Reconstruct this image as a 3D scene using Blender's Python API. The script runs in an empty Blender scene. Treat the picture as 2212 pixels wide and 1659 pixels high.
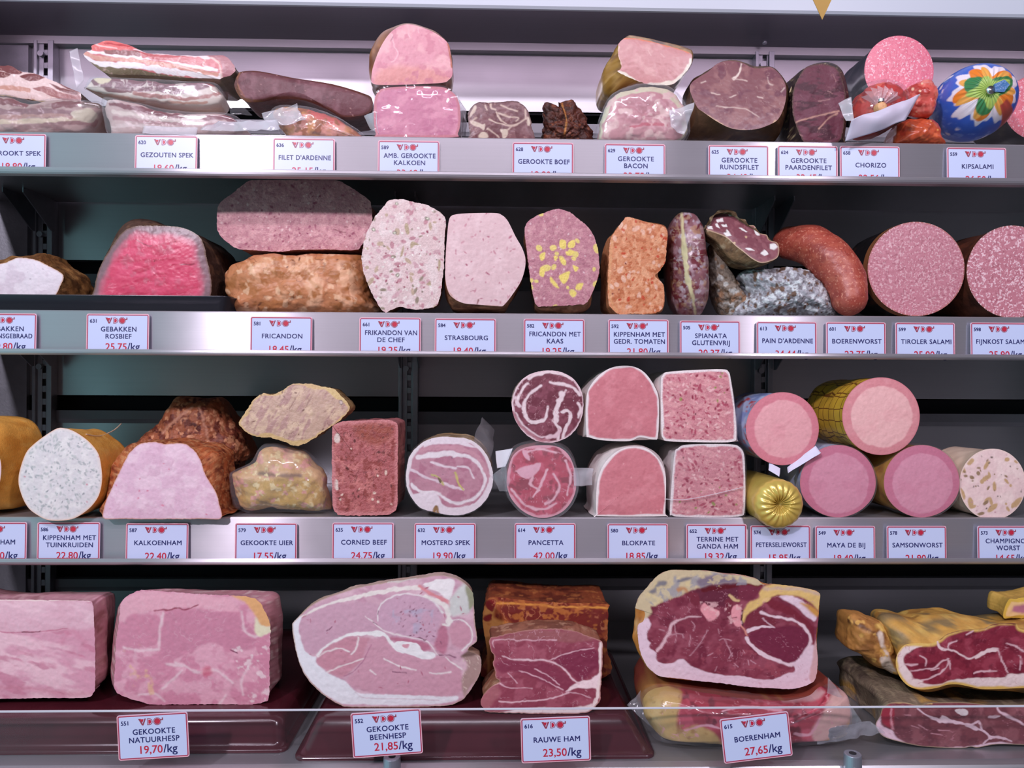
import bpy, bmesh, math, random
import numpy as np
from mathutils import Vector, Matrix

S = bpy.context.scene
COLL = S.collection

# ------------------------------------------------------------------ camera
FOC, CXP, CYP = 1600.0, 1106.0, 829.5          # in photograph pixels (2212 x 1659)
EYE = np.array([0.0, -1.06, 1.45])
YAW, ROLL = math.radians(1.35), 0.0050
_f = np.array([math.sin(YAW), math.cos(YAW), 0.0])
_r0 = np.array([math.cos(YAW), -math.sin(YAW), 0.0]); _u0 = np.array([0, 0, 1.0])
CR = math.cos(ROLL) * _r0 + math.sin(ROLL) * _u0
CU = -math.sin(ROLL) * _r0 + math.cos(ROLL) * _u0
cam = bpy.data.cameras.new('camera'); cam_o = bpy.data.objects.new('camera', cam); COLL.objects.link(cam_o)
cam.sensor_width = 36.0; cam.lens = FOC / 2212.0 * 36.0; cam.clip_start = 0.02
cam_o.matrix_world = Matrix(((CR[0], CU[0], -_f[0], EYE[0]), (CR[1], CU[1], -_f[1], EYE[1]), (CR[2], CU[2], -_f[2], EYE[2]), (0, 0, 0, 1)))
S.camera = cam_o

# ------------------------------------------------------------------ view, world, lamps
vs = S.view_settings
vs.view_transform = 'Standard'; vs.look = 'None'; vs.gamma = 1.0; vs.use_curve_mapping = False; vs.exposure = -0.10
w = bpy.data.worlds.new('shop_surroundings'); S.world = w; w.use_nodes = True
# the shop around: pale lavender; sea-green glow added at left to tint back panels
_wt = w.node_tree; _bg = _wt.nodes['Background']
_tc = _wt.nodes.new('ShaderNodeTexCoord'); _sx = _wt.nodes.new('ShaderNodeSeparateXYZ'); _wt.links.new(_tc.outputs['Generated'], _sx.inputs[0])
_mr = _wt.nodes.new('ShaderNodeMapRange'); _mr.interpolation_type = 'SMOOTHSTEP'; _wt.links.new(_sx.outputs['X'], _mr.inputs['Value']); _mr.inputs['From Min'].default_value = -0.25; _mr.inputs['From Max'].default_value = -0.62
_mx = _wt.nodes.new('ShaderNodeMix'); _mx.data_type = 'RGBA'; _wt.links.new(_mr.outputs[0], _mx.inputs['Factor']); _mx.inputs['A'].default_value = (0.62, 0.56, 0.68, 1); _mx.inputs['B'].default_value = (2.0, 4.4, 4.7, 1)
_wt.links.new(_mx.outputs['Result'], _bg.inputs[0])
w.node_tree.nodes['Background'].inputs[1].default_value = 0.16
TINT = (1.0, 0.90, 1.05)
def lamp(name, loc, target, size, power, tint=TINT, size_y=None):
    d = bpy.data.lights.new(name, 'AREA'); d.energy = power; d.color = tint; d.shape = 'RECTANGLE' if size_y else 'DISK'; d.size = size
    if size_y: d.size_y = size_y
    o = bpy.data.objects.new(name, d); COLL.objects.link(o); o.location = loc
    o.rotation_euler = (Vector(target) - Vector(loc)).to_track_quat('-Z', 'Y').to_euler()
    return o
lamp('ceiling_spot', (-1.25, -2.35, 2.85), (0.0, 0, 1.4), 0.16, 46)
lamp('ceiling_spot', (1.35, -2.15, 2.85), (0.3, 0, 1.4), 0.16, 20)
lamp('canopy_fill', (0.1, 0.205, 1.45 + 0.652), (0.1, 0.36, 1.45 + 0.50), 2.1, 0.95, (1.0, 0.74, 0.98), size_y=0.02)  # unseen lamp added behind the canopy rail to brighten the top back panel
lamp('ceiling_fill', (-0.1, -1.75, 3.0), (0, 0, 1.4), 1.6, 20, size_y=0.12)  # unseen wide fill light added overhead

# ------------------------------------------------------------------ pixels <-> places
def ray(px, py):
    return _f + CR * ((px - CXP) / FOC) - CU * ((py - CYP) / FOC)
def at(px, py, Y):
    d = ray(px, py); t = (Y - EYE[1]) / d[1]
    return EYE + d * t
def plane_pts(pts, Y, tz=0.0, tx=0.0, x0=0.0, z0=0.0):
    """points of a list of photo pixels on the plane y = Y + tz (z-z0) + tx (x-x0)"""
    out = []
    for px, py in pts:
        d = ray(px, py)
        den = d[1] - tz * d[2] - tx * d[0]
        t = (Y + tz * (EYE[2] - z0) + tx * (EYE[0] - x0) - EYE[1]) / den
        out.append(EYE + d * t)
    return np.array(out)
def to_px(P):
    v = np.asarray(P) - EYE
    dz = v @ _f
    return np.stack([CXP + FOC * (v @ CR) / dz, CYP - FOC * (v @ CU) / dz], -1)
REG = dict(R1=(0, 0, 2.989), R2=(700, 0, 2.989), R3=(1400, 0, 2.724), R4=(0, 380, 2.989), R5=(700, 380, 2.989), R6=(1400, 380, 2.724),
           R7=(0, 780, 2.989), R8=(700, 780, 2.989), R9=(1400, 780, 2.724), R10=(0, 1200, 2.989), R11=(700, 1200, 2.989), R12=(1340, 1200, 2.537),
           Z1=(0, 0, 5.53), Z2=(800, 0, 5.53), Z3=(1812, 0, 5.53), B1=(620, 1220, 5.027), B2=(1350, 1220, 4.909), B3=(1812, 1270, 4.485), P=(0, 0, 1.0))
def Q(reg, s):
    x0, y0, k = REG[reg]
    return [(x0 + float(a.split(',')[0]) / k, y0 + float(a.split(',')[1]) / k) for a in s.split()]
def circ(cx, cy, r, ry=None, n=72):
    ry = ry or r
    return [(cx + r * math.cos(2 * math.pi * i / n), cy + ry * math.sin(2 * math.pi * i / n)) for i in range(n)]

# ------------------------------------------------------------------ noise and colour
def _hash(ix, iy, iz, seed):
    h = (ix.astype(np.uint32) * np.uint32(374761393)) ^ (iy.astype(np.uint32) * np.uint32(668265263)) ^ (iz.astype(np.uint32) * np.uint32(2147483647)) ^ np.uint32((seed * 974711 + 12345) & 0xffffffff)
    h = (h ^ (h >> np.uint32(13))) * np.uint32(1274126177)
    h = h ^ (h >> np.uint32(16))
    return (h & np.uint32(0xffffff)).astype(np.float64) / 8388607.5 - 1.0
def vnoise(p, seed=0):
    p = np.asarray(p, float)
    if p.shape[1] == 2: p = np.c_[p, np.full(len(p), 0.37)]
    i = np.floor(p).astype(np.int64); f = p - i; u = f * f * f * (f * (f * 6 - 15) + 10)
    r = 0
    for dx in (0, 1):
        for dy in (0, 1):
            for dz in (0, 1):
                wgt = (u[:, 0] if dx else 1 - u[:, 0]) * (u[:, 1] if dy else 1 - u[:, 1]) * (u[:, 2] if dz else 1 - u[:, 2])
                r = r + wgt * _hash(i[:, 0] + dx, i[:, 1] + dy, i[:, 2] + dz, seed)
    return r
def fbm(p, seed=0, oct=3):
    p = np.asarray(p, float); a, r, tot = 1.0, 0, 0
    for k in range(oct):
        r = r + a * vnoise(p * 2 ** k + 17.3 * k, seed + k); tot += a; a *= 0.5
    return r / tot * 1.5
def lin(c):
    c = np.asarray(c, float) / 255.0
    return np.where(c <= 0.04045, c / 12.92, ((c + 0.055) / 1.055) ** 2.4)
GAIN = np.array([0.96, 0.87, 1.0])
def C(r, g, b):
    """surface colour of something that shows as this sRGB under the shop lamps"""
    return np.clip(lin((r, g, b)) / GAIN, 0.004, 0.92)
def sm(a, b, x):
    t = np.clip((x - a) / (b - a + 1e-9), 0, 1); return t * t * (3 - 2 * t)

# ------------------------------------------------------------------ outlines
def smooth_closed(pts, k=5):
    P = np.array(pts, float); n = len(P); out = []
    for i in range(n):
        a, b, c, d = P[i - 1], P[i], P[(i + 1) % n], P[(i + 2) % n]
        for t in np.arange(k) / k:
            out.append(0.5 * ((2 * b) + (c - a) * t + (2 * a - 5 * b + 4 * c - d) * t * t + (3 * b - a - 3 * c + d) * t ** 3))
    return np.array(out)
def smooth_open(pts, k=5):
    P = np.array(pts, float); n = len(P); out = []
    if n < 3: return np.array([P[0] + (P[-1] - P[0]) * t for t in np.linspace(0, 1, 6)])
    for i in range(n - 1):
        a, b, c, d = P[max(i - 1, 0)], P[i], P[i + 1], P[min(i + 2, n - 1)]
        for t in np.arange(k) / k:
            out.append(0.5 * ((2 * b) + (c - a) * t + (2 * a - 5 * b + 4 * c - d) * t * t + (3 * b - a - 3 * c + d) * t ** 3))
    out.append(P[-1]); return np.array(out)
def area_c(P):
    x, y = P[:, 0], P[:, 1]; x2, y2 = np.roll(x, -1), np.roll(y, -1)
    k = x * y2 - x2 * y; A = k.sum() / 2
    return A, np.array([((x + x2) * k).sum(), ((y + y2) * k).sum()]) / (6 * A)
def resample(P, n, c):
    """n points, equal arc, counter-clockwise, from where the ray to +x meets the outline"""
    A, _ = area_c(P)
    if A < 0: P = P[::-1]
    ang = np.arctan2(P[:, 1] - c[1], P[:, 0] - c[0])
    P = np.roll(P, -int(np.argmin(np.abs(ang))), axis=0)
    Pc = np.vstack([P, P[:1]]); s = np.r_[0, np.cumsum(np.linalg.norm(np.diff(Pc, axis=0), axis=1))]
    t = np.linspace(0, s[-1], n, endpoint=False)
    return np.stack([np.interp(t, s, Pc[:, 0]), np.interp(t, s, Pc[:, 1])], -1)
def seg_dist(X, L, closed=False, arg=False):
    L = np.asarray(L, float)
    A = L; B = np.roll(L, -1, axis=0)
    if not closed: A, B = A[:-1], B[:-1]
    out = np.full(len(X), 1e9); par = np.zeros(len(X))
    for s0 in range(0, len(X), 6000):
        x = X[s0:s0 + 6000, None, :]; d = (B - A)[None]; l2 = (d ** 2).sum(-1) + 1e-12
        t = np.clip(((x - A[None]) * d).sum(-1) / l2, 0, 1)
        q = ((x - A[None] - t[..., None] * d) ** 2).sum(-1); k = q.argmin(1)
        out[s0:s0 + 6000] = np.sqrt(q[np.arange(len(k)), k]); par[s0:s0 + 6000] = (k + t[np.arange(len(k)), k]) / len(A)
    return (out, par) if arg else out
def inside(X, L):
    L = np.asarray(L, float); r = np.zeros(len(X), bool); a = L[-1]
    for b in L:
        if a[1] != b[1]:
            m = (a[1] > X[:, 1]) != (b[1] > X[:, 1])
            r ^= m & (X[:, 0] < (b[0] - a[0]) * (X[:, 1] - a[1]) / (b[1] - a[1]) + a[0])
        a = b
    return r

# ------------------------------------------------------------------ painting the grain of a cut (masks worked out per vertex)
def paint(px, e, base, layers, seed=0):
    n = len(px); col = np.tile(np.asarray(base, float), (n, 1))
    wx = np.stack([vnoise(px / 16, seed + 1) * 2.0 + vnoise(px / 6, seed + 2) * 1.0, vnoise(px / 16, seed + 3) * 2.0 + vnoise(px / 6, seed + 4) * 1.0], -1)
    q = px + wx
    for k, L in enumerate(layers):
        kind = L[0]; o = L[-1] if isinstance(L[-1], dict) else {}
        if kind == 'ring':
            wd = L[1] + o.get('wn', L[1] * 0.35) * fbm(px / o.get('ws', 24), seed + 50 + k, 2)
            a = 1 - sm(wd - o.get('soft', 1.5), wd + o.get('soft', 1.5), e); c = L[2]
        elif kind in ('line', 'lines'):
            a = np.zeros(n); c = L[3]
            for pts in ([L[1]] if kind == 'line' else L[1]):
                sp = smooth_open(pts)
                lo, hi = sp.min(0) - 14, sp.max(0) + 14
                m = ((q > lo) & (q < hi)).all(1)
                if not m.any(): continue
                d, par = seg_dist(q[m], sp, arg=True)
                wd = L[2]
                if isinstance(wd, (tuple, list)): wd = np.interp(par, np.linspace(0, 1, len(wd)), wd)
                wd = wd / 2 * (1 + 0.5 * vnoise(q[m] / 9, seed + 9 + k)); s = o.get('soft', 1.5)
                a[m] = np.maximum(a[m], 1 - sm(wd - s, wd + s, d))
        elif kind in ('poly', 'polys'):
            a = np.zeros(n); c = L[2]; s = o.get('soft', 1.3)
            for pts in ([L[1]] if kind == 'poly' else L[1]):
                sp = smooth_closed(pts, 4) if not o.get('sharp') else np.array(pts, float)
                lo, hi = sp.min(0) - 8 - 2 * s, sp.max(0) + 8 + 2 * s
                m = ((q > lo) & (q < hi)).all(1)
                if not m.any(): continue
                d = seg_dist(q[m], sp, closed=True); d = np.where(inside(q[m], sp), d, -d)
                a[m] = np.maximum(a[m], sm(-s, s, d))
        elif kind == 'patch':
            c, sc, lo, hi = L[1:5]; st = o.get('st', (1, 1)); an = o.get('ang', 0.0)
            ca, sa = math.cos(an), math.sin(an)
            z = np.stack([(q[:, 0] * ca + q[:, 1] * sa) / (sc * st[0]), (-q[:, 0] * sa + q[:, 1] * ca) / (sc * st[1])], -1)
            a = sm(lo, hi, fbm(z, seed + 70 + 3 * k, o.get('oct', 3)))
        elif kind == 'vein':
            c, sc, wd = L[1:4]; st = o.get('st', (1, 1)); an = o.get('ang', 0.0)
            ca, sa = math.cos(an), math.sin(an)
            z = np.stack([(q[:, 0] * ca + q[:, 1] * sa) / (sc * st[0]), (-q[:, 0] * sa + q[:, 1] * ca) / (sc * st[1])], -1)
            a = (1 - sm(wd * 0.4, wd, np.abs(fbm(z, seed + 90 + k, 2)))) * sm(-0.2, 0.3, fbm(z * 0.6, seed + 140 + k, 2))
        elif kind == 'spots':
            c, cnt, r0, r1 = L[1:5]; rs = np.random.RandomState(o.get('seed', seed + k)); a = np.zeros(n)
            lo, hi = px.min(0), px.max(0)
            if 'box' in o: lo, hi = np.array(o['box'][:2]), np.array(o['box'][2:])
            for _ in range(cnt):
                ctr = lo + (hi - lo) * rs.rand(2); rr = r0 + (r1 - r0) * rs.rand() ** 1.6; el = 1 + (o.get('el', 1.5) - 1) * rs.rand(); an = o.get('ang', 0) + (rs.rand() - .5) * o.get('spread', 6.3)
                m = (np.abs(px - ctr) < rr * el + 4).all(1)
                if not m.any(): continue
                v = px[m] + wx[m] * 0.55 - ctr; ca, sa = math.cos(an), math.sin(an)
                d = np.sqrt(((v[:, 0] * ca + v[:, 1] * sa) / el) ** 2 + (-v[:, 0] * sa + v[:, 1] * ca) ** 2)
                a[m] = np.maximum(a[m], 1 - sm(rr - 0.9, rr + 0.9, d))
        else: raise ValueError(kind)
        if 'min_e' in o: a = a * sm(o['min_e'] - 2, o['min_e'] + 2, e)
        if 'within' in o:
            sp = np.array(o['within'], float); d = seg_dist(q, sp, closed=True); d = np.where(inside(q, sp), d, -d); a = a * sm(-2, 2, d)
        a = (a * o.get('amt', 1.0))[:, None]
        col = col * (1 - a) + np.asarray(c, float) * a
    return col
def paint3(P, spec, seed=0):
    """spec: (base colour, [(colour, size in m, lo, hi, amount[, stretch xyz])...]) on places in the thing"""
    base, pats = spec
    col = np.tile(np.asarray(base, float), (len(P), 1))
    for k, t in enumerate(pats):
        c, sc, lo, hi, amt = t[:5]; st = np.array(t[5]) if len(t) > 5 else 1.0
        a = (sm(lo, hi, fbm(P / (sc * st), seed + 11 * k, 3)) * amt)[:, None]
        col = col * (1 - a) + np.asarray(c, float) * a
    return col

# ------------------------------------------------------------------ materials
MATS = {}
def _n(nt, t, **kw):
    nd = nt.nodes.new(t)
    for k, v in kw.items(): setattr(nd, k, v)
    return nd
def mat(name, color=None, rough=0.45, metal=0.0, bump=(0, 0), var=(0, 0), specks=(), spec=0.5, coat=0.0, detail=2.0, stretch=None, trans=0.0, sss=0.0):
    if name in MATS: return MATS[name]
    m = bpy.data.materials.new(name); MATS[name] = m; m.use_nodes = True; nt = m.node_tree; L = nt.links
    b = nt.nodes['Principled BSDF']
    b.inputs['Roughness'].default_value = rough; b.inputs['Metallic'].default_value = metal
    b.inputs['Specular IOR Level'].default_value = spec; b.inputs['Coat Weight'].default_value = coat; b.inputs['Coat Roughness'].default_value = 0.12
    if trans: b.inputs['Transmission Weight'].default_value = trans
    if sss:
        b.inputs['Subsurface Weight'].default_value = sss; b.inputs['Subsurface Scale'].default_value = 0.004; b.inputs['Subsurface Radius'].default_value = (1, .4, .3)
    tc = _n(nt, 'ShaderNodeTexCoord'); co = tc.outputs['Object']
    if stretch:
        mp = _n(nt, 'ShaderNodeMapping'); mp.inputs['Scale'].default_value = stretch; L.new(co, mp.inputs['Vector']); co = mp.outputs['Vector']
    if color is None:
        at_ = _n(nt, 'ShaderNodeAttribute', attribute_name='Col'); src = at_.outputs['Color']
    else:
        rgb = _n(nt, 'ShaderNodeRGB'); rgb.outputs[0].default_value = (*[float(x) for x in color], 1); src = rgb.outputs[0]
    def noise(scale, det=2.0, rgh=0.55):
        nz = _n(nt, 'ShaderNodeTexNoise'); nz.inputs['Scale'].default_value = scale; nz.inputs['Detail'].default_value = det; nz.inputs['Roughness'].default_value = rgh
        L.new(co, nz.inputs['Vector']); return nz.outputs['Fac']
    for (c, sc, lo, hi, amt) in specks:
        mr = _n(nt, 'ShaderNodeMapRange', interpolation_type='SMOOTHSTEP'); L.new(noise(sc, 1.5), mr.inputs['Value'])
        mr.inputs['From Min'].default_value = lo; mr.inputs['From Max'].default_value = hi; mr.inputs['To Max'].default_value = amt
        mx = _n(nt, 'ShaderNodeMix', data_type='RGBA'); L.new(mr.outputs[0], mx.inputs['Factor']); L.new(src, mx.inputs['A']); mx.inputs['B'].default_value = (*[float(x) for x in c], 1)
        src = mx.outputs['Result']
    if var[1]:
        mr = _n(nt, 'ShaderNodeMapRange'); L.new(noise(var[0], 3.0), mr.inputs['Value']); mr.inputs['From Min'].default_value = 0.25; mr.inputs['From Max'].default_value = 0.75
        mr.inputs['To Min'].default_value = 1 - var[1]; mr.inputs['To Max'].default_value = 1 + var[1]
        vm = _n(nt, 'ShaderNodeVectorMath', operation='SCALE'); L.new(src, vm.inputs[0]); L.new(mr.outputs[0], vm.inputs['Scale']); src = vm.outputs[0]
    L.new(src, b.inputs['Base Color'])
    if bump[1]:
        bp = _n(nt, 'ShaderNodeBump'); bp.inputs['Strength'].default_value = bump[1]; bp.inputs['Distance'].default_value = 0.002
        L.new(noise(bump[0], detail), bp.inputs['Height']); L.new(bp.outputs[0], b.inputs['Normal'])
    return m
def film_mat(name, haze=0.10, tint=(0.9, 0.88, 0.93), rough=0.09, bump=(28, 0.10), gl=0.35):
    if name in MATS: return MATS[name]
    m = bpy.data.materials.new(name); MATS[name] = m; m.use_nodes = True; nt = m.node_tree; L = nt.links
    for nd in list(nt.nodes): nt.nodes.remove(nd)
    out = _n(nt, 'ShaderNodeOutputMaterial'); tr = _n(nt, 'ShaderNodeBsdfTransparent'); gs = _n(nt, 'ShaderNodeBsdfGlossy'); df = _n(nt, 'ShaderNodeBsdfDiffuse')
    tr.inputs[0].default_value = (0.97, 0.97, 0.98, 1)
    gs.inputs['Roughness'].default_value = rough; df.inputs[0].default_value = (*tint, 1)
    tc = _n(nt, 'ShaderNodeTexCoord'); nz = _n(nt, 'ShaderNodeTexNoise'); nz.inputs['Scale'].default_value = bump[0]; nz.inputs['Detail'].default_value = 2.0; nz.inputs['Distortion'].default_value = 1.5
    L.new(tc.outputs['Object'], nz.inputs['Vector'])
    bp = _n(nt, 'ShaderNodeBump'); bp.inputs['Strength'].default_value = bump[1]; bp.inputs['Distance'].default_value = 0.004; L.new(nz.outputs['Fac'], bp.inputs['Height'])
    L.new(bp.outputs[0], gs.inputs['Normal'])
    lw = _n(nt, 'ShaderNodeLayerWeight'); lw.inputs['Blend'].default_value = 0.5; L.new(bp.outputs[0], lw.inputs['Normal'])
    pw = _n(nt, 'ShaderNodeMath', operation='POWER'); L.new(lw.outputs['Facing'], pw.inputs[0]); pw.inputs[1].default_value = 3.5
    mu = _n(nt, 'ShaderNodeMath', operation='MULTIPLY_ADD'); L.new(pw.outputs[0], mu.inputs[0]); mu.inputs[1].default_value = 0.22; mu.inputs[2].default_value = 0.02 + gl * 0.06; mu.use_clamp = True
    m1 = _n(nt, 'ShaderNodeMixShader'); m1.inputs[0].default_value = haze; L.new(tr.outputs[0], m1.inputs[1]); L.new(df.outputs[0], m1.inputs[2])
    m2 = _n(nt, 'ShaderNodeMixShader'); L.new(mu.outputs[0], m2.inputs[0]); L.new(m1.outputs[0], m2.inputs[1]); L.new(gs.outputs[0], m2.inputs[2])
    L.new(m2.outputs[0], out.inputs[0]); return m
def steel_mat(name, base=(0.60, 0.58, 0.60), rough=0.34, aniso=0.85, streak=0.06, metal=1.0):
    if name in MATS: return MATS[name]
    m = bpy.data.materials.new(name); MATS[name] = m; m.use_nodes = True; nt = m.node_tree; L = nt.links; b = nt.nodes['Principled BSDF']
    b.inputs['Metallic'].default_value = metal; b.inputs['Anisotropic'].default_value = aniso
    tg = _n(nt, 'ShaderNodeTangent', direction_type='UV_MAP'); tg.uv_map = 'UVMap'; L.new(tg.outputs[0], b.inputs['Tangent'])
    tc = _n(nt, 'ShaderNodeTexCoord'); mp = _n(nt, 'ShaderNodeMapping'); mp.inputs['Scale'].default_value = (3, 300, 700); L.new(tc.outputs['Object'], mp.inputs['Vector'])
    nz = _n(nt, 'ShaderNodeTexNoise'); nz.inputs['Scale'].default_value = 1.0; nz.inputs['Detail'].default_value = 3; L.new(mp.outputs[0], nz.inputs['Vector'])
    n2 = _n(nt, 'ShaderNodeTexNoise'); n2.inputs['Scale'].default_value = 9.0; n2.inputs['Detail'].default_value = 4; L.new(tc.outputs['Object'], n2.inputs['Vector'])
    mr = _n(nt, 'ShaderNodeMapRange'); L.new(n2.outputs['Fac'], mr.inputs['Value']); mr.inputs['To Min'].default_value = rough - 0.07; mr.inputs['To Max'].default_value = rough + 0.09
    L.new(mr.outputs[0], b.inputs['Roughness'])
    m2 = _n(nt, 'ShaderNodeMapRange'); L.new(nz.outputs['Fac'], m2.inputs['Value']); m2.inputs['To Min'].default_value = 1 - streak; m2.inputs['To Max'].default_value = 1 + streak
    vm = _n(nt, 'ShaderNodeVectorMath', operation='SCALE'); vm.inputs[0].default_value = base; L.new(m2.outputs[0], vm.inputs['Scale']); L.new(vm.outputs[0], b.inputs['Base Color'])
    return m

# ------------------------------------------------------------------ objects
def tag(o, label=None, cat=None, group=None, kind=None):
    if label: o['label'] = label
    if cat: o['category'] = cat
    if group: o['group'] = group
    if kind: o['kind'] = kind
    return o
def empty(name, loc, label, cat, group=None):
    o = bpy.data.objects.new(name, None); COLL.objects.link(o); o.location = [float(v) for v in loc]; o.empty_display_size = 0.02
    return tag(o, label, cat, group)
def origin_of(o):
    v = Vector((0, 0, 0))
    while o: v += o.location; o = o.parent
    return np.array(v)
def mesh_obj(name, V, F, m, parent=None, col=None, smooth=True, uv=None, loc=None, mats=None, fmat=None):
    V = np.asarray(V, float)
    org = origin_of(parent) if parent else (np.array(loc, float) if loc is not None else np.array([V[:, 0].mean(), V[:, 1].mean(), V[:, 2].min()]))
    me = bpy.data.meshes.new(name); me.from_pydata((V - org).tolist(), [], [list(map(int, f)) for f in F]); me.update()
    for mm in (mats or [m]): me.materials.append(mm)
    if fmat is not None: me.polygons.foreach_set('material_index', np.asarray(fmat, np.int32))
    if smooth: me.polygons.foreach_set('use_smooth', np.ones(len(me.polygons), bool))
    if col is not None:
        a = me.color_attributes.new('Col', 'FLOAT_COLOR', 'POINT')
        a.data.foreach_set('color', np.c_[np.clip(col, 0, 1), np.ones(len(V))].astype(np.float32).ravel())
    if uv is not None:
        u = me.uv_layers.new(name='UVMap'); li = np.zeros(len(me.loops), np.int32); me.loops.foreach_get('vertex_index', li)
        u.data.foreach_set('uv', np.asarray(uv, np.float32)[li].ravel())
    o = bpy.data.objects.new(name, me); COLL.objects.link(o)
    if parent: o.parent = parent
    else: o.location = [float(v) for v in org]
    return o
class MB:
    """collects boxes and prisms for one mesh"""
    def __init__(s): s.V, s.F = [], []
    def box(s, x0, x1, y0, y1, z0, z1):
        n = len(s.V); s.V += [(x0, y0, z0), (x1, y0, z0), (x1, y1, z0), (x0, y1, z0), (x0, y0, z1), (x1, y0, z1), (x1, y1, z1), (x0, y1, z1)]
        s.F += [[n + i for i in f] for f in ((0, 3, 2, 1), (4, 5, 6, 7), (0, 1, 5, 4), (1, 2, 6, 5), (2, 3, 7, 6), (3, 0, 4, 7))]
        return s
    def prism(s, prof, x0, x1):
        """profile of (y, z) swept along x"""
        n = len(s.V); k = len(prof)
        s.V += [(x0, y, z) for y, z in prof] + [(x1, y, z) for y, z in prof]
        s.F += [[n + i, n + (i + 1) % k, n + k + (i + 1) % k, n + k + i] for i in range(k)] + [[n + i for i in range(k)][::-1], [n + k + i for i in range(k)]]
        return s
    def plate(s, pts, y0, y1):
        """outline of (x, z) with thickness along y"""
        n = len(s.V); k = len(pts)
        s.V += [(x, y0, z) for x, z in pts] + [(x, y1, z) for x, z in pts]
        s.F += [[n + i, n + k + i, n + k + (i + 1) % k, n + (i + 1) % k] for i in range(k)] + [[n + i for i in range(k)], [n + k + i for i in range(k)][::-1]]
        return s
    def cyl(s, c, r, h, axis='z', n=20, r2=None):
        k = len(s.V); r2 = r if r2 is None else r2
        for j, rr in ((0, r), (1, r2)):
            for i in range(n):
                a = 2 * math.pi * i / n; u, v = rr * math.cos(a), rr * math.sin(a)
                s.V.append({'z': (c[0] + u, c[1] + v, c[2] + j * h), 'y': (c[0] + u, c[1] + j * h, c[2] + v), 'x': (c[0] + j * h, c[1] + u, c[2] + v)}[axis])
        s.F += [[k + i, k + (i + 1) % n, k + n + (i + 1) % n, k + n + i] for i in range(n)] + [[k + i for i in range(n)][::-1], [k + n + i for i in range(n)]]
        return s
    def obj(s, name, m, parent=None, smooth=False, bevel=0, loc=None):
        V = np.array(s.V, float)
        o = mesh_obj(name, V, s.F, m, parent, smooth=smooth, uv=np.stack([V[:, 2] + V[:, 1] * 0.7, V[:, 0]], -1), loc=loc)
        if bevel:
            md = o.modifiers.new('bevel', 'BEVEL'); md.width = bevel; md.segments = 2; md.limit_method = 'ANGLE'
        return o

DS = 0.0013
def face_grid(F, c, M):
    """rings from the outline F (n,2) to the centre c"""
    t = (1 - np.arange(M) / M)[:, None, None]
    V = c + (F[None] - c) * t
    return np.vstack([V.reshape(-1, 2), c[None]])
def grid_faces(n, M, off=0, flip=False):
    f = []
    for j in range(M - 1):
        for i in range(n):
            a, b = j * n + i, j * n + (i + 1) % n
            f.append([off + a, off + b, off + b + n, off + a + n])
    last = off + M * n
    f += [[off + (M - 1) * n + i, off + (M - 1) * n + (i + 1) % n, last] for i in range(n)]
    return [x[::-1] for x in f] if flip else f
def shrink(P, d):
    if not d: return P
    A, c = area_c(P); t = np.roll(P, -1, 0) - np.roll(P, 1, 0); t /= np.linalg.norm(t, axis=1)[:, None] + 1e-9
    nrm = np.stack([-t[:, 1], t[:, 0]], -1) * (1 if A > 0 else -1)
    return P + nrm * d
class Item: pass
def settle(P, rest):
    """lets the lowest stretch of an outline (x, z) reach the surface it stands on"""
    z0, z1 = P[:, 1].min(), P[:, 1].max(); h = z1 - z0
    wgt = 1 - sm(0.0, 0.5, (P[:, 1] - z0) / h)
    P = P.copy(); P[:, 1] += (rest - z0) * wgt
    P[:, 1] = np.maximum(P[:, 1], rest); return P
SEED = [3]
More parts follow.
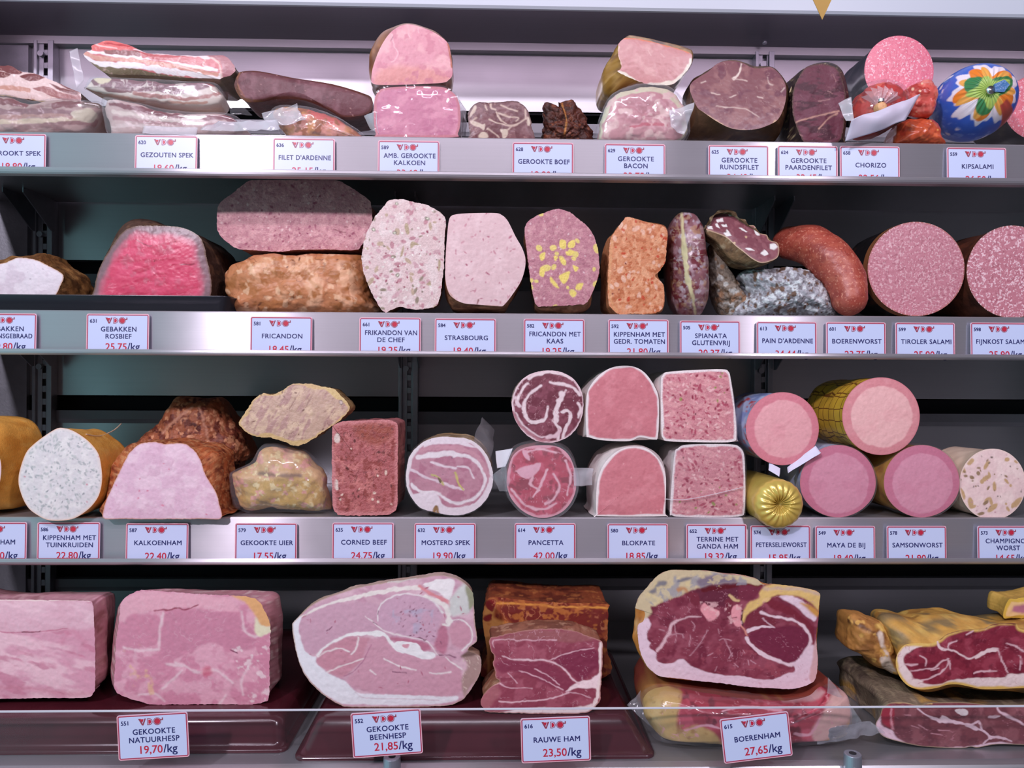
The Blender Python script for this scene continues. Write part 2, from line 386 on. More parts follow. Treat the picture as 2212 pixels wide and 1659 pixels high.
def meat(name, label, cat, out, Y=0.02, L=0.11, tilt=0.0, tx=0.0, rest=None, inset=0.0008, low=0.75, body=None, bd=0.03, base=(.6, .3, .35), layers=(), side=None, fm=None, smt=None,
         bulge=0.002, rag=0.0, wob=0.002, wobs=0.04, cap=0.75, grow=1.0, axis=(0.0, 0.0), group=None, names=('cut_face', 'rind'), ds=DS, raw=False, ctr=None, taper=1.0, dent=None, tone=None):
    SEED[0] += 7; sd = SEED[0]
    it = Item()
    rough_xy = plane_pts(out, Y)
    x0, z0 = rough_xy[:, 0].mean(), rough_xy[:, 2].min()
    W = plane_pts(out, Y, tilt, tx, x0, z0)
    sp = smooth_closed(W[:, [0, 2]], 5) if not raw else W[:, [0, 2]]
    sp = shrink(sp, inset)
    if rest is not None: sp = settle(sp, rest)
    _, c = area_c(sp)
    if ctr is not None: c = plane_pts([ctr], Y, tilt, tx, x0, z0)[0][[0, 2]]
    per = np.linalg.norm(np.diff(np.vstack([sp, sp[:1]]), axis=0), axis=1).sum()
    n = int(min(max(per / ds, 72), 460))
    F = resample(sp, n, c)
    if rag:
        nr = F - c; nr /= np.linalg.norm(nr, axis=1)[:, None] + 1e-9
        F = F + nr * (vnoise(F / 0.004, sd) * 0.6 + vnoise(F / 0.0016, sd + 1) * 0.4)[:, None] * rag
        if rest is not None: F[:, 1] = np.maximum(F[:, 1], rest)
    rad = np.sort(np.linalg.norm(F - c, axis=1))[int(n * 0.6)]
    M = int(min(max(rad / ds, 10), 90))
    G = face_grid(F, c, M); g = np.r_[np.repeat(np.arange(M) / M, n), 1.0]
    P3 = np.stack([G[:, 0], Y + tilt * (G[:, 1] - z0) + tx * (G[:, 0] - x0), G[:, 1]], -1)
    px = to_px(P3); e = seg_dist(px, px[:n], closed=True)
    col = paint(px, e, base, layers, sd)
    if tone: col = np.clip(col * np.array(tone), 0, .9)
    gl = np.minimum(1, e / 12)
    P3[:, 1] -= bulge * (1 - (1 - np.minimum(g * 1.5, 1)) ** 2) + gl * 0.00028 * fbm(px / 9, sd + 5, 2)
    if dent:
        for (dp, dr, dd) in dent:
            P3[:, 1] += dd * np.exp(-((px - np.array(dp)) ** 2).sum(1) / dr ** 2)
    # body
    y_rim = P3[:n, 1]
    if body is not None:
        Wb = plane_pts(body, Y + bd)[:, [0, 2]]; spb = shrink(smooth_closed(Wb, 5) if not raw else Wb, inset)
        if rest is not None: spb = settle(spb, rest)
        _, cb = area_c(spb); B = resample(spb, n, cb)
    else:
        B = c + (F - c) * grow; cb = c
        if rest is not None: B[:, 1] = np.maximum(B[:, 1], rest)
    zb = B[:, 1].min(); cc = np.array([cb[0], zb + (cb[1] - zb) * low])
    rings = []
    for k in (0, 0.12, 0.3, 0.55, 0.8):
        s = math.sin(k * math.pi / 2)
        rings.append(np.stack([F[:, 0] + (B[:, 0] - F[:, 0]) * s, y_rim * (1 - k) + (Y + bd) * k if k else y_rim, F[:, 1] + (B[:, 1] - F[:, 1]) * s], -1))
    yb = np.maximum(Y + bd, y_rim + 0.004)
    for u in list(np.linspace(0, cap, 15)) + [cap + (1 - cap) * math.sin(a) for a in np.linspace(0.3, math.pi / 2 - 0.12, 6)]:
        s = 1 - (1 - taper) * u
        if u > cap: s *= math.sqrt(max(1 - ((u - cap) / (1 - cap)) ** 2, 0.0))
        s = max(s, 0.05)
        R = cc + (B - cc) * s
        rings.append(np.stack([R[:, 0] + axis[0] * u * L, yb + np.maximum(Y + L - yb, 0.01) * u, R[:, 1] + axis[1] * u * L], -1))
    R = np.array(rings); nr_ = len(R)
    V = R.reshape(-1, 3); k_ = np.repeat(np.minimum(1, np.arange(nr_) / 4), n)
    ctr3 = np.repeat(R.mean(1), n, axis=0); d = V - ctr3; d /= np.linalg.norm(d, axis=1)[:, None] + 1e-9
    V = V + d * ((fbm(V / wobs, sd + 9, 3) - 1.0) * wob * k_)[:, None]
    if rest is not None: V[:, 2] = np.maximum(V[:, 2], rest)
    V = np.vstack([V, V[-n:].mean(0)[None]])
    Fb = grid_faces(n, nr_, 0, flip=True)
    cs = paint3(V, side, sd) if side else np.tile(np.asarray(base), (len(V), 1))
    zlow = min(P3[:, 2].min(), V[:, 2].min())
    it.o = empty(name, (c[0], Y, zlow), label, cat, group)
    it.face = mesh_obj(names[0], P3, grid_faces(n, M), fm or MOIST, it.o, col)
    it.body = mesh_obj(names[1], V, Fb, smt or SKIN, it.o, cs)
    it.F, it.B, it.c, it.cb, it.Y, it.bd, it.L, it.n, it.rest, it.tilt, it.z0, it.tx, it.x0 = F, B, c, cb, Y, bd, L, n, rest, tilt, z0, tx, x0
    return it
def wrap(it, grow=0.003, front=0.003, m=None, amp=0.0014, L=None, name='plastic_film', sharp=0.03):
    """a loose skin of clear film drawn over a thing"""
    SEED[0] += 7; sd = SEED[0]
    n, M = it.n, 26
    def big(P, c, gw): 
        v = P - c; return P + v / (np.linalg.norm(v, axis=1)[:, None] + 1e-9) * gw
    F = big(it.F, it.c, grow * 0.5); B = big(it.B, it.cb, grow)
    if it.rest is not None: F[:, 1] = np.maximum(F[:, 1], it.rest + 0.0003); B[:, 1] = np.maximum(B[:, 1], it.rest + 0.0003)
    G = face_grid(F, it.c, M)
    P = np.stack([G[:, 0], it.Y - front + it.tilt * (G[:, 1] - it.z0) + it.tx * (G[:, 0] - it.x0), G[:, 1]], -1)
    P[:, 1] -= amp * np.abs(fbm(P / sharp, sd, 3)) + 0.001
    rings = [np.stack([F[:, 0], P[:n, 1], F[:, 1]], -1)]
    L = L or it.L * 0.8
    for k in (0.3, 0.6, 1.0): rings.append(np.stack([F[:, 0] + (B[:, 0] - F[:, 0]) * k, P[:n, 1] * (1 - k) + (it.Y + it.bd) * k, F[:, 1] + (B[:, 1] - F[:, 1]) * k], -1))
    for u in np.linspace(0.2, 1, 6):
        s = 1 - 0.1 * u; R = it.cb + (B - it.cb) * s
        rings.append(np.stack([R[:, 0], np.full(n, it.Y + it.bd + (L - it.bd) * u), R[:, 1]], -1))
    R = np.array(rings); V = R.reshape(-1, 3)
    d = V - np.repeat(R.mean(1), n, axis=0); d /= np.linalg.norm(d, axis=1)[:, None] + 1e-9
    V = V + d * (np.abs(fbm(V / sharp, sd + 3, 2)) * amp * np.repeat(np.minimum(1, np.arange(len(R)) / 2), n))[:, None]
    if it.rest is not None: V[:, 2] = np.maximum(V[:, 2], it.rest + 0.0003)
    k0 = len(P); nn = len(R)
    Fc = grid_faces(n, M) + [[k0 + j * n + i, k0 + (j + 1) * n + i, k0 + (j + 1) * n + (i + 1) % n, k0 + j * n + (i + 1) % n] for j in range(nn - 1) for i in range(n)]
    return mesh_obj(name, np.vstack([P, V]), Fc, m or FILM, it.o)
def sheet(parent, name, px4, Ys, m, amp=0.002, sc=0.02, n=18, bow=0.0):
    """a four-cornered flap through photo places at given depths"""
    SEED[0] += 3; sd = SEED[0]
    c = [at(p[0], p[1], y) for p, y in zip(px4, Ys)]
    V = []
    for j in range(n + 1):
        for i in range(n + 1):
            u, v = i / n, j / n
            p = (c[0] * (1 - u) + c[1] * u) * (1 - v) + (c[3] * (1 - u) + c[2] * u) * v
            p = p + np.array([0, -bow * math.sin(math.pi * u) * math.sin(math.pi * v), 0]); V.append(p)
    V = np.array(V); V = V + np.stack([fbm(V / sc, sd, 2) * amp * 0.5, fbm(V / sc, sd + 4, 2) * amp, fbm(V / sc, sd + 8, 2) * amp * 0.5], -1)
    F = [[j * (n + 1) + i, j * (n + 1) + i + 1, (j + 1) * (n + 1) + i + 1, (j + 1) * (n + 1) + i] for j in range(n) for i in range(n)]
    o = mesh_obj(name, V, F, m, parent)
    md = o.modifiers.new('thickness', 'SOLIDIFY'); md.thickness = 0.0002
    return o
def lump(name, label, cat, out, Y=0.08, fd=0.05, back=0.08, p=2.2, rest=None, base=None, layers=(), side=None, m=None, wob=0.003, wobs=0.02, fine=0.0, group=None, as_part=None, ctr=None, ds=0.0016, M=None, inset=0.0008):
    """an uncut rounded piece: the outline stands at Y, the front swells towards the customer"""
    SEED[0] += 7; sd = SEED[0]
    sp = shrink(smooth_closed(plane_pts(out, Y)[:, [0, 2]], 5), inset)
    if rest is not None: sp = settle(sp, rest)
    _, c = area_c(sp)
    if ctr is not None: c = at(ctr[0], ctr[1], Y)[[0, 2]]
    per = np.linalg.norm(np.diff(np.vstack([sp, sp[:1]]), axis=0), axis=1).sum()
    n = int(min(max(per / ds, 72), 400)); F = resample(sp, n, c); M = M or int(min(max(per / 0.0058, 46), 110))
    rings = []; ts = []
    for k in range(M):
        r = 1 - (k / M) ** 1.45
        rings.append((r, -fd * (1 - r ** p) ** (1 / p)))
    V = []
    for r, dy in rings:
        X = c + (F - c) * r; V.append(np.stack([X[:, 0], np.full(n, Y + dy), X[:, 1]], -1))
    V = np.vstack(V + [np.array([[c[0], Y - fd, c[1]]])])
    Vb = []
    for k in range(0, 14):
        a = (k / 14) * math.pi / 2; r = math.cos(a); X = c + (F - c) * r
        Vb.append(np.stack([X[:, 0], np.full(n, Y + back * (1 - r ** p) ** (1 / p)), X[:, 1]], -1))
    Vb = np.vstack(Vb + [np.array([[c[0], Y + back, c[1]]])])
    off = len(V); A = np.vstack([V, Vb]); ce = np.array([c[0], Y, c[1]])
    d = A - ce; d /= np.linalg.norm(d, axis=1)[:, None] + 1e-9
    A = A + d * ((fbm(A / wobs, sd, 3) - 1.0) * wob + (fbm(A / 0.006, sd + 5, 2) * fine if fine else 0))[:, None]
    if rest is not None: A[:, 2] = np.maximum(A[:, 2], rest)
    px = to_px(A); e = seg_dist(px, to_px(np.stack([F[:, 0], np.full(n, Y), F[:, 1]], -1)), closed=True)
    col = paint(px, e, base, layers, sd) if base is not None else paint3(A, side, sd)
    if base is not None and side is not None: col[off:] = paint3(A[off:], side, sd)
    if base is not None and side is None: col[off:] = np.asarray(base)
    F2 = grid_faces(n, M) + grid_faces(n, 14, off, flip=True)
    if as_part: return mesh_obj(name, A, F2, m or SKIN, as_part, col)
    o = mesh_obj(name, A, F2, m or SKIN, None, col, loc=(c[0], Y, A[:, 2].min())); tag(o, label, cat, group)
    it = Item(); it.o = o; it.F = F; it.B = F; it.c = it.cb = c; it.Y = Y - fd; it.bd = fd; it.L = fd + back; it.n = n; it.rest = rest; it.tilt = it.tx = 0; it.z0 = it.x0 = 0; it.fd = fd; it.p = p; it.ymid = Y
    return it
def wrap_lump(it, grow=0.003, m=None, amp=0.0016, sharp=0.035, name='plastic_film', M=30):
    SEED[0] += 5; sd = SEED[0]; n = it.n
    v = it.F - it.c; F = it.F + v / (np.linalg.norm(v, axis=1)[:, None] + 1e-9) * grow
    if it.rest is not None: F[:, 1] = np.maximum(F[:, 1], it.rest + 0.0004)
    V = []
    for k in range(M):
        r = math.cos((k / M) * math.pi / 2); X = it.c + (F - it.c) * r
        V.append(np.stack([X[:, 0], np.full(n, it.ymid - (it.fd + grow) * (1 - r ** it.p) ** (1 / it.p)), X[:, 1]], -1))
    V = np.vstack(V + [np.array([[it.c[0], it.ymid - it.fd - grow, it.c[1]]])])
    ce = np.array([it.c[0], it.ymid, it.c[1]]); d = V - ce; d /= np.linalg.norm(d, axis=1)[:, None] + 1e-9
    V = V + d * (np.abs(fbm(V / sharp, sd, 3)) * amp)[:, None]
    if it.rest is not None: V[:, 2] = np.maximum(V[:, 2], it.rest + 0.0004)
    return mesh_obj(name, V, grid_faces(n, M), m or FILM, it.o)
def tube(name, label, cat, spine, m, side, parent=None, n=40, wob=0.002, wobs=0.03, fine=0.0, rest=None, group=None, squash=1.0, steps=8):
    """spine: (px, py, Y, radius in photo px) ... rounded at both ends"""
    SEED[0] += 7; sd = SEED[0]
    pts = np.array([at(a, b, y) for a, b, y, r in spine]); rad = np.array([r * (y - EYE[1]) / FOC for a, b, y, r in spine])
    sp = smooth_open(np.c_[pts, rad], steps); C3, R3 = sp[:, :3], sp[:, 3]
    T = np.gradient(C3, axis=0); T /= np.linalg.norm(T, axis=1)[:, None]
    C3 = list(C3); R3 = list(R3); T = list(T)
    capn = 6
    pre = [(C3[0] - T[0] * R3[0] * math.sin(a), R3[0] * math.cos(a), T[0]) for a in np.linspace(math.pi / 2 * 0.97, 0.25, capn)]
    post = [(C3[-1] + T[-1] * R3[-1] * math.sin(a), R3[-1] * math.cos(a), T[-1]) for a in np.linspace(0.25, math.pi / 2 * 0.97, capn)]
    ALL = pre + list(zip(C3, R3, T)) + post
    V = []
    for c, r, t in ALL:
        s1 = np.cross(t, np.array([0, 1.0, 0.05])); s1 /= np.linalg.norm(s1); s2 = np.cross(s1, t)
        for i in range(n):
            a = 2 * math.pi * i / n; V.append(c + (s1 * math.cos(a) + s2 * math.sin(a) * squash) * r)
    V = np.array(V); ce = np.repeat(np.array([a[0] for a in ALL]), n, axis=0); d = V - ce; d /= np.linalg.norm(d, axis=1)[:, None] + 1e-9
    V = V + d * (fbm(V / wobs, sd, 3) * wob + (fbm(V / 0.006, sd + 3, 2) * fine if fine else 0))[:, None]
    if rest is not None: V[:, 2] = np.maximum(V[:, 2], rest)
    k = len(ALL)
    F = [[j * n + i, j * n + (i + 1) % n, (j + 1) * n + (i + 1) % n, (j + 1) * n + i] for j in range(k - 1) for i in range(n)] + [[i for i in range(n)][::-1], [(k - 1) * n + i for i in range(n)]]
    o = mesh_obj(name, V, F, m, parent, paint3(V, side, sd))
    if not parent: tag(o, label, cat, group)
    return o

MOIST = mat('moist_cut_meat', rough=0.36, bump=(260, 0.10), var=(220, 0.05), spec=0.45)
COOKED = mat('cooked_cut_meat', rough=0.5, bump=(260, 0.18), var=(260, 0.06), spec=0.35)
COARSE = mat('coarse_cut_meat', rough=0.5, bump=(420, 0.35), var=(380, 0.14), spec=0.35)
SKIN = mat('smoked_rind', rough=0.5, bump=(130, 0.35), var=(90, 0.16), spec=0.4)
CRUST = mat('baked_crust', rough=0.55, bump=(160, 0.8), var=(140, 0.22), spec=0.4, detail=4)
DRY = mat('dry_skin', rough=0.8, bump=(240, 0.7), var=(200, 0.25), spec=0.2, detail=4)
SHINY = mat('glossy_casing', rough=0.28, bump=(40, 0.15), var=(60, 0.08), spec=0.5)
FILM = film_mat('clear_film', haze=0.09)
FILM_L = film_mat('light_clear_film', haze=0.03, bump=(22, 0.06))
FLAP = film_mat('cloudy_film', haze=0.3, rough=0.2)
PAPER = mat('waxed_paper', color=C(214, 200, 232), rough=0.5, bump=(120, 0.3), var=(80, 0.06))
# ================================================================== the refrigerated case
def zc(px, Y=0.0): return float(at(1106, px, Y)[2])
STEEL = steel_mat('brushed_steel_rail', (0.53, 0.50, 0.54), 0.31, 1.0, metal=0.72)
STEEL_D = steel_mat('brushed_steel_panel', (0.46, 0.46, 0.48), 0.34, 0.5, metal=0.78)
STEEL_L = mat('matt_grey_lip', color=(0.20, 0.195, 0.215), rough=.5, metal=.3, var=(20, .05))
STEEL_P = mat('galvanised_post', color=(0.42, 0.43, 0.47), rough=0.45, metal=0.85, bump=(200, 0.1), var=(40, 0.1))
DARK = mat('cavity_shade', color=(0.012, 0.011, 0.016), rough=0.8)  # near-black colour stands in for the shade behind slots and in sockets
X0, X1 = -0.965, 1.2
YB = 0.36
RAIL = [(298, 377, 391), (677, 760, 772), (1118, 1202, 1216)]
RZ = [tuple(zc(p) for p in r) for r in RAIL]
SH = [r[0] for r in RZ]                     # the three shelf surfaces
BASE = 1.45 - 0.4545
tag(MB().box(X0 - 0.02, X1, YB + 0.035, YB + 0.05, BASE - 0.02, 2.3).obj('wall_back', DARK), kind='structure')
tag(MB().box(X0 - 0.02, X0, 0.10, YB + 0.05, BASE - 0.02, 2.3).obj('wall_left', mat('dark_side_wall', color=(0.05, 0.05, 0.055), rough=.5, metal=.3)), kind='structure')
tag(MB().box(X1, X1 + 0.02, 0.10, YB + 0.05, BASE - 0.02, 2.3).obj('wall_right', STEEL_D), kind='structure')
tag(MB().box(X0, X1, -0.172, YB + 0.05, BASE - 0.03, BASE).obj('floor', STEEL_D, bevel=0.002), kind='structure')
slots = [(243, 268, 297), (572, 600, 628), (860, 890, 917), (1218, 1248, 1274)]
sz = [tuple(zc(p, YB) for p in s) for s in slots]
tops = [2.2] + [s[2] for s in sz[:3]]
k = 1
for top, (a, b, c) in zip(tops, sz):
    tag(MB().box(X0, X1, YB, YB + 0.003, a, top + 0.004).box(X0, X1, YB, YB + 0.012, a, a + 0.002).obj('trim_%d' % k, STEEL_D), kind='structure'); k += 1
    tag(MB().prism([(YB - 0.004, c + 0.004), (YB - 0.0055, c + 0.008), (YB - 0.0055, b), (YB + 0.012, b), (YB + 0.012, b - 0.002), (YB - 0.003, b - 0.002), (YB - 0.003, c)], X0 + 0.07, X1).obj('trim_%d' % k, STEEL_L), kind='structure'); k += 1
tag(MB().box(X0, X1, YB, YB + 0.003, BASE, sz[3][2] + 0.004).obj('trim_%d' % k, STEEL_D), kind='structure'); k += 1
tag(MB().box(-4.0, 4.0, 0.50, 0.56, 0.0, 3.3).obj('wall_rear', mat('shop_wall', color=(0.55, 0.53, 0.56), rough=.7)), kind='structure')
# slotted uprights
def upright(cx, kk):
    mb = MB(); yf = YB - 0.020
    zlo, zhi = BASE, zc(112, YB)
    mb.box(cx - 0.0165, cx - 0.0105, yf, YB, zlo, zhi).box(cx + 0.0095, cx + 0.0195, yf, YB, zlo, zhi)
    z = zlo
    mb.box(cx - 0.0105, cx - 0.001, yf + 0.006, yf + 0.008, zlo, zhi).box(cx + 0.0065, cx + 0.0095, yf + 0.006, yf + 0.008, zlo, zhi)
    while z < zhi:
        mb.box(cx - 0.001, cx + 0.0065, yf + 0.006, yf + 0.008, z, min(z + 0.0115, zhi)); z += 0.0242
    mb.box(cx - 0.0105, cx + 0.0095, YB - 0.004, YB - 0.002, zlo, zhi)
    o = tag(mb.obj('trim_%d' % kk, STEEL_P, bevel=0.0008), kind='structure')
    bolts = MB()
    for zz in (zc(141, YB), zc(520, YB), zc(798, YB)): bolts.cyl((cx - 0.003, yf - 0.002, zz), 0.0055, 0.008, 'y', 14, 0.005)
    bolts.obj('bolt_heads', STEEL_P, o)
PX = [at(103, 600, YB)[0], at(884, 600, YB)[0], at(1641, 600, YB)[0]]
for cx in PX: upright(cx, k); k += 1
tag(MB().box(X0 + 0.002, PX[0] - 0.032, YB - 0.010, YB - 0.0005, BASE, zc(112, YB)).obj('trim_%d' % k, STEEL_P), kind='structure'); k += 1
# top canopy shelf, shallower than the others
cz0, cz1 = zc(17, 0.18), zc(94, 0.345)
cn = empty('canopy_shelf', (0, 0.18, cz0), 'shallow steel shelf across the top edge, pale front rail above the dark underside', 'shelf')
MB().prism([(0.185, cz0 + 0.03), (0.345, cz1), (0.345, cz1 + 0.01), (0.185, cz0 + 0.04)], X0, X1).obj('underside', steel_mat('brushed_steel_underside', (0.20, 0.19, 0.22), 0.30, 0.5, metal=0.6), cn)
MB().prism([(0.180, cz0 + 0.004), (0.183, cz0), (0.188, cz0), (0.188, cz0 + 0.12), (0.180, cz0 + 0.12)], X0, X1).obj('front_rail', mat('white_rail', color=C(200, 195, 218), rough=0.35), cn)
MB().box(X0 + 0.002, X1, 0.343, YB, zc(118, YB) , cz1 + 0.004).obj('rear_beam', STEEL_D, cn)
for px, py in ((877, 17), (1652, 92), (1712, 35)):
    yy = 0.21 if py < 50 else 0.325
    p = at(px, py, yy)
    t = (yy - 0.185) / 0.16; MB().cyl((p[0], p[1], cz0 + 0.03 + (cz1 - cz0 - 0.03) * t - 0.004), 0.004, 0.005, 'z', 16).obj('screw', STEEL_P, cn, smooth=True)
# three shelves with price rails
SHELF_WORDS = ['upper', 'middle', 'lower']
for i, (zt, zl, zb) in enumerate(RZ):
    lab = ['upper steel shelf with price rail, holding pork bellies and smoked fillets', 'middle steel shelf with price rail, holding roast beef and sliced salamis',
           'lower steel shelf with price rail, holding corned beef and round sausages'][i]
    s = empty('display_shelf', (0.1, 0.0, zb), lab, 'shelf', 'display shelves')
    MB().box(X0 + 0.03, X1, 0.003, 0.354, zt - 0.014, zt - 0.001).obj('shelf_deck', STEEL_D, s)
    MB().prism([(0.006, zt), (0.0015, zt), (0.0, zt - 0.0015), (0.0, zb), (0.003, zb), (0.003, zt - 0.003), (0.006, zt - 0.003)], X0 + 0.03, X1).obj('price_rail', STEEL, s)
    MB().prism([(-0.0005, zb), (-0.010, zb), (-0.0125, zb + 0.002), (-0.0135, (zb + zl) / 2), (-0.0125, zl - 0.001), (-0.0115, zl), (-0.0100, zl - 0.001), (-0.0105, zb + 0.003), (-0.0005, zb + 0.003)], X0 + 0.03, X1).obj('rail_lip', STEEL, s, smooth=False)
    for cx in PX:
        for dx in (-0.013, 0.022):
            pl = MB(); x = cx + dx
            n = 0
            pr = [(0.342, zt - 0.014), (0.342, zt - 0.072), (0.332, zt - 0.072), (0.25, zt - 0.022), (0.25, zt - 0.014)]
            pl.prism(pr, x - 0.001, x + 0.001).obj('bracket', STEEL_P, s)

# ------------------------------------------------------------------ glass guard along the front of the base
GZ = 1.45 - 697.5 * 0.886 / 1600
GLASS = film_mat('clear_guard_glass', haze=0.008, rough=0.02, bump=(4, 0.0), gl=-0.22)
g = empty('glass_guard', (0.1, -0.176, BASE), 'low clear glass guard running along the front of the bottom deck', 'glass panel')
MB().box(X0, X1, -0.178, -0.1755, BASE, GZ - 0.002).obj('glass_pane', GLASS, g)
MB().prism([(-0.178, GZ - 0.002), (-0.178, GZ - 0.0005), (-0.177, GZ), (-0.1765, GZ), (-0.1755, GZ - 0.0005), (-0.1755, GZ - 0.002)], X0, X1).obj('polished_edge', mat('polished_glass_edge', color=(0.62, 0.62, 0.68), rough=0.15, spec=0.9), g)
# base front strip
tag(MB().prism([(-0.174, BASE + 0.001), (-0.182, BASE - 0.001), (-0.184, BASE - 0.004), (-0.184, BASE - 0.05), (-0.174, BASE - 0.05)], X0, X1).obj('trim_%d' % k, STEEL_D), kind='structure')
for j, (px, lab) in enumerate(((847, 'grey glass clamp post peeping out under the tilted price card numbered 552'), (1842, 'grey glass clamp post with round screw, right of the tilted card numbered 615'))):
    p = at(px, 1620, -0.187)
    po = empty('clamp_post', (p[0], -0.187, BASE - 0.045), lab, 'post', 'glass clamp posts')
    m_ = mat('grey_clamp', color=(0.33, 0.34, 0.40), rough=0.35, metal=0.6)
    MB().cyl((p[0], -0.187, BASE - 0.045), 0.0108, 0.045 + 0.0165, 'z', 32, 0.0100).obj('post', m_, po, bevel=0.0012)
    MB().cyl((p[0], -0.187, BASE + 0.0163), 0.0042, 0.0006, 'z', 20).obj('socket', DARK, po)
    MB().cyl((p[0] - 0.002, -0.1988, BASE + 0.001), 0.0026, 0.002, 'y', 16).obj('screw', mat('screw_brass', color=(0.5, 0.48, 0.42), rough=0.4, metal=0.8), po)
# burgundy risers
BURG = mat('burgundy_plastic', color=(0.062, 0.009, 0.015), rough=0.2, bump=(25, 0.10), var=(30, 0.12), coat=0.15)
RISE = 1.45 - 0.416
def riser(xl, xr, il, ir, yb, yt, label):
    """an upturned tray: a flat top with sloping, rounded sides and a foot flange"""
    lv = [(0.0, 0.000), (0.004, 0.000), (0.006, 0.003), (0.010, 0.008)]
    H = RISE - BASE; rings = []
    def rect(inset_l, inset_r, fy, z, r):
        a, b, y0, y1 = xl + inset_l, xr - inset_r, fy, 0.20
        out = []
        for cx, cy, a0 in ((b - r, y0 + r, -90), (b - r, y1 - r, 0), (a + r, y1 - r, 90), (a + r, y0 + r, 180)):
            for q in range(7): t = math.radians(a0 + 15 * q); out.append((cx + r * math.cos(t), cy + r * math.sin(t), z))
        return out
    rings.append(rect(0, 0, yb, BASE + 0.0003, 0.012)); rings.append(rect(0, 0, yb, BASE + 0.004, 0.012)); rings.append(rect(0.004, 0.004, yb + 0.003, BASE + 0.005, 0.012))
    for q in np.linspace(0, 1, 5): rings.append(rect(0.004 + (il - 0.010) * q, 0.004 + (ir - 0.010) * q, yb + 0.003 + (yt - yb - 0.007) * q, BASE + 0.005 + (H - 0.012) * q, 0.014))
    rings.append(rect(il - 0.002, ir - 0.002, yt - 0.002, RISE - 0.0022, 0.014)); rings.append(rect(il + 0.001, ir + 0.001, yt + 0.002, RISE - 0.0006, 0.014)); rings.append(rect(il + 0.005, ir + 0.005, yt + 0.007, RISE, 0.012))
    n = len(rings[0]); V = np.array(rings).reshape(-1, 3)
    F = [[j * n + i, j * n + (i + 1) % n, (j + 1) * n + (i + 1) % n, (j + 1) * n + i] for j in range(len(rings) - 1) for i in range(n)] + [[(len(rings) - 1) * n + i for i in range(n)]]
    o = mesh_obj('riser_tray', V, F, BURG, None, loc=((xl + xr) / 2, yb, BASE)); tag(o, label, 'tray', 'burgundy riser trays'); return o
xa = at(618, 1625, -0.145)[0]; xb = at(622, 1635, -0.165)[0]; xd = at(1417, 1643, -0.165)[0]
riser(-0.93, xa, 0.012, 0.014, -0.145, -0.128, 'burgundy riser tray at the left, under the two large pink cooked hams')
riser(xb + 0.006, xd, 0.022, 0.030, -0.165, -0.128, 'burgundy riser tray in the middle, under the bone ham and the dark raw ham')

# ------------------------------------------------------------------ price cards
CARD_W, CARD_H = 0.0872, 0.0560
M_CARD = mat('card_stock', color=(0.60, 0.66, 0.90), rough=0.35)
M_RED = mat('card_red', color=C(176, 52, 82), rough=0.4)
M_PINK = mat('card_pink', color=C(240, 170, 190), rough=0.4)
M_NAVY = mat('card_navy', color=C(34, 34, 100), rough=0.45)
M_LOGO = mat('logo_red', color=C(196, 36, 66), rough=0.4)
M_LOGOD = mat('logo_outline', color=C(150, 60, 84), rough=0.4)
def rrect(w, h, r, n=6, cx=0, cz=0):
    out = []
    for sx, sz_, a0 in ((1, 1, 0), (-1, 1, 90), (-1, -1, 180), (1, -1, 270)):
        for q in range(n + 1): t = math.radians(a0 + 90 * q / n); out.append((cx + sx * (w / 2 - r) + r * math.cos(t), cz + sz_ * (h / 2 - r) + r * math.sin(t)))
    return out
def flat(name, V, F, m):
    me = bpy.data.meshes.new(name); me.from_pydata([tuple(map(float, v)) for v in V], [], F); me.materials.append(m); me.update(); return me
_b = MB().plate(rrect(CARD_W, CARD_H, 0.0028), -0.0004, 0.0004); ME_CARD = flat('card', _b.V, _b.F, M_CARD)
def ring_mesh(name, w, h, r, t, y, m):
    a, b = rrect(w, h, r), rrect(w - 2 * t, h - 2 * t, max(r - t, 0.0004)); n = len(a)
    V = [(x, y, z) for x, z in a] + [(x, y, z) for x, z in b]
    return flat(name, V, [[i, (i + 1) % n, n + (i + 1) % n, n + i] for i in range(n)], m)
ME_B1 = ring_mesh('border', CARD_W - 0.0022, CARD_H - 0.0022, 0.0022, 0.0013, -0.00052, M_RED)
ME_B0 = ring_mesh('edge', CARD_W, CARD_H, 0.0028, 0.0009, -0.00046, M_PINK)
def text_mesh(body, h, m, weight=0.0, track=1.0, y=-0.0006, name='text', maxw=None, xs=1.0, bold=0.00026):
    cu = bpy.data.curves.new('t', 'FONT'); cu.body = body; cu.size = 1.0; cu.offset = weight; cu.space_character = track; cu.resolution_u = 3
    o = bpy.data.objects.new('t', cu); COLL.objects.link(o); bpy.context.view_layer.update()
    me = bpy.data.meshes.new_from_object(o.evaluated_get(bpy.context.evaluated_depsgraph_get())); bpy.data.objects.remove(o); bpy.data.curves.remove(cu)
    me.name = name; co = np.zeros(len(me.vertices) * 3); me.vertices.foreach_get('co', co); co = co.reshape(-1, 3)
    s = h / 0.70                                   # cap height of the face
    X = co[:, 0] * s * xs; Zz = co[:, 1] * s
    wd = X.max() - X.min()
    if maxw and wd > maxw: X = X * maxw / wd
    X -= X.min()
    wd = float(X.max()); polys = [tuple(p.vertices) for p in me.polygons]; bpy.data.meshes.remove(me)
    V, F = [], []                                  # printed a little bolder than the face: overlaid impressions
    for i, (dx, dz) in enumerate(((0, 0), (bold, 0), (0, bold), (bold, bold)) if bold else ((0, 0),)):
        n = len(V); V += list(zip(X + dx, np.full(len(X), y - i * 0.00001), Zz + dz)); F += [[n + a for a in p] for p in polys]
    return flat(name, V, F, m), wd
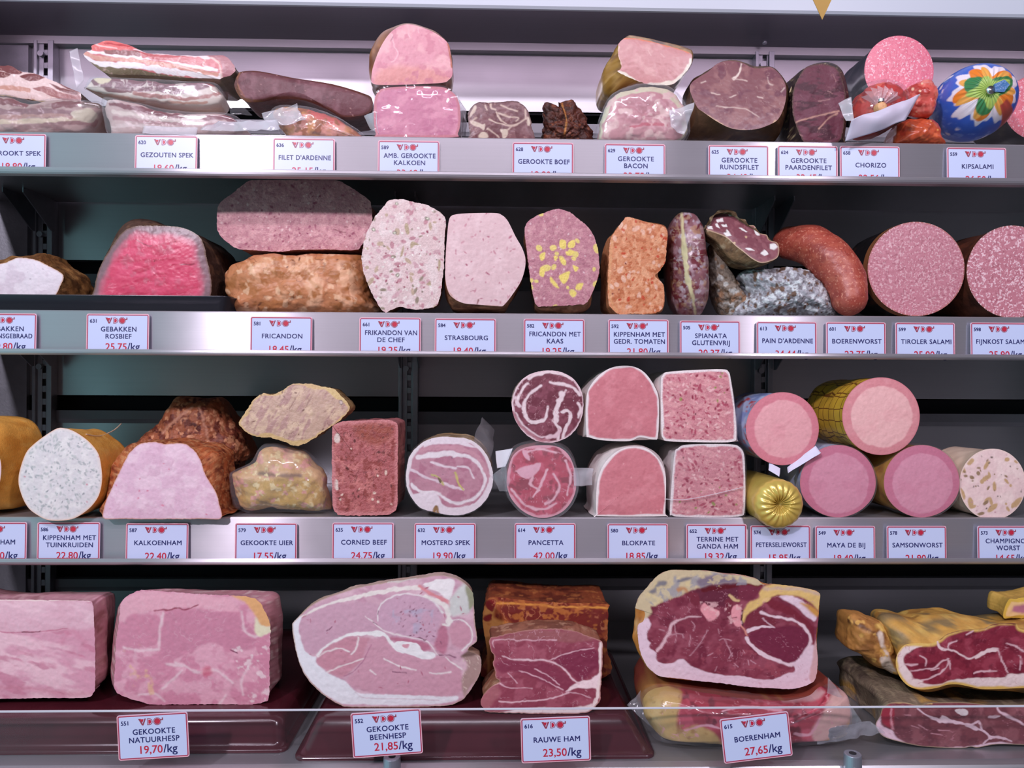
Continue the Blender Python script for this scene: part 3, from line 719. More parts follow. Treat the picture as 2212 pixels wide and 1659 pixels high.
def logo_parts():
    h = 0.0062
    k_ = 1.34
    V, F, K = [], [], []
    def poly(pts, y, k):
        n = len(V); V.extend([(x * k_, y, z * k_) for x, z in pts]); F.append([n + i for i in range(len(pts))]); K.append(k)
    def rng(cx, cz, r1, r2, y, k, a0=0, a1=360, n=30):
        for i in range(n):
            t, u = math.radians(a0 + (a1 - a0) * i / n), math.radians(a0 + (a1 - a0) * (i + 1) / n)
            poly([(cx + r1 * math.cos(t), cz + r1 * math.sin(t)), (cx + r1 * math.cos(u), cz + r1 * math.sin(u)), (cx + r2 * math.cos(u), cz + r2 * math.sin(u)), (cx + r2 * math.cos(t), cz + r2 * math.sin(t))], y, k)
    # V : outlined strokes with a red wedge
    poly([(-.0122, h), (-.0100, h), (-.0082, .0014), (-.0064, h), (-.0050, h), (-.0075, 0), (-.0089, 0)], -.00056, 1)
    poly([(-.0107, h * .93), (-.0072, h * .93), (-.0083, .0026)], -.00060, 0)
    # D
    def dshape(k): return [(-.0040 + k, h - k), (-.0040 + k, k)] + [(-.0022 + (.0031 - k) * math.cos(math.radians(a)), h / 2 + (h / 2 - k) * math.sin(math.radians(a))) for a in range(-90, 91, 15)]
    poly(dshape(0)[::-1], -.00056, 1); 
    n0 = len(F); poly(dshape(.0006)[::-1], -.00058, 2); poly(dshape(.0011)[::-1], -.00060, 0)
    # C with its ball and hook
    rng(.0052, h / 2, .0036, .0031, -.00056, 1); poly([(.0052 + .0028 * math.cos(math.radians(a)), h / 2 + .0028 * math.sin(math.radians(a))) for a in range(0, 360, 15)], -.00058, 0)
    rng(.0052, h / 2, .0024, .0019, -.0006, 1, 70, 290, 18)
    poly([(.0078, h * .62), (.0106, h * .62), (.0106, h * 1.02), (.0096, h * 1.02), (.0096, h * .78), (.0078, h * .78)], -.00060, 1)
    return V, F, K
_V, _F, _K = logo_parts()
ME_LOGO = flat('logo', _V, _F, M_LOGO); ME_LOGO.materials.append(M_LOGOD); ME_LOGO.materials.append(M_CARD); ME_LOGO.polygons.foreach_set('material_index', np.array(_K, np.int32))
def part(name, me, parent, loc=(0, 0, 0)):
    o = bpy.data.objects.new(name, me); COLL.objects.link(o); o.parent = parent; o.location = loc; return o
_b = MB().plate(rrect(CARD_W, 0.0525, 0.0028, cz=0.00175), -0.0004, 0.0004); ME_CARD_R = flat('card', _b.V, _b.F, M_CARD)
def shift_z(me, d):
    for v in me.vertices: v.co.z += d
    return me
ME_B1_R = shift_z(ring_mesh('border', CARD_W - 0.0022, 0.0503, 0.0022, 0.0013, -0.00052, M_RED), 0.00175)
ME_B0_R = shift_z(ring_mesh('edge', CARD_W, 0.0525, 0.0028, 0.0009, -0.00046, M_PINK), 0.00175)
def card(num, lines, price, cx, cz, y, ang=0.0, lean=0.0, label='', group='price cards', scale=1.0):
    rail = group == 'price cards'
    e = empty('price_card', (cx, y, cz), label, 'price card', group); e.rotation_euler = (lean, ang, 0); e.scale = (scale,) * 3
    part('card', ME_CARD_R if rail else ME_CARD, e)
    b = part('border', ME_B1_R if rail else ME_B1, e); part('edge', ME_B0_R if rail else ME_B0, b)
    part('logo', ME_LOGO, e, (-0.001, 0, CARD_H * 0.255))
    if num:
        me, wd = text_mesh(num, 0.0050, M_NAVY, 0.0, name='item_number'); part('item_number', me, e, (-CARD_W / 2 + 0.0048, 0, CARD_H * 0.275))
    hs = {1: [-0.052 * 1], 2: [0.055, -0.125]}[len(lines)]
    for t, zf in zip(lines, hs):
        me, wd = text_mesh(t, 0.0066, M_NAVY, 0.0, 1.08, name='product_name', maxw=CARD_W * 0.84, xs=1.0); part('product_name', me, e, (-wd / 2 + 0.0012, 0, CARD_H * zf))
    me, wd = text_mesh(price, 0.0096, M_LOGO, 0.0, name='price', xs=1.0); me2, w2 = text_mesh('/kg', 0.0102, M_NAVY, 0.0, name='unit')
    zb_ = -CARD_H * (0.412 if rail else 0.372)
    part('price', me, e, (-0.0165, 0, zb_)); part('unit', me2, e, (-0.0165 + wd + 0.0012, 0, zb_))
    return e
ROWS = [
 [(-35, 99, 289, '', ['GEROOKT SPEK'], '18,80', 'cut off by photo edge'), (291, 428, 293, '620', ['GEZOUTEN SPEK'], '18,60', 0), (590, 724, 299, '636', ["FILET D'ARDENNE"], '25,15', 0),
  (817, 949, 304, '589', ['AMB. GEROOKTE', 'KALKOEN'], '33,60', 0), (1107, 1239, 308, '628', ['GEROOKTE BOEF'], '19,80', 0), (1306, 1437, 311, '629', ['GEROOKTE', 'BACON'], '23,75', 0),
  (1529, 1661, 314, '625', ['GEROOKTE', 'RUNDSFILET'], '34,40', 0), (1679, 1810, 315, '624', ['GEROOKTE', 'PAARDENFILET'], '32,45', 0), (1814, 1943, 316, '658', ['CHORIZO'], '22,56', 0), (2044, 2174, 319, '559', ['KIPSALAMI'], '26,50', 0)],
 [(-56, 79, 677, '', ['GEBAKKEN', 'VARKENSGEBRAAD'], '19,80', 'cut off by photo edge'), (186, 324, 678, '631', ['GEBAKKEN', 'ROSBIEF'], '25,75', 0), (541, 675, 684, '581', ['FRICANDON'], '18,45', 0),
  (776, 910, 686, '661', ['FRIKANDON VAN', 'DE CHEF'], '19,25', 0), (939, 1072, 688, '584', ['STRASBOURG'], '18,40', 0), (1131, 1263, 689, '582', ['FRICANDON MET', 'KAAS'], '19,25', 0), (1313, 1445, 690, '592', ['KIPPENHAM MET', 'GEDR. TOMATEN'], '21,80', 0),
  (1467, 1600, 693, '505', ['SPIANATA', 'GLUTENVRIJ'], '20,37', 0), (1633, 1765, 695, '613', ["PAIN D'ARDENNE"], '34,44', 0), (1783, 1914, 696, '601', ['BOERENWORST'], '23,75', 0), (1932, 2064, 697, '599', ['TIROLER SALAMI'], '25,90', 0), (2094, 2226, 697, '598', ['FIJNKOST SALAMI'], '25,90', 0)],
 [(-76, 57, 1128, '', ['KIPPENHAM'], '21,40', 'cut off by photo edge'), (80, 218, 1128, '586', ['KIPPENHAM MET', 'TUINKRUIDEN'], '22,80', 0), (272, 408, 1130, '587', ['KALKOENHAM'], '22,40', 0), (508, 642, 1130, '579', ['GEKOOKTE UIER'], '17,55', 0),
  (717, 852, 1129, '635', ['CORNED BEEF'], '24,75', 0), (895, 1028, 1130, '632', ['MOSTERD SPEK'], '19,90', 0), (1111, 1244, 1130, '614', ['PANCETTA'], '42,00', 0), (1311, 1444, 1131, '580', ['BLOKPATE'], '18,85', 0), (1481, 1614, 1132, '652', ['TERRINE MET', 'GANDA HAM'], '19,32', 0),
  (1620, 1751, 1135, '574', ['PETERSELIEWORST'], '15,95', 0), (1760, 1891, 1136, '549', ['MAYA DE BIJ'], '18,40', 0), (1914, 2045, 1136, '578', ['SAMSONWORST'], '21,90', 0), (2109, 2241, 1136, '573', ['CHAMPIGNON', 'WORST'], '14,65', 0)]]
for i, row in enumerate(ROWS):
    ztop = RZ[i][0] - 0.0058
    for (l, r, t, num, lines, price, ex) in row:
        cx = (at(l, t, -0.004)[0] + at(r, t, -0.004)[0]) / 2
        top = float(at((l + r) / 2, t, -0.004)[2])
        lab = 'white price card with red border on the %s rail, ' % SHELF_WORDS[i] + (('numbered ' + num) if num else ex)
        card(num, lines, price, cx, top - CARD_H / 2, -0.0045, 0, math.radians(-1.5), lab)
for (l, t, r, rt, num, lines, price, dy, lb) in ((252, 1546, 405, 1537, '551', ['GEKOOKTE', 'NATUURHESP'], '19,70', 0, 'below the pink block ham'), (757, 1541, 908, 1530, '552', ['GEKOOKTE', 'BEENHESP'], '21,85', -0.004, 'above a clamp post'),
                                      (1124, 1552, 1274, 1546, '616', ['RAUWE HAM'], '23,50', 0, 'below the dark raw ham'), (1554, 1554, 1702, 1536, '615', ['BOERENHAM'], '27,65', -0.002, 'before the film-wrapped ham')):
    Y = -0.202; a, b = at(l, t, Y), at(r, rt, Y); d = b - a; wd = np.linalg.norm(d); ang = -math.atan2(d[2], d[0]); u = d / wd; dn = np.array([u[2], 0, -u[0]])
    c = (a + b) / 2 + dn * (wd * CARD_H / CARD_W / 2)
    e = card(num, lines, price, c[0], c[2], Y, ang, 0, 'tilted white price card numbered %s clipped to the glass guard, %s' % (num, lb), 'price cards on the glass', wd / CARD_W)
    cl = MB().box(-0.008, 0.008, 0.0006, 0.0012, -0.012, 0.02).box(-0.008, 0.008, 0.0006, 0.025, 0.0005, 0.0012); me = flat('clip', cl.V, cl.F, FILM_L); part('clear_clip', me, e)
# golden paper pennant hanging in front of the canopy
p0, p1, p2 = at(1742, -30, 0.02), at(1810, -30, 0.02), at(1776, 43, 0.02)
tri = [(p0[0], p0[2]), (p2[0], p2[2]), (p1[0], p1[2])]
o = MB().plate(tri, 0.0195, 0.0203).obj('paper_pennant', mat('gold_paper', color=C(176, 128, 52), rough=0.5, var=(20, 0.1))); tag(o, 'golden triangular paper pennant pointing down from the top edge', 'pennant')
# ================================================================== top row: bellies, smoked fillets, salamis
WHT = C(244, 222, 236)
S1 = SH[0]
def belly_side(a=(120, 70, 62)): return (C(*a), [(C(200, 165, 160), 0.03, 0.0, 0.5, 0.7), (C(90, 45, 40), 0.02, 0.1, 0.5, 0.6)])
# smoked belly, cut off by the left edge
b2 = lump('smoked_belly', 'film-wrapped smoked pork belly lying at the left edge under a bare slab', 'bacon', Q('Z1', '-420,1180 0,1165 180,1175 330,1225 480,1250 700,1215 950,1215 1130,1235 1240,1250 1270,1330 1200,1440 1060,1530 900,1545 480,1560 0,1545 -420,1540'), Y=0.035, fd=0.02, back=0.15, p=4, rest=S1,
     base=C(178, 140, 140), layers=[('patch', C(140, 90, 92), 22, -0.1, 0.4, {'st': (2.5, 0.5)}), ('line', Q('Z1', '-400,1330 80,1330 400,1330 850,1340'), 11, C(138, 88, 96)), ('line', Q('Z1', '-400,1210 60,1215 190,1235 300,1250'), 13, C(120, 35, 40)),
     ('line', Q('Z1', '640,1270 780,1245 930,1250'), 12, C(118, 38, 42)), ('line', Q('Z1', '-400,1450 300,1450 620,1440 900,1410 1100,1440'), 10, C(206, 178, 160)), ('line', Q('Z1', '-400,1400 300,1390 700,1380 840,1400'), 7, C(168, 118, 112)),
     ('poly', Q('Z1', '850,1340 1050,1290 1170,1360 1120,1450 1000,1460 900,1420'), C(205, 185, 170)), ('line', Q('Z1', '1000,1250 1100,1250 1230,1255'), 12, C(105, 75, 66))], m=MOIST, wob=0.003, group='smoked pork bellies')
wrap_lump(b2, 0.002)
b1 = meat('smoked_belly', 'bare smoked pork belly slab on top of the pile at the left edge', 'bacon', Q('Z1', '-420,745 0,780 120,780 260,850 420,870 560,930 700,985 850,1055 950,1095 970,1130 960,1220 800,1225 560,1235 330,1190 0,1150 -420,1130'), Y=0.04, L=0.105, base=C(226, 190, 196), group='smoked pork bellies', ctr=(30, 185),
     layers=[('polys', [Q('Z1', '-420,745 0,770 130,785 270,860 180,890 90,880 0,850 -420,850'), Q('Z1', '-420,840 -60,850 130,890 60,935 0,930 -420,930'), Q('Z1', '240,905 400,880 530,930 430,970 320,965'), Q('Z1', '600,1005 720,1040 850,1080 950,1105 930,1130 800,1110 680,1060'), Q('Z1', '680,980 800,1020 940,1090 960,1110 800,1060')], C(116, 52, 56)),
       ('line', Q('Z1', '-400,1040 0,1045 200,1060 350,1090'), 9, C(196, 138, 130)), ('poly', Q('Z1', '400,1050 550,1040 750,1110 900,1130 960,1150 960,1215 750,1200 600,1140 460,1080'), C(160, 100, 104)), ('line', Q('Z1', '520,1120 700,1195 820,1215'), 4, C(222, 186, 190)),
       ('line', Q('Z1', '-400,1135 0,1150 330,1200 560,1230'), 6, C(150, 112, 66)), ('vein', C(200, 150, 150), 9, 0.12, {'amt': .5})], side=belly_side((96, 60, 44)), rag=.0012)
# salted pork bellies stacked in film
pb3 = lump('pork_belly', 'film-wrapped pork belly at the bottom of the middle belly stack', 'bacon', Q('R1', '690,650 800,660 950,690 1100,730 1280,742 1480,745 1560,785 1540,835 1380,850 1100,855 850,850 730,835 690,760'), Y=0.03, fd=0.018, back=0.15, p=4, rest=S1, base=C(196, 160, 164),
     layers=[('line', Q('R1', '720,670 900,705 1080,740 1300,755 1480,765 1530,790'), 11, C(122, 44, 56)), ('line', Q('R1', '740,760 950,790 1250,800 1500,810'), 8, C(176, 126, 134)), ('line', Q('R1', '730,720 900,750 1100,775 1300,790'), 8, C(222, 196, 196)), ('patch', C(226, 200, 206), 20, 0.1, 0.5, {'st': (3, .5), 'amt': .6})], m=MOIST, group='pork bellies in the film stack')
wrap_lump(pb3, 0.002)
sheet(pb3.o, 'film_flap', [(470, 262), (598, 258), (604, 282), (430, 280)], [0.012, 0.012, 0.005, 0.005], FLAP, 0.005, 0.02)
sheet(pb3.o, 'paper_slip', [(310, 272), (428, 276), (424, 292), (308, 288)], [0.006, 0.006, -0.002, -0.002], FLAP, 0.001)
pb2 = lump('pork_belly', 'film-wrapped pork belly in the middle of the belly stack', 'bacon', Q('R1', '560,560 600,502 720,500 900,508 1100,522 1250,528 1400,534 1450,585 1470,640 1430,700 1330,720 1150,715 950,690 760,655 620,625 550,590'), Y=0.032, fd=0.015, back=0.06, p=4, inset=.004, base=C(226, 204, 202),
     layers=[('poly', Q('R1', '590,500 720,490 900,500 1100,515 1250,520 1390,530 1300,580 1150,610 1050,595 960,590 850,590 700,570 600,545'), C(134, 84, 96)), ('vein', C(214, 188, 190), 16, 0.16, {'within': Q('R1', '590,500 1390,530 1300,590 1150,610 600,560')}), ('poly', Q('R1', '600,490 690,485 720,520 660,545 620,520'), C(226, 206, 184)),
       ('poly', Q('R1', '680,560 850,590 800,600 700,590'), C(122, 60, 66)), ('line', Q('R1', '545,570 640,605 760,625 950,650 1150,665 1330,660'), 5.5, C(196, 142, 130)), ('line', Q('R1', '870,600 1000,620 1100,625 1200,640 1330,620 1420,600'), 8, C(178, 116, 112)), ('line', Q('R1', '700,610 900,640 1100,655'), 3, C(204, 160, 150)),
       ('poly', Q('R1', '1330,525 1440,545 1420,560 1340,550'), C(150, 60, 56)), ('line', Q('R1', '600,615 800,665 1000,705 1200,715'), 3, C(150, 130, 110))], m=MOIST, group='pork bellies in the film stack')
wrap_lump(pb2, 0.002)
sheet(pb2.o, 'film_flap', [(150, 112), (168, 104), (182, 176), (166, 192)], [0.025, 0.03, 0.028, 0.02], FLAP, 0.002)
sheet(pb2.o, 'film_flap', [(490, 200), (514, 216), (545, 250), (500, 246)], [0.032, 0.04, 0.03, 0.025], FILM_L, 0.003, 0.015)
pb1 = meat('pork_belly', 'unwrapped streaky pork belly on top of the belly stack', 'bacon', Q('R1', '585,290 640,268 680,253 740,258 840,285 900,312 960,335 1060,340 1150,350 1210,348 1300,358 1350,365 1400,350 1450,352 1500,390 1530,450 1500,490 1440,510 1420,520 1360,515 1200,512 1050,500 900,492 740,490 660,470 590,420 540,370 530,345 560,320 582,318'), Y=0.028, L=0.10, inset=.002, base=C(206, 112, 122), group='pork bellies in the film stack', ctr=(330, 132), fm=MOIST, bulge=0.005,
     layers=[('line', Q('R1', '545,365 600,405 740,425 900,435 1050,455 1200,480 1420,500'), 13, WHT), ('line', Q('R1', '550,345 640,378 740,392 900,400 1050,422 1200,448 1400,485'), 8.5, C(216, 152, 146)), ('line', Q('R1', '560,320 640,345 760,368 900,378 1000,385 1100,400 1200,428 1400,455'), 7, WHT),
       ('line', Q('R1', '690,338 800,350 900,356'), 11, C(150, 96, 100)), ('line', Q('R1', '930,365 1050,385 1200,405 1320,425'), 10, C(196, 104, 112)), ('line', Q('R1', '880,322 960,337 1060,347 1200,356 1350,380'), 7, C(246, 206, 218)), ('poly', Q('R1', '585,290 640,266 680,250 760,262 840,285 890,322 760,328 640,328 590,318'), C(226, 112, 116)), ('line', Q('R1', '620,280 660,302 760,318'), 3.5, C(240, 190, 196)), ('line', Q('R1', '680,285 760,292 850,305'), 4, C(190, 70, 80)),
       ('poly', Q('R1', '1350,372 1420,400 1440,470 1425,520 1500,490 1535,440 1500,385 1450,350 1400,348'), C(178, 116, 128)), ('line', Q('R1', '1370,380 1420,420 1430,500'), 4, C(226, 186, 186)), ('line', Q('R1', '1180,360 1160,400'), 2, C(238, 190, 196)), ('line', Q('R1', '1330,390 1320,430'), 2, C(240, 200, 200)),
       ('poly', Q('R1', '575,395 640,425 740,442 900,455 1080,485 1250,515 1100,515 900,498 740,496 660,476 590,425'), C(122, 102, 86)), ('vein', C(240, 190, 200), 10, 0.1, {'amt': .35})], side=(C(122, 102, 86), [(C(200, 150, 150), .03, .1, .5, .5)]), rag=.001)
# smoked ham fillet on a wrapped one
fa2 = lump('smoked_fillet', 'film-wrapped orange smoked fillet lying under the long dark fillet', 'smoked meat', Q('R1', '1740,740 1790,692 1900,682 2080,716 2230,772 2370,815 2395,870 2100,875 1880,862 1760,790'), Y=0.05, fd=0.03, back=0.04, p=2.6, inset=.0045, rest=S1, base=C(206, 132, 76),
     layers=[('patch', C(232, 150, 140), 26, -0.1, 0.4), ('poly', Q('R1', '1950,680 2080,690 2200,740 2240,800 2100,800 2000,740'), C(214, 92, 88), {'soft': 6}), ('patch', C(168, 92, 52), 14, 0.15, 0.5)], m=SHINY, group='smoked ham fillets')
wrap_lump(fa2, 0.002)
sheet(fa2.o, 'film_flap', [(566, 240), (640, 224), (660, 262), (580, 276)], [0.022, 0.018, 0.014, 0.016], FLAP, 0.006, 0.02)
fa1 = meat('smoked_fillet', 'long dark mahogany smoked fillet lying across the wrapped orange fillet', 'smoked meat', Q('R1', '1510,520 1530,470 1570,452 1680,452 1900,495 2150,535 2350,595 2408,630 2412,700 2380,740 2300,760 2200,760 2080,700 1950,655 1800,648 1700,665 1600,668 1540,630 1505,560'), Y=0.035, L=0.08, inset=.002, base=C(112, 66, 76), fm=COOKED, ctr=(640, 195), group='smoked ham fillets',
     layers=[('patch', C(132, 84, 96), 30, -0.1, 0.5), ('ring', 4, C(92, 46, 42)), ('poly', Q('R1', '1495,520 1530,460 1570,450 1545,500 1540,560 1580,630 1700,655 1600,672 1530,640'), C(104, 62, 44)), ('line', Q('R1', '1545,470 1535,520 1545,570 1580,620'), 2.5, C(160, 100, 84)), ('spots', C(170, 120, 124), 40, .8, 1.6), ('patch', C(92, 50, 60), 18, .2, .6, {'amt': .6})], side=(C(96, 48, 44), [(C(60, 28, 26), .03, .0, .5, .8)]), bulge=.006)
# smoked turkey: brown skinned block on a pink wrapped one
kt2 = meat('smoked_turkey', 'pink film-wrapped smoked turkey block resting on the shelf under the brown-skinned one', 'smoked meat', Q('Z2', '90,1090 150,1050 330,1030 560,1025 830,1030 930,1060 1020,1130 1065,1220 1082,1330 1080,1480 1050,1590 980,1640 120,1640 60,1590 35,1450 35,1280 50,1160'), Y=0.005, L=0.105, rest=S1, base=C(212, 128, 160), group='smoked turkey blocks',
     layers=[('patch', C(226, 146, 174), 30, -.1, .4), ('patch', C(198, 110, 146), 18, .15, .5, {'st': (1.6, .7), 'amt': .7}), ('ring', 5, C(206, 122, 140)), ('vein', C(232, 160, 184), 22, .05, {'amt': .6})], side=(C(190, 110, 120), [(C(170, 84, 70), .03, 0, .5, .7)]), fm=COOKED)
wrap(kt2, 0.002, 0.002, amp=0.0018, m=FILM_L)
sheet(kt2.o, 'film_flap', [(786, 250), (812, 240), (818, 290), (800, 278)], [0.02, 0.004, 0.004, 0.02], FLAP, .002)
sheet(kt2.o, 'film_flap', [(994, 215), (1008, 240), (1008, 292), (988, 296)], [0.03, 0.05, 0.05, 0.02], FLAP, .003)
kt1 = meat('smoked_turkey', 'smoked turkey block with brown skin and pale pink cut face, top of its pair', 'smoked meat', Q('Z2', '320,320 400,290 470,285 600,315 780,390 930,510 965,640 985,790 985,900 940,960 860,995 500,1015 100,1020 15,990 5,950 20,820 80,640 150,500 230,390'), Y=0.01, L=0.105, bd=0.035, group='smoked turkey blocks', base=C(222, 148, 168),
     body=Q('Z2', '300,325 430,290 600,315 790,390 945,520 985,640 1000,800 990,900 940,975 850,1020 500,1030 200,1060 80,1095 20,1065 -25,990 -35,850 -20,640 30,510 130,400'),
     layers=[('patch', C(234, 168, 182), 26, -.1, .4), ('poly', Q('Z2', '100,850 300,790 560,800 760,830 950,900 900,985 500,1005 60,1005'), C(222, 146, 150), {'soft': 10}), ('patch', C(206, 124, 148), 16, .2, .5, {'amt': .7}), ('lines', [Q('Z2', '270,420 290,560 330,640 300,720 260,740'), Q('Z2', '450,420 470,460'), Q('Z2', '570,350 575,400'), Q('Z2', '820,480 860,520')], 1.8, C(238, 180, 196)), ('line', Q('Z2', '250,500 280,450'), 1.5, C(140, 90, 110)), ('line', Q('Z2', '930,520 955,650 980,800'), 4, C(176, 96, 76))],
     side=(C(154, 92, 62), [(C(120, 62, 40), .03, 0, .5, .8), (C(190, 120, 84), .015, .2, .6, .5)]), fm=COOKED, smt=SHINY)
# smoked beef
rb1 = meat('smoked_beef', 'small marbled smoked beef piece with white fat veins on its cut face', 'smoked meat', Q('Z2', '1165,1330 1230,1250 1290,1215 1400,1218 1560,1212 1690,1198 1780,1215 1850,1265 1890,1320 1925,1440 1930,1500 1915,1640 1200,1640 1180,1560 1160,1440'), Y=0.02, L=0.10, rest=S1, base=C(108, 62, 70), rag=.0012, group='smoked beef pieces',
     layers=[('patch', C(130, 84, 92), 14, -.1, .4), ('polys', [Q('Z2', '1195,1360 1230,1270 1262,1270 1250,1330 1200,1400'), Q('Z2', '1190,1450 1240,1440 1330,1490 1370,1490 1350,1560 1290,1520 1210,1480'), Q('Z2', '1310,1590 1390,1590 1410,1650 1300,1650'), Q('Z2', '1550,1545 1640,1560 1620,1650 1590,1650 1570,1590'), Q('Z2', '1880,1430 1900,1400 1925,1440 1900,1500 1880,1500')], C(206, 178, 170)),
       ('lines', [Q('Z2', '1210,1450 1270,1410'), Q('Z2', '1420,1430 1500,1465 1620,1500 1700,1510 1780,1470 1860,1420 1900,1400'), Q('Z2', '1510,1350 1560,1440 1620,1480'), Q('Z2', '1530,1360 1640,1390 1760,1415 1740,1450'), Q('Z2', '1440,1240 1450,1290 1500,1320'), Q('Z2', '1560,1255 1660,1310 1760,1330'), Q('Z2', '1860,1290 1860,1420'), Q('Z2', '1400,1550 1500,1600 1540,1640'), Q('Z2', '1700,1510 1640,1560'), Q('Z2', '1370,1260 1400,1310')], 3.2, C(200, 166, 160)), ('ring', 2.5, C(80, 36, 34)), ('vein', C(176, 130, 130), 9, .07, {'amt': .5})],
     side=(C(84, 42, 36), [(C(50, 24, 20), .01, 0, .5, .8)]))
rb2 = lump('smoked_beef', 'small dark brown netted smoked beef end, no cut face showing', 'smoked meat', Q('R2', '1400,670 1440,650 1470,655 1490,668 1515,665 1500,645 1540,650 1600,632 1630,650 1650,690 1700,735 1735,800 1742,890 1410,895 1400,800'), Y=0.07, fd=0.03, back=0.05, rest=S1, base=C(84, 38, 30), wob=.005, wobs=.012, fine=.0012,
     layers=[('patch', C(56, 22, 18), 9, 0, .4), ('lines', [Q('R2', '1400,700 1500,720 1560,715'), Q('R2', '1400,750 1480,775 1560,770'), Q('R2', '1405,800 1500,815 1560,825'), Q('R2', '1405,850 1500,865 1570,860')], 3, C(48, 18, 14)), ('line', Q('R2', '1530,660 1560,740 1565,800 1550,880'), 3, C(176, 110, 60)), ('patch', C(120, 62, 44), 6, .25, .6)], m=CRUST, group='smoked beef pieces')
# smoked bacon loins
bc2 = lump('smoked_bacon', 'film-wrapped smoked bacon loin resting on the shelf under the open loin', 'bacon', Q('R2', '1840,640 1920,590 2050,560 2160,560 2250,600 2320,680 2350,780 2330,870 2200,910 1920,905 1770,890 1760,820 1800,720'), Y=0.03, fd=0.022, back=0.035, p=3.4, rest=S1, base=C(206, 140, 152),
     layers=[('ring', 11, C(216, 196, 176), {'wn': 5}), ('poly', Q('R2', '1880,700 2000,620 2150,600 2230,660 2240,760 2100,800 1950,790'), C(196, 124, 138), {'soft': 4}), ('line', Q('R2', '1980,820 2080,800 2212,805'), 6, C(186, 70, 90)), ('patch', C(228, 180, 184), 16, .1, .5)], m=MOIST, group='smoked bacon loins')
wrap_lump(bc2, 0.002)
sheet(bc2.o, 'film_flap', [(1440, 238), (1502, 224), (1478, 292), (1452, 274)], [0.005, 0.0, 0.005, 0.0], FLAP, .006, .02)
bc1 = meat('smoked_bacon', 'smoked bacon loin with golden rind and pale pink cut face, top of its pair', 'bacon', Q('R2', '1900,280 1930,250 1955,240 2050,250 2212,290 2300,315 2372,345 2378,385 2360,440 2290,520 2240,550 2130,552 2060,540 1940,490 1890,460 1915,440 1910,400 1895,360'), Y=0.03, L=0.12, bd=0.04, base=C(206, 140, 148), group='smoked bacon loins', rag=.0008,
     body=Q('R2', '1880,300 1930,252 1955,235 2060,248 2230,285 2360,325 2385,350 2375,430 2320,520 2230,565 2100,560 1990,575 1900,620 1835,645 1785,600 1775,500 1800,430 1840,380'),
     layers=[('patch', C(216, 156, 162), 26, -.1, .4), ('line', Q('R2', '1890,465 1960,500 2060,548 2140,548 2230,540 2290,510 2340,450 2368,390'), 9, C(240, 218, 214)), ('line', Q('R2', '1905,300 1890,340 1912,400 1900,440'), 4, C(236, 200, 190)), ('line', Q('R2', '1940,245 2050,255 2212,292 2360,345'), 4, C(222, 130, 110)), ('lines', [Q('R2', '2090,330 2110,360'), Q('R2', '2170,350 2190,370')], 1.5, C(226, 176, 180))],
     side=(C(168, 116, 56), [(C(126, 76, 36), .02, 0, .4, .8), (C(214, 160, 96), .012, .2, .6, .6), (C(80, 40, 30), .03, .3, .7, .6)]), smt=SHINY)
# round of smoked beef and horse fillet
rf = meat('smoked_beef_round', 'large round of smoked beef leaning back, brown rind and dull rose cut face', 'smoked meat', Q('R3', '245,540 250,490 300,450 350,420 400,375 450,358 500,356 560,370 600,390 640,400 690,395 730,395 780,440 812,500 815,570 800,640 770,700 730,730 650,760 560,768 480,755 400,715 320,660 285,630'), Y=0.0, L=0.105, tilt=0.22, bd=0.05, rest=None, base=C(134, 84, 94), wob=.003,
     body=Q('R3', '235,560 240,480 300,440 350,412 400,370 480,348 560,362 620,388 700,388 760,410 815,480 828,570 822,680 800,780 760,826 600,830 250,826 215,790 220,690'),
     layers=[('patch', C(152, 102, 108), 24, -.1, .4), ('patch', C(112, 64, 82), 20, .1, .5, {'amt': .7}), ('line', Q('R3', '300,650 380,705 480,758 580,772 700,755 750,715'), 4.5, C(204, 160, 136)), ('line', Q('R3', '548,378 535,430 505,465'), (2, 4, 7), C(226, 196, 196)), ('lines', [Q('R3', '490,465 540,475 580,480'), Q('R3', '700,455 710,490 730,500'), Q('R3', '400,630 470,635 550,640 600,660 650,690'), Q('R3', '310,490 340,480'), Q('R3', '480,575 510,560'), Q('R3', '370,550 420,565'), Q('R3', '640,570 670,580'), Q('R3', '780,540 800,520')], 2.2, C(206, 172, 172)), ('vein', C(180, 138, 140), 12, .05, {'amt': .5})],
     side=(C(92, 58, 40), [(C(60, 34, 26), .02, -.1, .4, .8), (C(140, 96, 70), .012, .25, .6, .5)]))
hf = meat('smoked_horse_fillet', 'tall dark maroon smoked fillet standing between two smoked meats, blackish rind on its left', 'smoked meat', Q('R3', '845,640 850,540 880,460 920,400 980,375 1050,375 1110,400 1140,450 1165,560 1160,680 1150,760 1110,830 935,830 890,780 860,710'), Y=0.01, L=0.13, bd=0.04, rest=S1, base=C(102, 44, 62), fm=COOKED, rag=.001,
     body=Q('R3', '805,640 812,520 850,440 920,398 990,370 1060,370 1120,400 1150,460 1172,560 1168,690 1150,780 1130,830 820,830 806,760'),
     layers=[('patch', C(112, 58, 76), 24, -.1, .4), ('patch', C(74, 32, 46), 16, .1, .5, {'st': (2, .6)}), ('ring', 2.4, C(84, 52, 50)), ('lines', [Q('R3', '870,720 960,690 1060,670 1120,655'), Q('R3', '1000,760 1060,700 1110,670')], 3, C(186, 132, 124)), ('lines', [Q('R3', '880,790 905,800'), Q('R3', '1050,540 1080,560'), Q('R3', '1000,600 1060,590'), Q('R3', '1090,440 1100,480')], 1.6, C(160, 110, 116)), ('vein', C(150, 100, 106), 12, .035, {'amt': .4})],
     side=(C(46, 28, 32), [(C(92, 66, 56), .012, .15, .5, .6), (C(190, 160, 130), .006, .45, .7, .6)]))
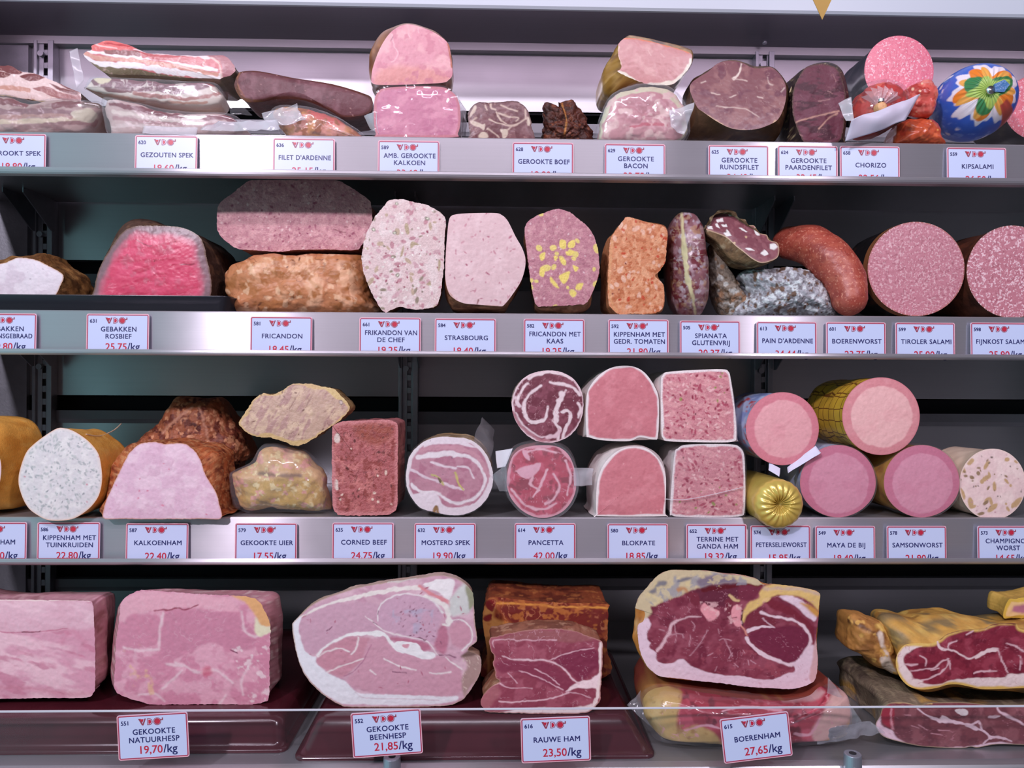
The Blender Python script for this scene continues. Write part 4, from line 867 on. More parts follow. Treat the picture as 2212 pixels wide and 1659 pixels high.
# string loops on the horse fillet
def cord(name, pts, r, m, parent):
    P = smooth_open(np.array(pts), 6); n = 6; V = []
    for i, p in enumerate(P):
        t = P[min(i + 1, len(P) - 1)] - P[max(i - 1, 0)]; t /= np.linalg.norm(t) + 1e-9; a = np.cross(t, [0.1, 1, 0.2]); a /= np.linalg.norm(a); b = np.cross(t, a)
        for k in range(n): V.append(p + r * (a * math.cos(2 * math.pi * k / n) + b * math.sin(2 * math.pi * k / n)))
    F = [[j * n + i, j * n + (i + 1) % n, (j + 1) * n + (i + 1) % n, (j + 1) * n + i] for j in range(len(P) - 1) for i in range(n)] + [list(range(n))[::-1], [(len(P) - 1) * n + i for i in range(n)]]
    return mesh_obj(name, V, F, m, parent)
STRING = mat('butchers_string', color=C(196, 168, 140), rough=0.8)
cord('string', [at(1735, 150, 0.045), at(1722, 168, 0.04), at(1712, 185, 0.03), at(1706, 200, 0.025)], 0.0011, STRING, hf.o)
# chorizo heap with the pink salami on top
red_side = (C(196, 62, 54), [(C(150, 36, 36), .012, 0, .5, .7), (C(226, 120, 96), .008, .3, .6, .5)])
ch3 = lump('chorizo', 'brick-red chorizo end lying lowest, right beside the shelf edge', 'sausage', Q('R3', '1430,790 1445,735 1500,705 1560,695 1640,705 1690,740 1715,800 1718,836 1432,836'), Y=0.03, fd=0.03, back=0.06, p=2.4, rest=S1, base=C(192, 78, 52), layers=[('patch', C(160, 52, 40), 16, -.1, .5), ('spots', C(230, 160, 96), 6, 1.5, 3), ('patch', C(214, 100, 66), 10, .2, .6)], m=SHINY, group='chorizo sausages')
ch2 = lump('chorizo', 'red chorizo in loose translucent casing standing right of the paper-wrapped one', 'sausage', Q('R3', '1485,560 1520,500 1580,470 1650,480 1680,540 1690,620 1670,690 1640,722 1560,695 1510,660'), Y=0.024, fd=0.03, back=0.028, p=2.4, base=C(212, 88, 84), layers=[('patch', C(232, 124, 118), 18, -.1, .5, {'st': (.6, 1.6)}), ('patch', C(180, 56, 54), 14, .1, .5), ('spots', C(240, 180, 160), 8, 1.5, 3.5)], m=SHINY, group='chorizo sausages')
ch1 = lump('chorizo', 'red chorizo tied with a clip, facing the front with a white paper flap', 'sausage', Q('R3', '1185,700 1195,620 1215,565 1260,515 1340,500 1430,520 1490,580 1490,680 1440,760 1330,820 1230,832 1195,800'), Y=0.022, fd=0.045, back=0.03, p=2.3, rest=None, base=C(196, 50, 46), layers=[('patch', C(160, 34, 38), 18, -.1, .4), ('patch', C(224, 90, 76), 12, .2, .6), ('poly', Q('R3', '1300,740 1380,680 1470,660 1450,740 1360,790'), C(120, 32, 40), {'soft': 4})], m=SHINY, group='chorizo sausages', ctr=(1898, 234))
wrap_lump(ch1, .0015, m=FILM_L, amp=.002)
cx_ = at(1900, 232, -0.022)
ga = MB()
o = MB(); 
V = []; F = []
for k in range(15):                                  # gathered casing fanning out above the knot
    a = math.radians(20 + 140 * k / 14); rr = 0.020 if k % 2 else 0.026
    V.append(cx_ + np.array([rr * 1.2 * math.cos(a), -0.004 - (0.005 if k % 2 else 0), rr * math.sin(a) + .004]))
V = [cx_] + V; F = [[0, i, i + 1] for i in range(1, 15)]
mesh_obj('gathered_casing', V, F, film_mat('gathered_film', haze=.35, tint=(.95, .8, .85), rough=.12), ch1.o, smooth=False)
kn = MB(); c = [float(v) for v in cx_]; kn.cyl((c[0] - .0005, c[1] - .010, c[2] - .002), 0.0066, 0.012, 'y', 18, 0.0085); kn.obj('sausage_end', mat('knotted_end', color=C(226, 160, 120), rough=.5, bump=(200, .6)), ch1.o, smooth=True, bevel=.002)
kc = MB(); kc.cyl((c[0], c[1] - .004, c[2] + .006), 0.0045, 0.004, 'z', 16); kc.obj('clip', mat('clip_metal', color=(.75, .75, .78), rough=.25, metal=1), ch1.o)
sheet(ch1.o, 'paper_flap', [(1838, 262), (1990, 202), (1955, 262), (1826, 306)], [-0.032, -0.030, -0.026, -0.022], film_mat('waxed_flap', haze=.72, tint=(.78, .72, .86), rough=.4, gl=.1), .003, .03, bow=.006)
sheet(ch1.o, 'casing_fold', [(1812, 222), (1840, 210), (1846, 262), (1828, 262)], [-0.016, -0.02, -.024, -0.02], FLAP, .002)
sal_speck = [(C(248, 186, 206), 330, .55, .66, .9), (C(206, 84, 118), 260, .55, .7, .5)]
PINKSAL = mat('pink_salami_cut', rough=0.4, bump=(400, .15), specks=sal_speck)
sp = meat('salami', 'bright pink salami half with black casing on top of the chorizo heap', 'sausage', circ(1942, 153, 76, 77), Y=0.056, L=0.10, base=C(230, 116, 144), layers=[('ring', 1.5, C(214, 96, 124))], fm=PINKSAL, side=(C(64, 58, 72), [(C(130, 70, 74), .03, .2, .6, .6)]), smt=SHINY, names=('cut_face', 'casing'), group='cut salamis')
# flower-printed chicken salami ball
cb = at(2100, 224, 0.045); Rb = 78 * (0.045 + 1.06) / 1600
V = []; col = []; nu, nv = 220, 120
clipd = np.array([-0.29, -0.95, -0.06]); clipd /= np.linalg.norm(clipd)
e1 = np.cross(clipd, [0, 0, 1]); e1 /= np.linalg.norm(e1); e2 = np.cross(e1, clipd)
for j in range(nv + 1):
    th = math.pi * j / nv
    for i in range(nu):
        ph = 2 * math.pi * i / nu
        d = clipd * math.cos(th) + (e1 * math.cos(ph) + e2 * math.sin(ph)) * math.sin(th)
        pinch = 1 - 0.06 * math.exp(-(th / .22) ** 2) + 0.010 * math.sin(ph * 26) * math.exp(-((th - .35) / .35) ** 2)
        V.append(cb + d * Rb * pinch * np.array([1.0, 1.25, 1.0]))
V = np.array(V)
TH = np.repeat(np.linspace(0, math.pi, nv + 1), nu); PH = np.tile(np.linspace(0, 2 * math.pi, nu, endpoint=False), nv + 1)
wv = vnoise(np.stack([np.cos(PH) * 2, np.sin(PH) * 2, TH * 2], -1), 5) * .12
col = np.tile(C(58, 92, 196), (len(V), 1))
def lay(mask, c):
    global col
    mask = np.clip(mask, 0, 1)[:, None]; col = col * (1 - mask) + np.asarray(c) * mask
lay(sm(.25, .6, fbm(V / .006, 8, 2)) * sm(.9, 1.3, TH) * .6, C(130, 150, 226))
pet = 0.86 + .10 * np.cos(PH * 9) + .05 * np.cos(PH * 23 + 1) + wv
lay(1 - sm(pet - .03, pet + .03, TH), C(240, 214, 238))
lay((1 - sm(-.02, .02, TH - (.62 + .22 * np.cos(PH * 5 + .6) + wv))) * sm(.2, .3, TH), C(236, 122, 44))
lay((1 - sm(-.02, .02, TH - (.50 + .30 * np.cos(PH * 7 + 2.4) + wv))), C(240, 160, 80))
lay((1 - sm(-.02, .02, TH - (.46 + .16 * np.cos(PH * 3 + 4.2) + wv))), C(60, 120, 74))
lay((1 - sm(-.02, .02, TH - (.36 + .12 * np.cos(PH * 4 + 1.2) + wv))), C(170, 186, 96))
lay(sm(.4, .6, np.cos(PH * 31)) * (1 - sm(.3, .9, TH)) * .35, C(90, 84, 60))
lay(sm(.97, .985, np.cos(PH - 3.9)) * sm(.5, .55, TH), C(180, 70, 62))
lay(sm(.55, .7, vnoise(V / .011, 15)) * sm(1.1, 1.2, TH) * (1 - sm(1.7, 1.9, TH)), C(226, 206, 236))
F = [[j * nu + i, j * nu + (i + 1) % nu, (j + 1) * nu + (i + 1) % nu, (j + 1) * nu + i] for j in range(nv) for i in range(nu)]
V[:, 2] = np.maximum(V[:, 2], S1)
fl = mesh_obj('printed_salami', V, F, mat('printed_casing', rough=.3, bump=(60, .25)), None, col, loc=(cb[0], cb[1], S1)); tag(fl, 'round salami in blue flower-printed wrapper, tied in front with a metal clip', 'sausage')
kp = cb + clipd * Rb * np.array([1.0, 1.25, 1.0]) * 0.97
rg = MB(); rg.cyl((kp[0] - .002, kp[1] - .006, kp[2] - .003), .0058, .004, 'y', 20); rg.obj('metal_clip', mat('clip_metal'), fl, smooth=True)
tl = MB()
tlv = [kp + np.array([.004, -.004, .006]), kp + np.array([.016, -.008, .011]), kp + np.array([.022, -.010, .003]), kp + np.array([.017, -.006, -.006]), kp + np.array([.005, -.004, -.005])]
tlv2 = [v + np.array([.001, .008, .0]) for v in tlv]
mesh_obj('wrapper_tail', tlv + tlv2, [[0, 1, 2, 3, 4], [9, 8, 7, 6, 5]] + [[i, 5 + i, 5 + (i + 1) % 5, (i + 1) % 5] for i in range(5)], mat('wrapper_tail_blue', color=C(72, 110, 170), rough=.35, bump=(150, .8)), fl, smooth=False)
s2 = meat('salami', 'pink salami with black casing cut off by the right edge beside the flower-printed ball', 'sausage', circ(2243, 232, 76, 72), Y=0.10, L=0.105, rest=None, base=C(222, 112, 132), layers=[('ring', 1.5, C(190, 96, 110))], fm=PINKSAL, side=(C(50, 44, 46), [(C(90, 78, 64), .02, .2, .6, .5)]), smt=SHINY, names=('cut_face', 'casing'), group='cut salamis')
# ================================================================== second row: roasts, pates, salamis
S2 = SH[1]
SMS = lambda c, d, e: (C(*c), [(C(*d), .02, -.1, .4, .8), (C(*e), .01, .2, .6, .6)])
# black tray with its two roasts
TZ = S2 + 0.004
tx0, tx1 = -0.93, at(492, 668, 0.012)[0]
def tray(name, x0, x1, y0, y1, z, h, m, label):
    lv = [(0.006, 0.0), (0.003, 0.001), (0.0, h - 0.002), (-0.002, h), (0.0015, h), (0.004, 0.004), (0.008, 0.003)]
    rings = []
    for ins, dz in lv:
        r = 0.012; a, b, c, d = x0 + ins, x1 - ins, y0 + ins, y1 - ins; out = []
        for cx, cy, a0 in ((b - r, c + r, -90), (b - r, d - r, 0), (a + r, d - r, 90), (a + r, c + r, 180)):
            for q in range(5): t = math.radians(a0 + 22.5 * q); out.append((cx + r * math.cos(t), cy + r * math.sin(t), z + dz))
        rings.append(out)
    n = len(rings[0]); F = [[j * n + i, j * n + (i + 1) % n, (j + 1) * n + (i + 1) % n, (j + 1) * n + i] for j in range(len(rings) - 1) for i in range(n)]
    F += [[i for i in range(n)][::-1], [(len(rings) - 1) * n + i for i in range(n)]]
    o = mesh_obj(name, np.array(rings).reshape(-1, 3), F, m, None, loc=((x0 + x1) / 2, y0, z)); tag(o, label, 'tray'); return o
trh = float(at(300, 638, 0.012)[2]) - S2
tray('meat_tray', tx0, tx1, 0.012, 0.30, S2, trh, mat('black_plastic', color=(0.018, 0.018, 0.026), rough=.3, bump=(60, .1)), 'black plastic tray at the left of the middle shelf, holding two roasts')
ro = meat('roast_pork', 'white-faced roast with brown crust in the black tray at the left edge', 'roast', Q('R4', '-260,600 -120,545 0,563 70,540 110,525 170,527 250,545 330,585 400,625 415,660 395,700 340,755 200,790 -260,790'), Y=0.045, L=0.105, bd=0.03, rest=TZ, base=C(226, 208, 226), rag=.0008,
     body=Q('R4', '-260,560 -120,520 0,530 90,505 180,505 250,495 300,485 335,520 400,575 470,640 470,790 -260,790'), ctr=(50, 610),
     layers=[('patch', C(214, 192, 212), 24, 0, .5), ('ring', 1.5, C(196, 150, 130)), ('spots', C(170, 150, 170), 10, .6, 1.2)], side=(C(130, 84, 50), [(C(84, 50, 30), .012, -.1, .4, .8), (C(170, 120, 76), .01, .2, .5, .6)]), fm=COOKED, smt=CRUST, wob=.004, wobs=.02)
rs = meat('roast_beef', 'roast beef with vivid rose-red centre and grey-brown rim in the black tray', 'roast', Q('R4', '605,700 640,590 720,450 790,360 870,322 1000,318 1140,325 1240,355 1310,420 1345,560 1370,680 1350,770 1340,800 605,800'), Y=0.04, L=0.18, bd=0.04, rest=TZ, base=C(208, 62, 100), rag=.0008,
     body=Q('R4', '605,760 660,600 730,450 770,360 840,285 920,268 1000,278 1080,312 1240,350 1310,400 1370,460 1400,560 1415,660 1400,770 1380,810 605,810'),
     layers=[('patch', C(220, 78, 116), 22, -.1, .4, {'st': (2.2, .6), 'ang': -.15}), ('patch', C(190, 46, 82), 14, .1, .5, {'st': (2.6, .5), 'ang': -.15, 'amt': .8}), ('vein', C(236, 120, 150), 12, .08, {'st': (2.5, .5), 'ang': -.1, 'amt': .6}), ('ring', 25, C(190, 92, 118), {'wn': 6, 'soft': 10}), ('ring', 16, C(128, 94, 106), {'wn': 6, 'soft': 6}), ('patch', C(168, 122, 138), 16, .1, .6, {'amt': .25}), ('ring', 2.5, C(110, 76, 66)),
       ('lines', [Q('R4', '880,410 960,450 990,455'), Q('R4', '1180,580 1260,570')], 2, C(140, 40, 64)), ('spots', C(120, 36, 52), 6, 1, 2)],
     side=(C(86, 60, 54), [(C(56, 38, 36), .02, -.1, .4, .8), (C(120, 84, 66), .012, .2, .6, .6)]), fm=mat('wet_roast', rough=.36, bump=(120, .14), var=(240, .06), spec=.5), smt=CRUST, bulge=.004)
# fricandon: a slab on a baked loaf
fr2 = lump('fricandon_loaf', 'whole baked brown meat loaf with crackled crust, under the sliced slab', 'meat loaf', Q('R4', '1450,650 1490,590 1560,555 1640,522 1760,504 2000,502 2290,500 2390,530 2415,640 2425,760 2415,870 1560,870 1500,800 1465,720'), Y=0.085, fd=0.055, back=0.10, p=3.2, rest=S2, base=C(192, 120, 86), wob=.004, wobs=.03, fine=.0004, group='fricandon loaves',
     layers=[('patch', C(222, 160, 132), 34, -.1, .4), ('patch', C(172, 104, 64), 22, .1, .5), ('vein', C(130, 72, 46), 24, .035, {'amt': .7}), ('patch', C(236, 186, 160), 14, .25, .6, {'amt': .6}), ('spots', C(120, 66, 44), 20, .8, 2, {'el': 3})], m=mat('smooth_crust', rough=.45, bump=(110, .35), var=(160, .1), spec=.4))
fr1 = meat('fricandon_loaf', 'pink meat loaf slab lying long side forward on the baked loaf', 'meat loaf', Q('P', '468,462 471,443 482,430 500,418 530,394 552,388 640,388 722,388 745,396 772,412 796,430 803,442 805,480 796,505 782,530 768,541 700,540 640,541 600,545 540,541 512,538 490,524 474,508 468,492'), Y=0.065, L=0.12, base=C(198, 134, 148), rag=.001, group='fricandon loaves', fm=COARSE, ctr=(636, 466),
     layers=[('patch', C(214, 152, 164), 14, -.1, .4), ('patch', C(178, 108, 128), 6, .15, .5, {'amt': .7}), ('spots', C(156, 78, 104), 70, 1.2, 2.6, {'el': 2}), ('spots', C(226, 178, 188), 80, 1, 2.4), ('lines', [Q('R5', '70,350 110,360 140,365'), Q('R5', '130,330 150,330')], 2, C(140, 76, 90))], side=SMS((196, 134, 140), (160, 100, 100), (216, 160, 160)), smt=COARSE)
# pates standing on end
BAKE = (C(150, 96, 74), [(C(104, 60, 44), .012, -.1, .4, .8), (C(186, 130, 104), .01, .2, .6, .6)])
fk = meat('chef_pate', 'pale pate with green olive bits and pink ham flecks, beside the meat loaves', 'pate', Q('R5', '240,560 245,480 270,370 325,265 390,185 430,150 520,150 620,175 680,190 760,240 788,290 782,400 778,560 768,660 755,760 735,820 690,845 600,855 540,850 490,838 430,860 395,875 350,830 300,740 262,650'), Y=0.004, L=0.048, bd=0.015, rest=S2, base=C(218, 182, 190), rag=.0012, fm=COARSE,
     layers=[('patch', C(226, 196, 204), 18, -.1, .5), ('spots', C(190, 130, 146), 70, 1.5, 4.5, {'el': 2.4}), ('spots', C(204, 156, 170), 60, 2, 5, {'el': 2}), ('spots', C(150, 66, 90), 22, 1, 2.4), ('spots', C(150, 128, 118), 26, 1.5, 4, {'el': 2.2, 'seed': 5}), ('spots', C(188, 156, 142), 22, 2, 5.5, {'el': 2.6, 'seed': 8}), ('spots', C(100, 84, 70), 8, 1, 2), ('spots', C(236, 220, 222), 60, 1, 2.2),
       ('polys', [circ(*p, 4, n=12) for p in (Q('R5', '470,178')[0], Q('R5', '665,275')[0], Q('R5', '323,347')[0], Q('R5', '455,365')[0], Q('R5', '472,643')[0])], C(112, 104, 92)), ('polys', [circ(*p, 2.2, n=12) for p in (Q('R5', '470,178')[0], Q('R5', '665,275')[0], Q('R5', '323,347')[0], Q('R5', '455,365')[0], Q('R5', '472,643')[0])], C(226, 214, 204)),
       ('polys', [Q('R5', '520,320 540,310 550,380 530,370'), Q('R5', '560,470 570,425 620,445 590,450'), Q('R5', '490,520 520,450 510,510'), Q('R5', '660,700 690,680 690,710'), Q('R5', '735,600 740,540 755,560 745,610')], C(180, 152, 132))], side=BAKE, smt=CRUST)
st = meat('smooth_pate', 'smooth pale pink pate with rounded right side beside the olive-flecked one', 'pate', Q('R5', '800,300 815,260 850,245 930,238 1100,236 1150,250 1190,290 1240,390 1280,460 1303,530 1300,600 1275,680 1225,760 1165,835 1130,845 1000,835 900,825 830,790 795,740 778,640 782,500 790,400'), Y=0.008, L=0.105, bd=0.03, base=C(220, 178, 190), rest=None,
     body=Q('R5', '798,310 815,262 930,242 1105,240 1160,260 1250,400 1303,520 1308,600 1280,700 1200,840 1140,880 860,880 800,850 772,760 780,520'),
     layers=[('patch', C(226, 186, 198), 24, -.1, .5), ('spots', C(196, 134, 152), 60, .9, 2, {'el': 3}), ('spots', C(176, 100, 124), 16, 1, 2.2, {'el': 3}), ('line', Q('R5', '990,825 1000,800'), 2, C(130, 70, 74)), ('line', Q('R5', '790,720 860,815 1000,835 1120,842'), 2, C(190, 130, 120))], side=BAKE, smt=CRUST, fm=COOKED)
fc = meat('cheese_pate', 'mauve pate dotted with yellow cheese cubes, narrower at the foot', 'pate', Q('R5', '1292,330 1350,265 1420,235 1480,215 1525,210 1580,228 1640,270 1710,330 1750,400 1775,500 1780,620 1750,720 1700,820 1640,835 1540,840 1430,845 1370,840 1340,740 1320,600 1305,480'), Y=0.012, L=0.105, bd=0.03, base=C(186, 120, 138), rag=.001, fm=COARSE,
     body=Q('R5', '1292,330 1420,235 1525,212 1640,270 1750,400 1782,600 1740,760 1690,880 1390,882 1350,800 1320,620'),
     layers=[('patch', C(200, 138, 152), 8, -.1, .4), ('patch', C(164, 96, 118), 6, .2, .5, {'amt': .6}), ('spots', C(222, 176, 190), 50, 1, 2),
       ('spots', C(224, 192, 120), 26, 3, 7.5, {'el': 1.6, 'seed': 12, 'soft': 1}), ('polys', [Q('R5', '1520,420 1560,420 1555,475 1520,465'), Q('R5', '1580,430 1620,415 1615,460 1575,465'), Q('R5', '1560,490 1610,485 1600,512 1565,512'), Q('R5', '1395,590 1425,600 1415,650 1390,640'), Q('R5', '1465,650 1515,720 1490,715 1460,680'), Q('R5', '1520,640 1590,620 1560,690 1530,690'), Q('R5', '1630,700 1672,695 1655,735 1622,735'), Q('R5', '1395,500 1425,495 1415,545 1395,540'), Q('R5', '1480,520 1510,525 1490,550'), Q('R5', '1520,520 1560,545 1550,570 1525,555'), Q('R5', '1590,745 1630,755 1610,780'), Q('R5', '1600,580 1640,590 1620,620')], C(232, 198, 112))], side=BAKE, smt=CRUST)
kt = meat('tomato_chicken_loaf', 'orange chicken loaf with red tomato bits and a notch bitten from its right side', 'pate', Q('R5', '1830,800 1832,600 1845,420 1880,350 1930,285 1960,262 2100,300 2212,335 2212,480 2205,560 2165,620 2140,645 2180,680 2198,720 2195,830 2140,885 1980,890 1915,895 1860,860'), Y=0.012, L=0.12, bd=0.03, rest=S2, base=C(206, 128, 96), rag=.0012, fm=COARSE, ctr=(1375, 570),
     body=Q('R5', '1815,800 1818,560 1840,400 1880,345 1950,265 2100,300 2212,335 2212,480 2200,560 2150,640 2190,700 2195,840 2140,890 1915,895 1840,860'),
     layers=[('patch', C(222, 152, 122), 10, -.1, .4), ('patch', C(186, 100, 66), 8, .1, .5), ('spots', C(226, 168, 152), 50, 2, 5, {'el': 2}), ('spots', C(190, 70, 44), 30, 1.4, 3.4, {'el': 2}), ('spots', C(120, 50, 36), 14, .8, 1.8), ('line', Q('R5', '1860,420 1845,600 1850,780 1890,870'), 4, C(214, 150, 110), {'amt': .6})], side=SMS((204, 128, 92), (160, 90, 60), (220, 160, 120)), smt=COARSE)
# spianata: a flat oval sausage stood on edge, and its cut half
spn = lump('spianata_salami', 'flat oval mauve salami stood on edge with a pale seam down its front', 'sausage', Q('R6', '112,460 115,350 130,270 165,220 205,210 250,218 290,260 318,340 330,450 345,580 345,690 325,770 290,815 210,818 165,790 135,700 120,580'), Y=0.06, fd=0.055, back=0.09, p=2.3, rest=S2, base=C(136, 86, 98), wob=.0015,
     layers=[('patch', C(168, 128, 144), 18, -.1, .4), ('patch', C(112, 46, 58), 16, .05, .4), ('patch', C(196, 176, 196), 10, .2, .6, {'amt': .7}), ('patch', C(176, 130, 110), 12, .3, .6, {'amt': .7}), ('line', Q('R6', '195,212 205,320 215,460 235,620 265,720 280,815'), (4, 7, 11, 12, 6, 3), C(206, 182, 150), {'soft': 2}), ('vein', C(216, 196, 180), 8, .1, {'st': (2.5, .6), 'amt': .4})], m=SHINY, group='spianata salamis')
spl = lump('mould_sausage', 'grey-brown mould-ripened sausage leaning upright left of the big mouldy one', 'sausage', Q('R6', '345,430 365,385 385,395 430,470 480,560 540,640 590,710 600,740 560,800 440,800 370,690 350,580'), Y=0.08, fd=0.03, back=0.05, rest=S2, base=C(128, 110, 104), wob=.003, wobs=.012, fine=.0008, layers=[('patch', C(176, 168, 172), 14, 0, .5), ('patch', C(96, 74, 62), 10, .05, .5), ('patch', C(150, 110, 90), 12, .2, .6)], m=DRY, group='mould-ripened sausages')
pda = lump('mould_sausage', 'thick mould-ripened sausage with grey-white bloom lying under the cut spianata', 'sausage', Q('R6', '470,790 480,760 560,690 510,590 560,550 690,540 820,528 900,545 980,600 1040,680 1080,760 1082,815 1000,820 560,822 480,820'), Y=0.075, fd=0.06, back=0.07, p=2.3, rest=S2, base=C(172, 164, 180), wob=.0035, wobs=.02, fine=.0014,
     layers=[('patch', C(206, 202, 216), 9, -.1, .3), ('patch', C(132, 122, 134), 7, .05, .4), ('patch', C(112, 84, 76), 12, .3, .6), ('spots', C(150, 110, 96), 30, .8, 2)], m=DRY, group='mould-ripened sausages')
spc = meat('spianata_salami', 'cut spianata half with scalloped rim and white fat cubes, tilted on the mouldy sausage', 'sausage', Q('R6', '332,290 360,280 358,245 385,225 410,200 440,195 490,200 520,215 528,245 575,255 585,285 625,290 650,325 660,335 700,345 715,375 760,390 775,430 765,480 720,505 665,515 610,490 560,450 520,420 465,370 425,350 370,330 335,315'), Y=0.01, L=0.06, bd=0.02, tilt=0.45, base=C(124, 66, 80), group='spianata salamis',
     body=Q('R6', '335,300 365,270 400,215 490,205 580,270 700,350 770,420 768,480 715,520 640,542 540,535 470,500 430,440 400,390 350,350'),
     layers=[('patch', C(142, 84, 96), 10, -.1, .4), ('ring', 1.8, C(186, 150, 130)), ('polys', [Q('R6', '465,215 510,205 512,235 475,240'), Q('R6', '400,258 435,248 440,268 410,270'), Q('R6', '395,285 410,275 425,315 405,305'), Q('R6', '432,285 455,280 462,300 438,300'), Q('R6', '445,340 460,315 490,350 460,358'), Q('R6', '530,308 548,308 582,332 572,335'), Q('R6', '612,310 630,308 655,350 635,350'), Q('R6', '340,292 375,300 380,318 350,315'), Q('R6', '712,405 740,395 760,415 740,440 715,430'), Q('R6', '655,460 685,440 710,460 680,475'), Q('R6', '568,425 600,425 628,440 590,440')], C(232, 218, 226), {'sharp': 1, 'soft': .8}), ('spots', C(206, 170, 140), 9, 1.4, 2.6, {'seed': 4}), ('spots', C(80, 44, 50), 10, .8, 1.6)], side=(C(112, 84, 64), [(C(76, 54, 44), .01, 0, .4, .8), (C(160, 140, 120), .008, .2, .6, .6)]), smt=DRY)
BW = mat('fine_red_casing', rough=.42, bump=(200, .3), specks=[(C(222, 140, 124), 260, .56, .7, .6), (C(130, 40, 40), 200, .56, .72, .5)])
tube('farmers_sausage', 'thick curved brick-red sausage arching down to the shelf left of the round salami', 'sausage', [(1708, 524, .10, 37), (1752, 530, .075, 44), (1795, 562, .05, 46), (1825, 606, .035, 43), (1834, 645, .025, 38)], BW, (C(168, 72, 62), [(C(140, 52, 48), .02, 0, .5, .7), (C(190, 96, 80), .012, .2, .6, .6)]), rest=S2)
ts = [(C(226, 172, 188), 330, .52, .64, .85), (C(160, 84, 104), 300, .54, .68, .6)]
FINESAL = mat('fine_salami_cut', rough=.45, bump=(420, .2), specks=ts)
FINESAL2 = mat('light_salami_cut', rough=.45, bump=(420, .2), specks=[(C(238, 190, 208), 300, .52, .62, .9), (C(158, 80, 100), 270, .54, .68, .6)])
t1 = meat('salami', 'large round fine-grained salami with black casing, right of the curved red sausage', 'sausage', circ(1979, 581, 106, 103), Y=0.04, L=0.105, rest=None, bd=.02, base=C(196, 122, 142), layers=[('ring', 2, C(176, 100, 96))], fm=FINESAL, side=(C(28, 24, 28), [(C(110, 60, 40), .02, .5, .8, .3)]), smt=SHINY, names=('cut_face', 'casing'), cap=.8)
rim = []; 
mb = MB(); n = 96
pc = t1.c; V = []; F = []
for j, (yy, gr) in enumerate(((0.0418, 1.0145), (0.055, 1.016))):
    for i in range(n):
        a = 2 * math.pi * i / n; q = t1.c + np.array([0.1065 * math.cos(a), 0.1035 * math.sin(a)]) * (1.10 / 1600 * 1000) * gr * 0.99
        V.append((q[0], yy, q[1]))
F = [[i, (i + 1) % n, n + (i + 1) % n, n + i] for i in range(n)]
mesh_obj('brown_edge', V, F, mat('brown_casing_edge', color=C(140, 84, 56), rough=.45), t1.o)
t2 = meat('salami', 'large round coarse-flecked salami with brown casing cut off by the right edge', 'sausage', circ(2187, 587, 100, 101), Y=0.035, L=0.20, rest=None, bd=.02, base=C(192, 116, 136), layers=[('ring', 2, C(160, 96, 96))], fm=FINESAL2, side=(C(96, 48, 36), [(C(60, 30, 26), .02, 0, .5, .7)]), smt=SKIN, names=('cut_face', 'casing'), cap=.8)
# ================================================================== third row: hams, corned beef, pates, round sausages
S3 = SH[2]
ORG = (C(240, 168, 84), [(C(216, 138, 60), .02, -.1, .4, .7), (C(246, 184, 108), .012, .2, .6, .5)])
ORC = mat('orange_net_casing', rough=.42, bump=(420, .25), var=(300, .08))
oh = meat('orange_ham', 'orange cased ham bulging in at the left edge of the lower shelf', 'ham', circ(-62, 1012, 66, 74), Y=0.0, L=0.13, bd=0.05, base=C(226, 190, 206), side=ORG, smt=ORC, group='orange cased hams', names=('cut_face', 'casing'), rest=S3,
     body=Q('R7', '-560,700 -540,500 -420,400 -220,360 -60,360 40,385 100,450 140,560 150,680 160,800 150,900 120,985 -60,1000 -300,995 -480,930'))
kh = meat('orange_ham', 'herb-flecked pale ham in orange casing, its round cut face overhanging the shelf', 'ham', Q('R7', '115,780 125,700 165,590 220,530 300,470 370,430 420,430 470,445 530,480 590,530 640,600 660,700 662,780 645,860 610,920 560,970 490,1015 420,1032 340,1034 280,1020 200,970 160,920 130,850'), Y=-0.018, L=0.13, bd=0.03, tilt=.05, base=C(216, 202, 214), group='orange cased hams', names=('cut_face', 'casing'), cap=.6, taper=.9, rest=None,
     layers=[('patch', C(226, 212, 222), 14, -.1, .4), ('spots', C(172, 168, 178), 170, .9, 2.2, {'el': 3}), ('spots', C(190, 184, 192), 150, 1.2, 3, {'el': 2.5}), ('spots', C(138, 134, 146), 40, .8, 1.6, {'el': 3}), ('ring', 5, C(222, 204, 212)), ('spots', C(206, 130, 150), 5, 1.2, 2), ('ring', 1.2, C(226, 170, 150))], side=ORG, smt=ORC, fm=COOKED)
cord('string', [at(186, 938, .0), at(215, 942, .04), at(245, 930, .10), at(262, 915, .13)], .0009, mat('pale_string', color=C(226, 190, 170), rough=.7), kh.o)
RUST = (C(176, 88, 54), [(C(112, 42, 30), .010, -.05, .4, .85), (C(206, 130, 90), .006, .1, .5, .7), (C(226, 160, 120), .004, .3, .6, .5)])
kk = meat('turkey_ham', 'turkey ham with flat base, broad pale pink face and rust-brown spiced rind', 'ham', Q('R7', '668,1020 668,950 690,880 730,790 780,690 820,610 870,550 920,525 1000,518 1070,530 1170,525 1230,550 1290,620 1330,730 1390,830 1420,920 1430,1018 1300,1024 1050,1026 800,1024'), Y=-0.016, L=0.11, bd=0.03, rest=S3, base=C(224, 176, 204), rag=.0008, group='turkey hams',
     body=Q('R7', '684,1020 692,900 700,780 710,680 770,590 850,520 930,510 1050,498 1150,505 1250,530 1360,545 1440,600 1440,700 1450,850 1445,1000 1450,1022'),
     layers=[('patch', C(232, 190, 214), 26, -.1, .4), ('patch', C(212, 160, 190), 16, .2, .5, {'amt': .5}), ('spots', C(214, 130, 160), 14, 1, 2.4, {'el': 2}), ('ring', 1.4, C(196, 130, 110))], side=RUST, smt=CRUST, wob=.003, wobs=.03, fm=COOKED)
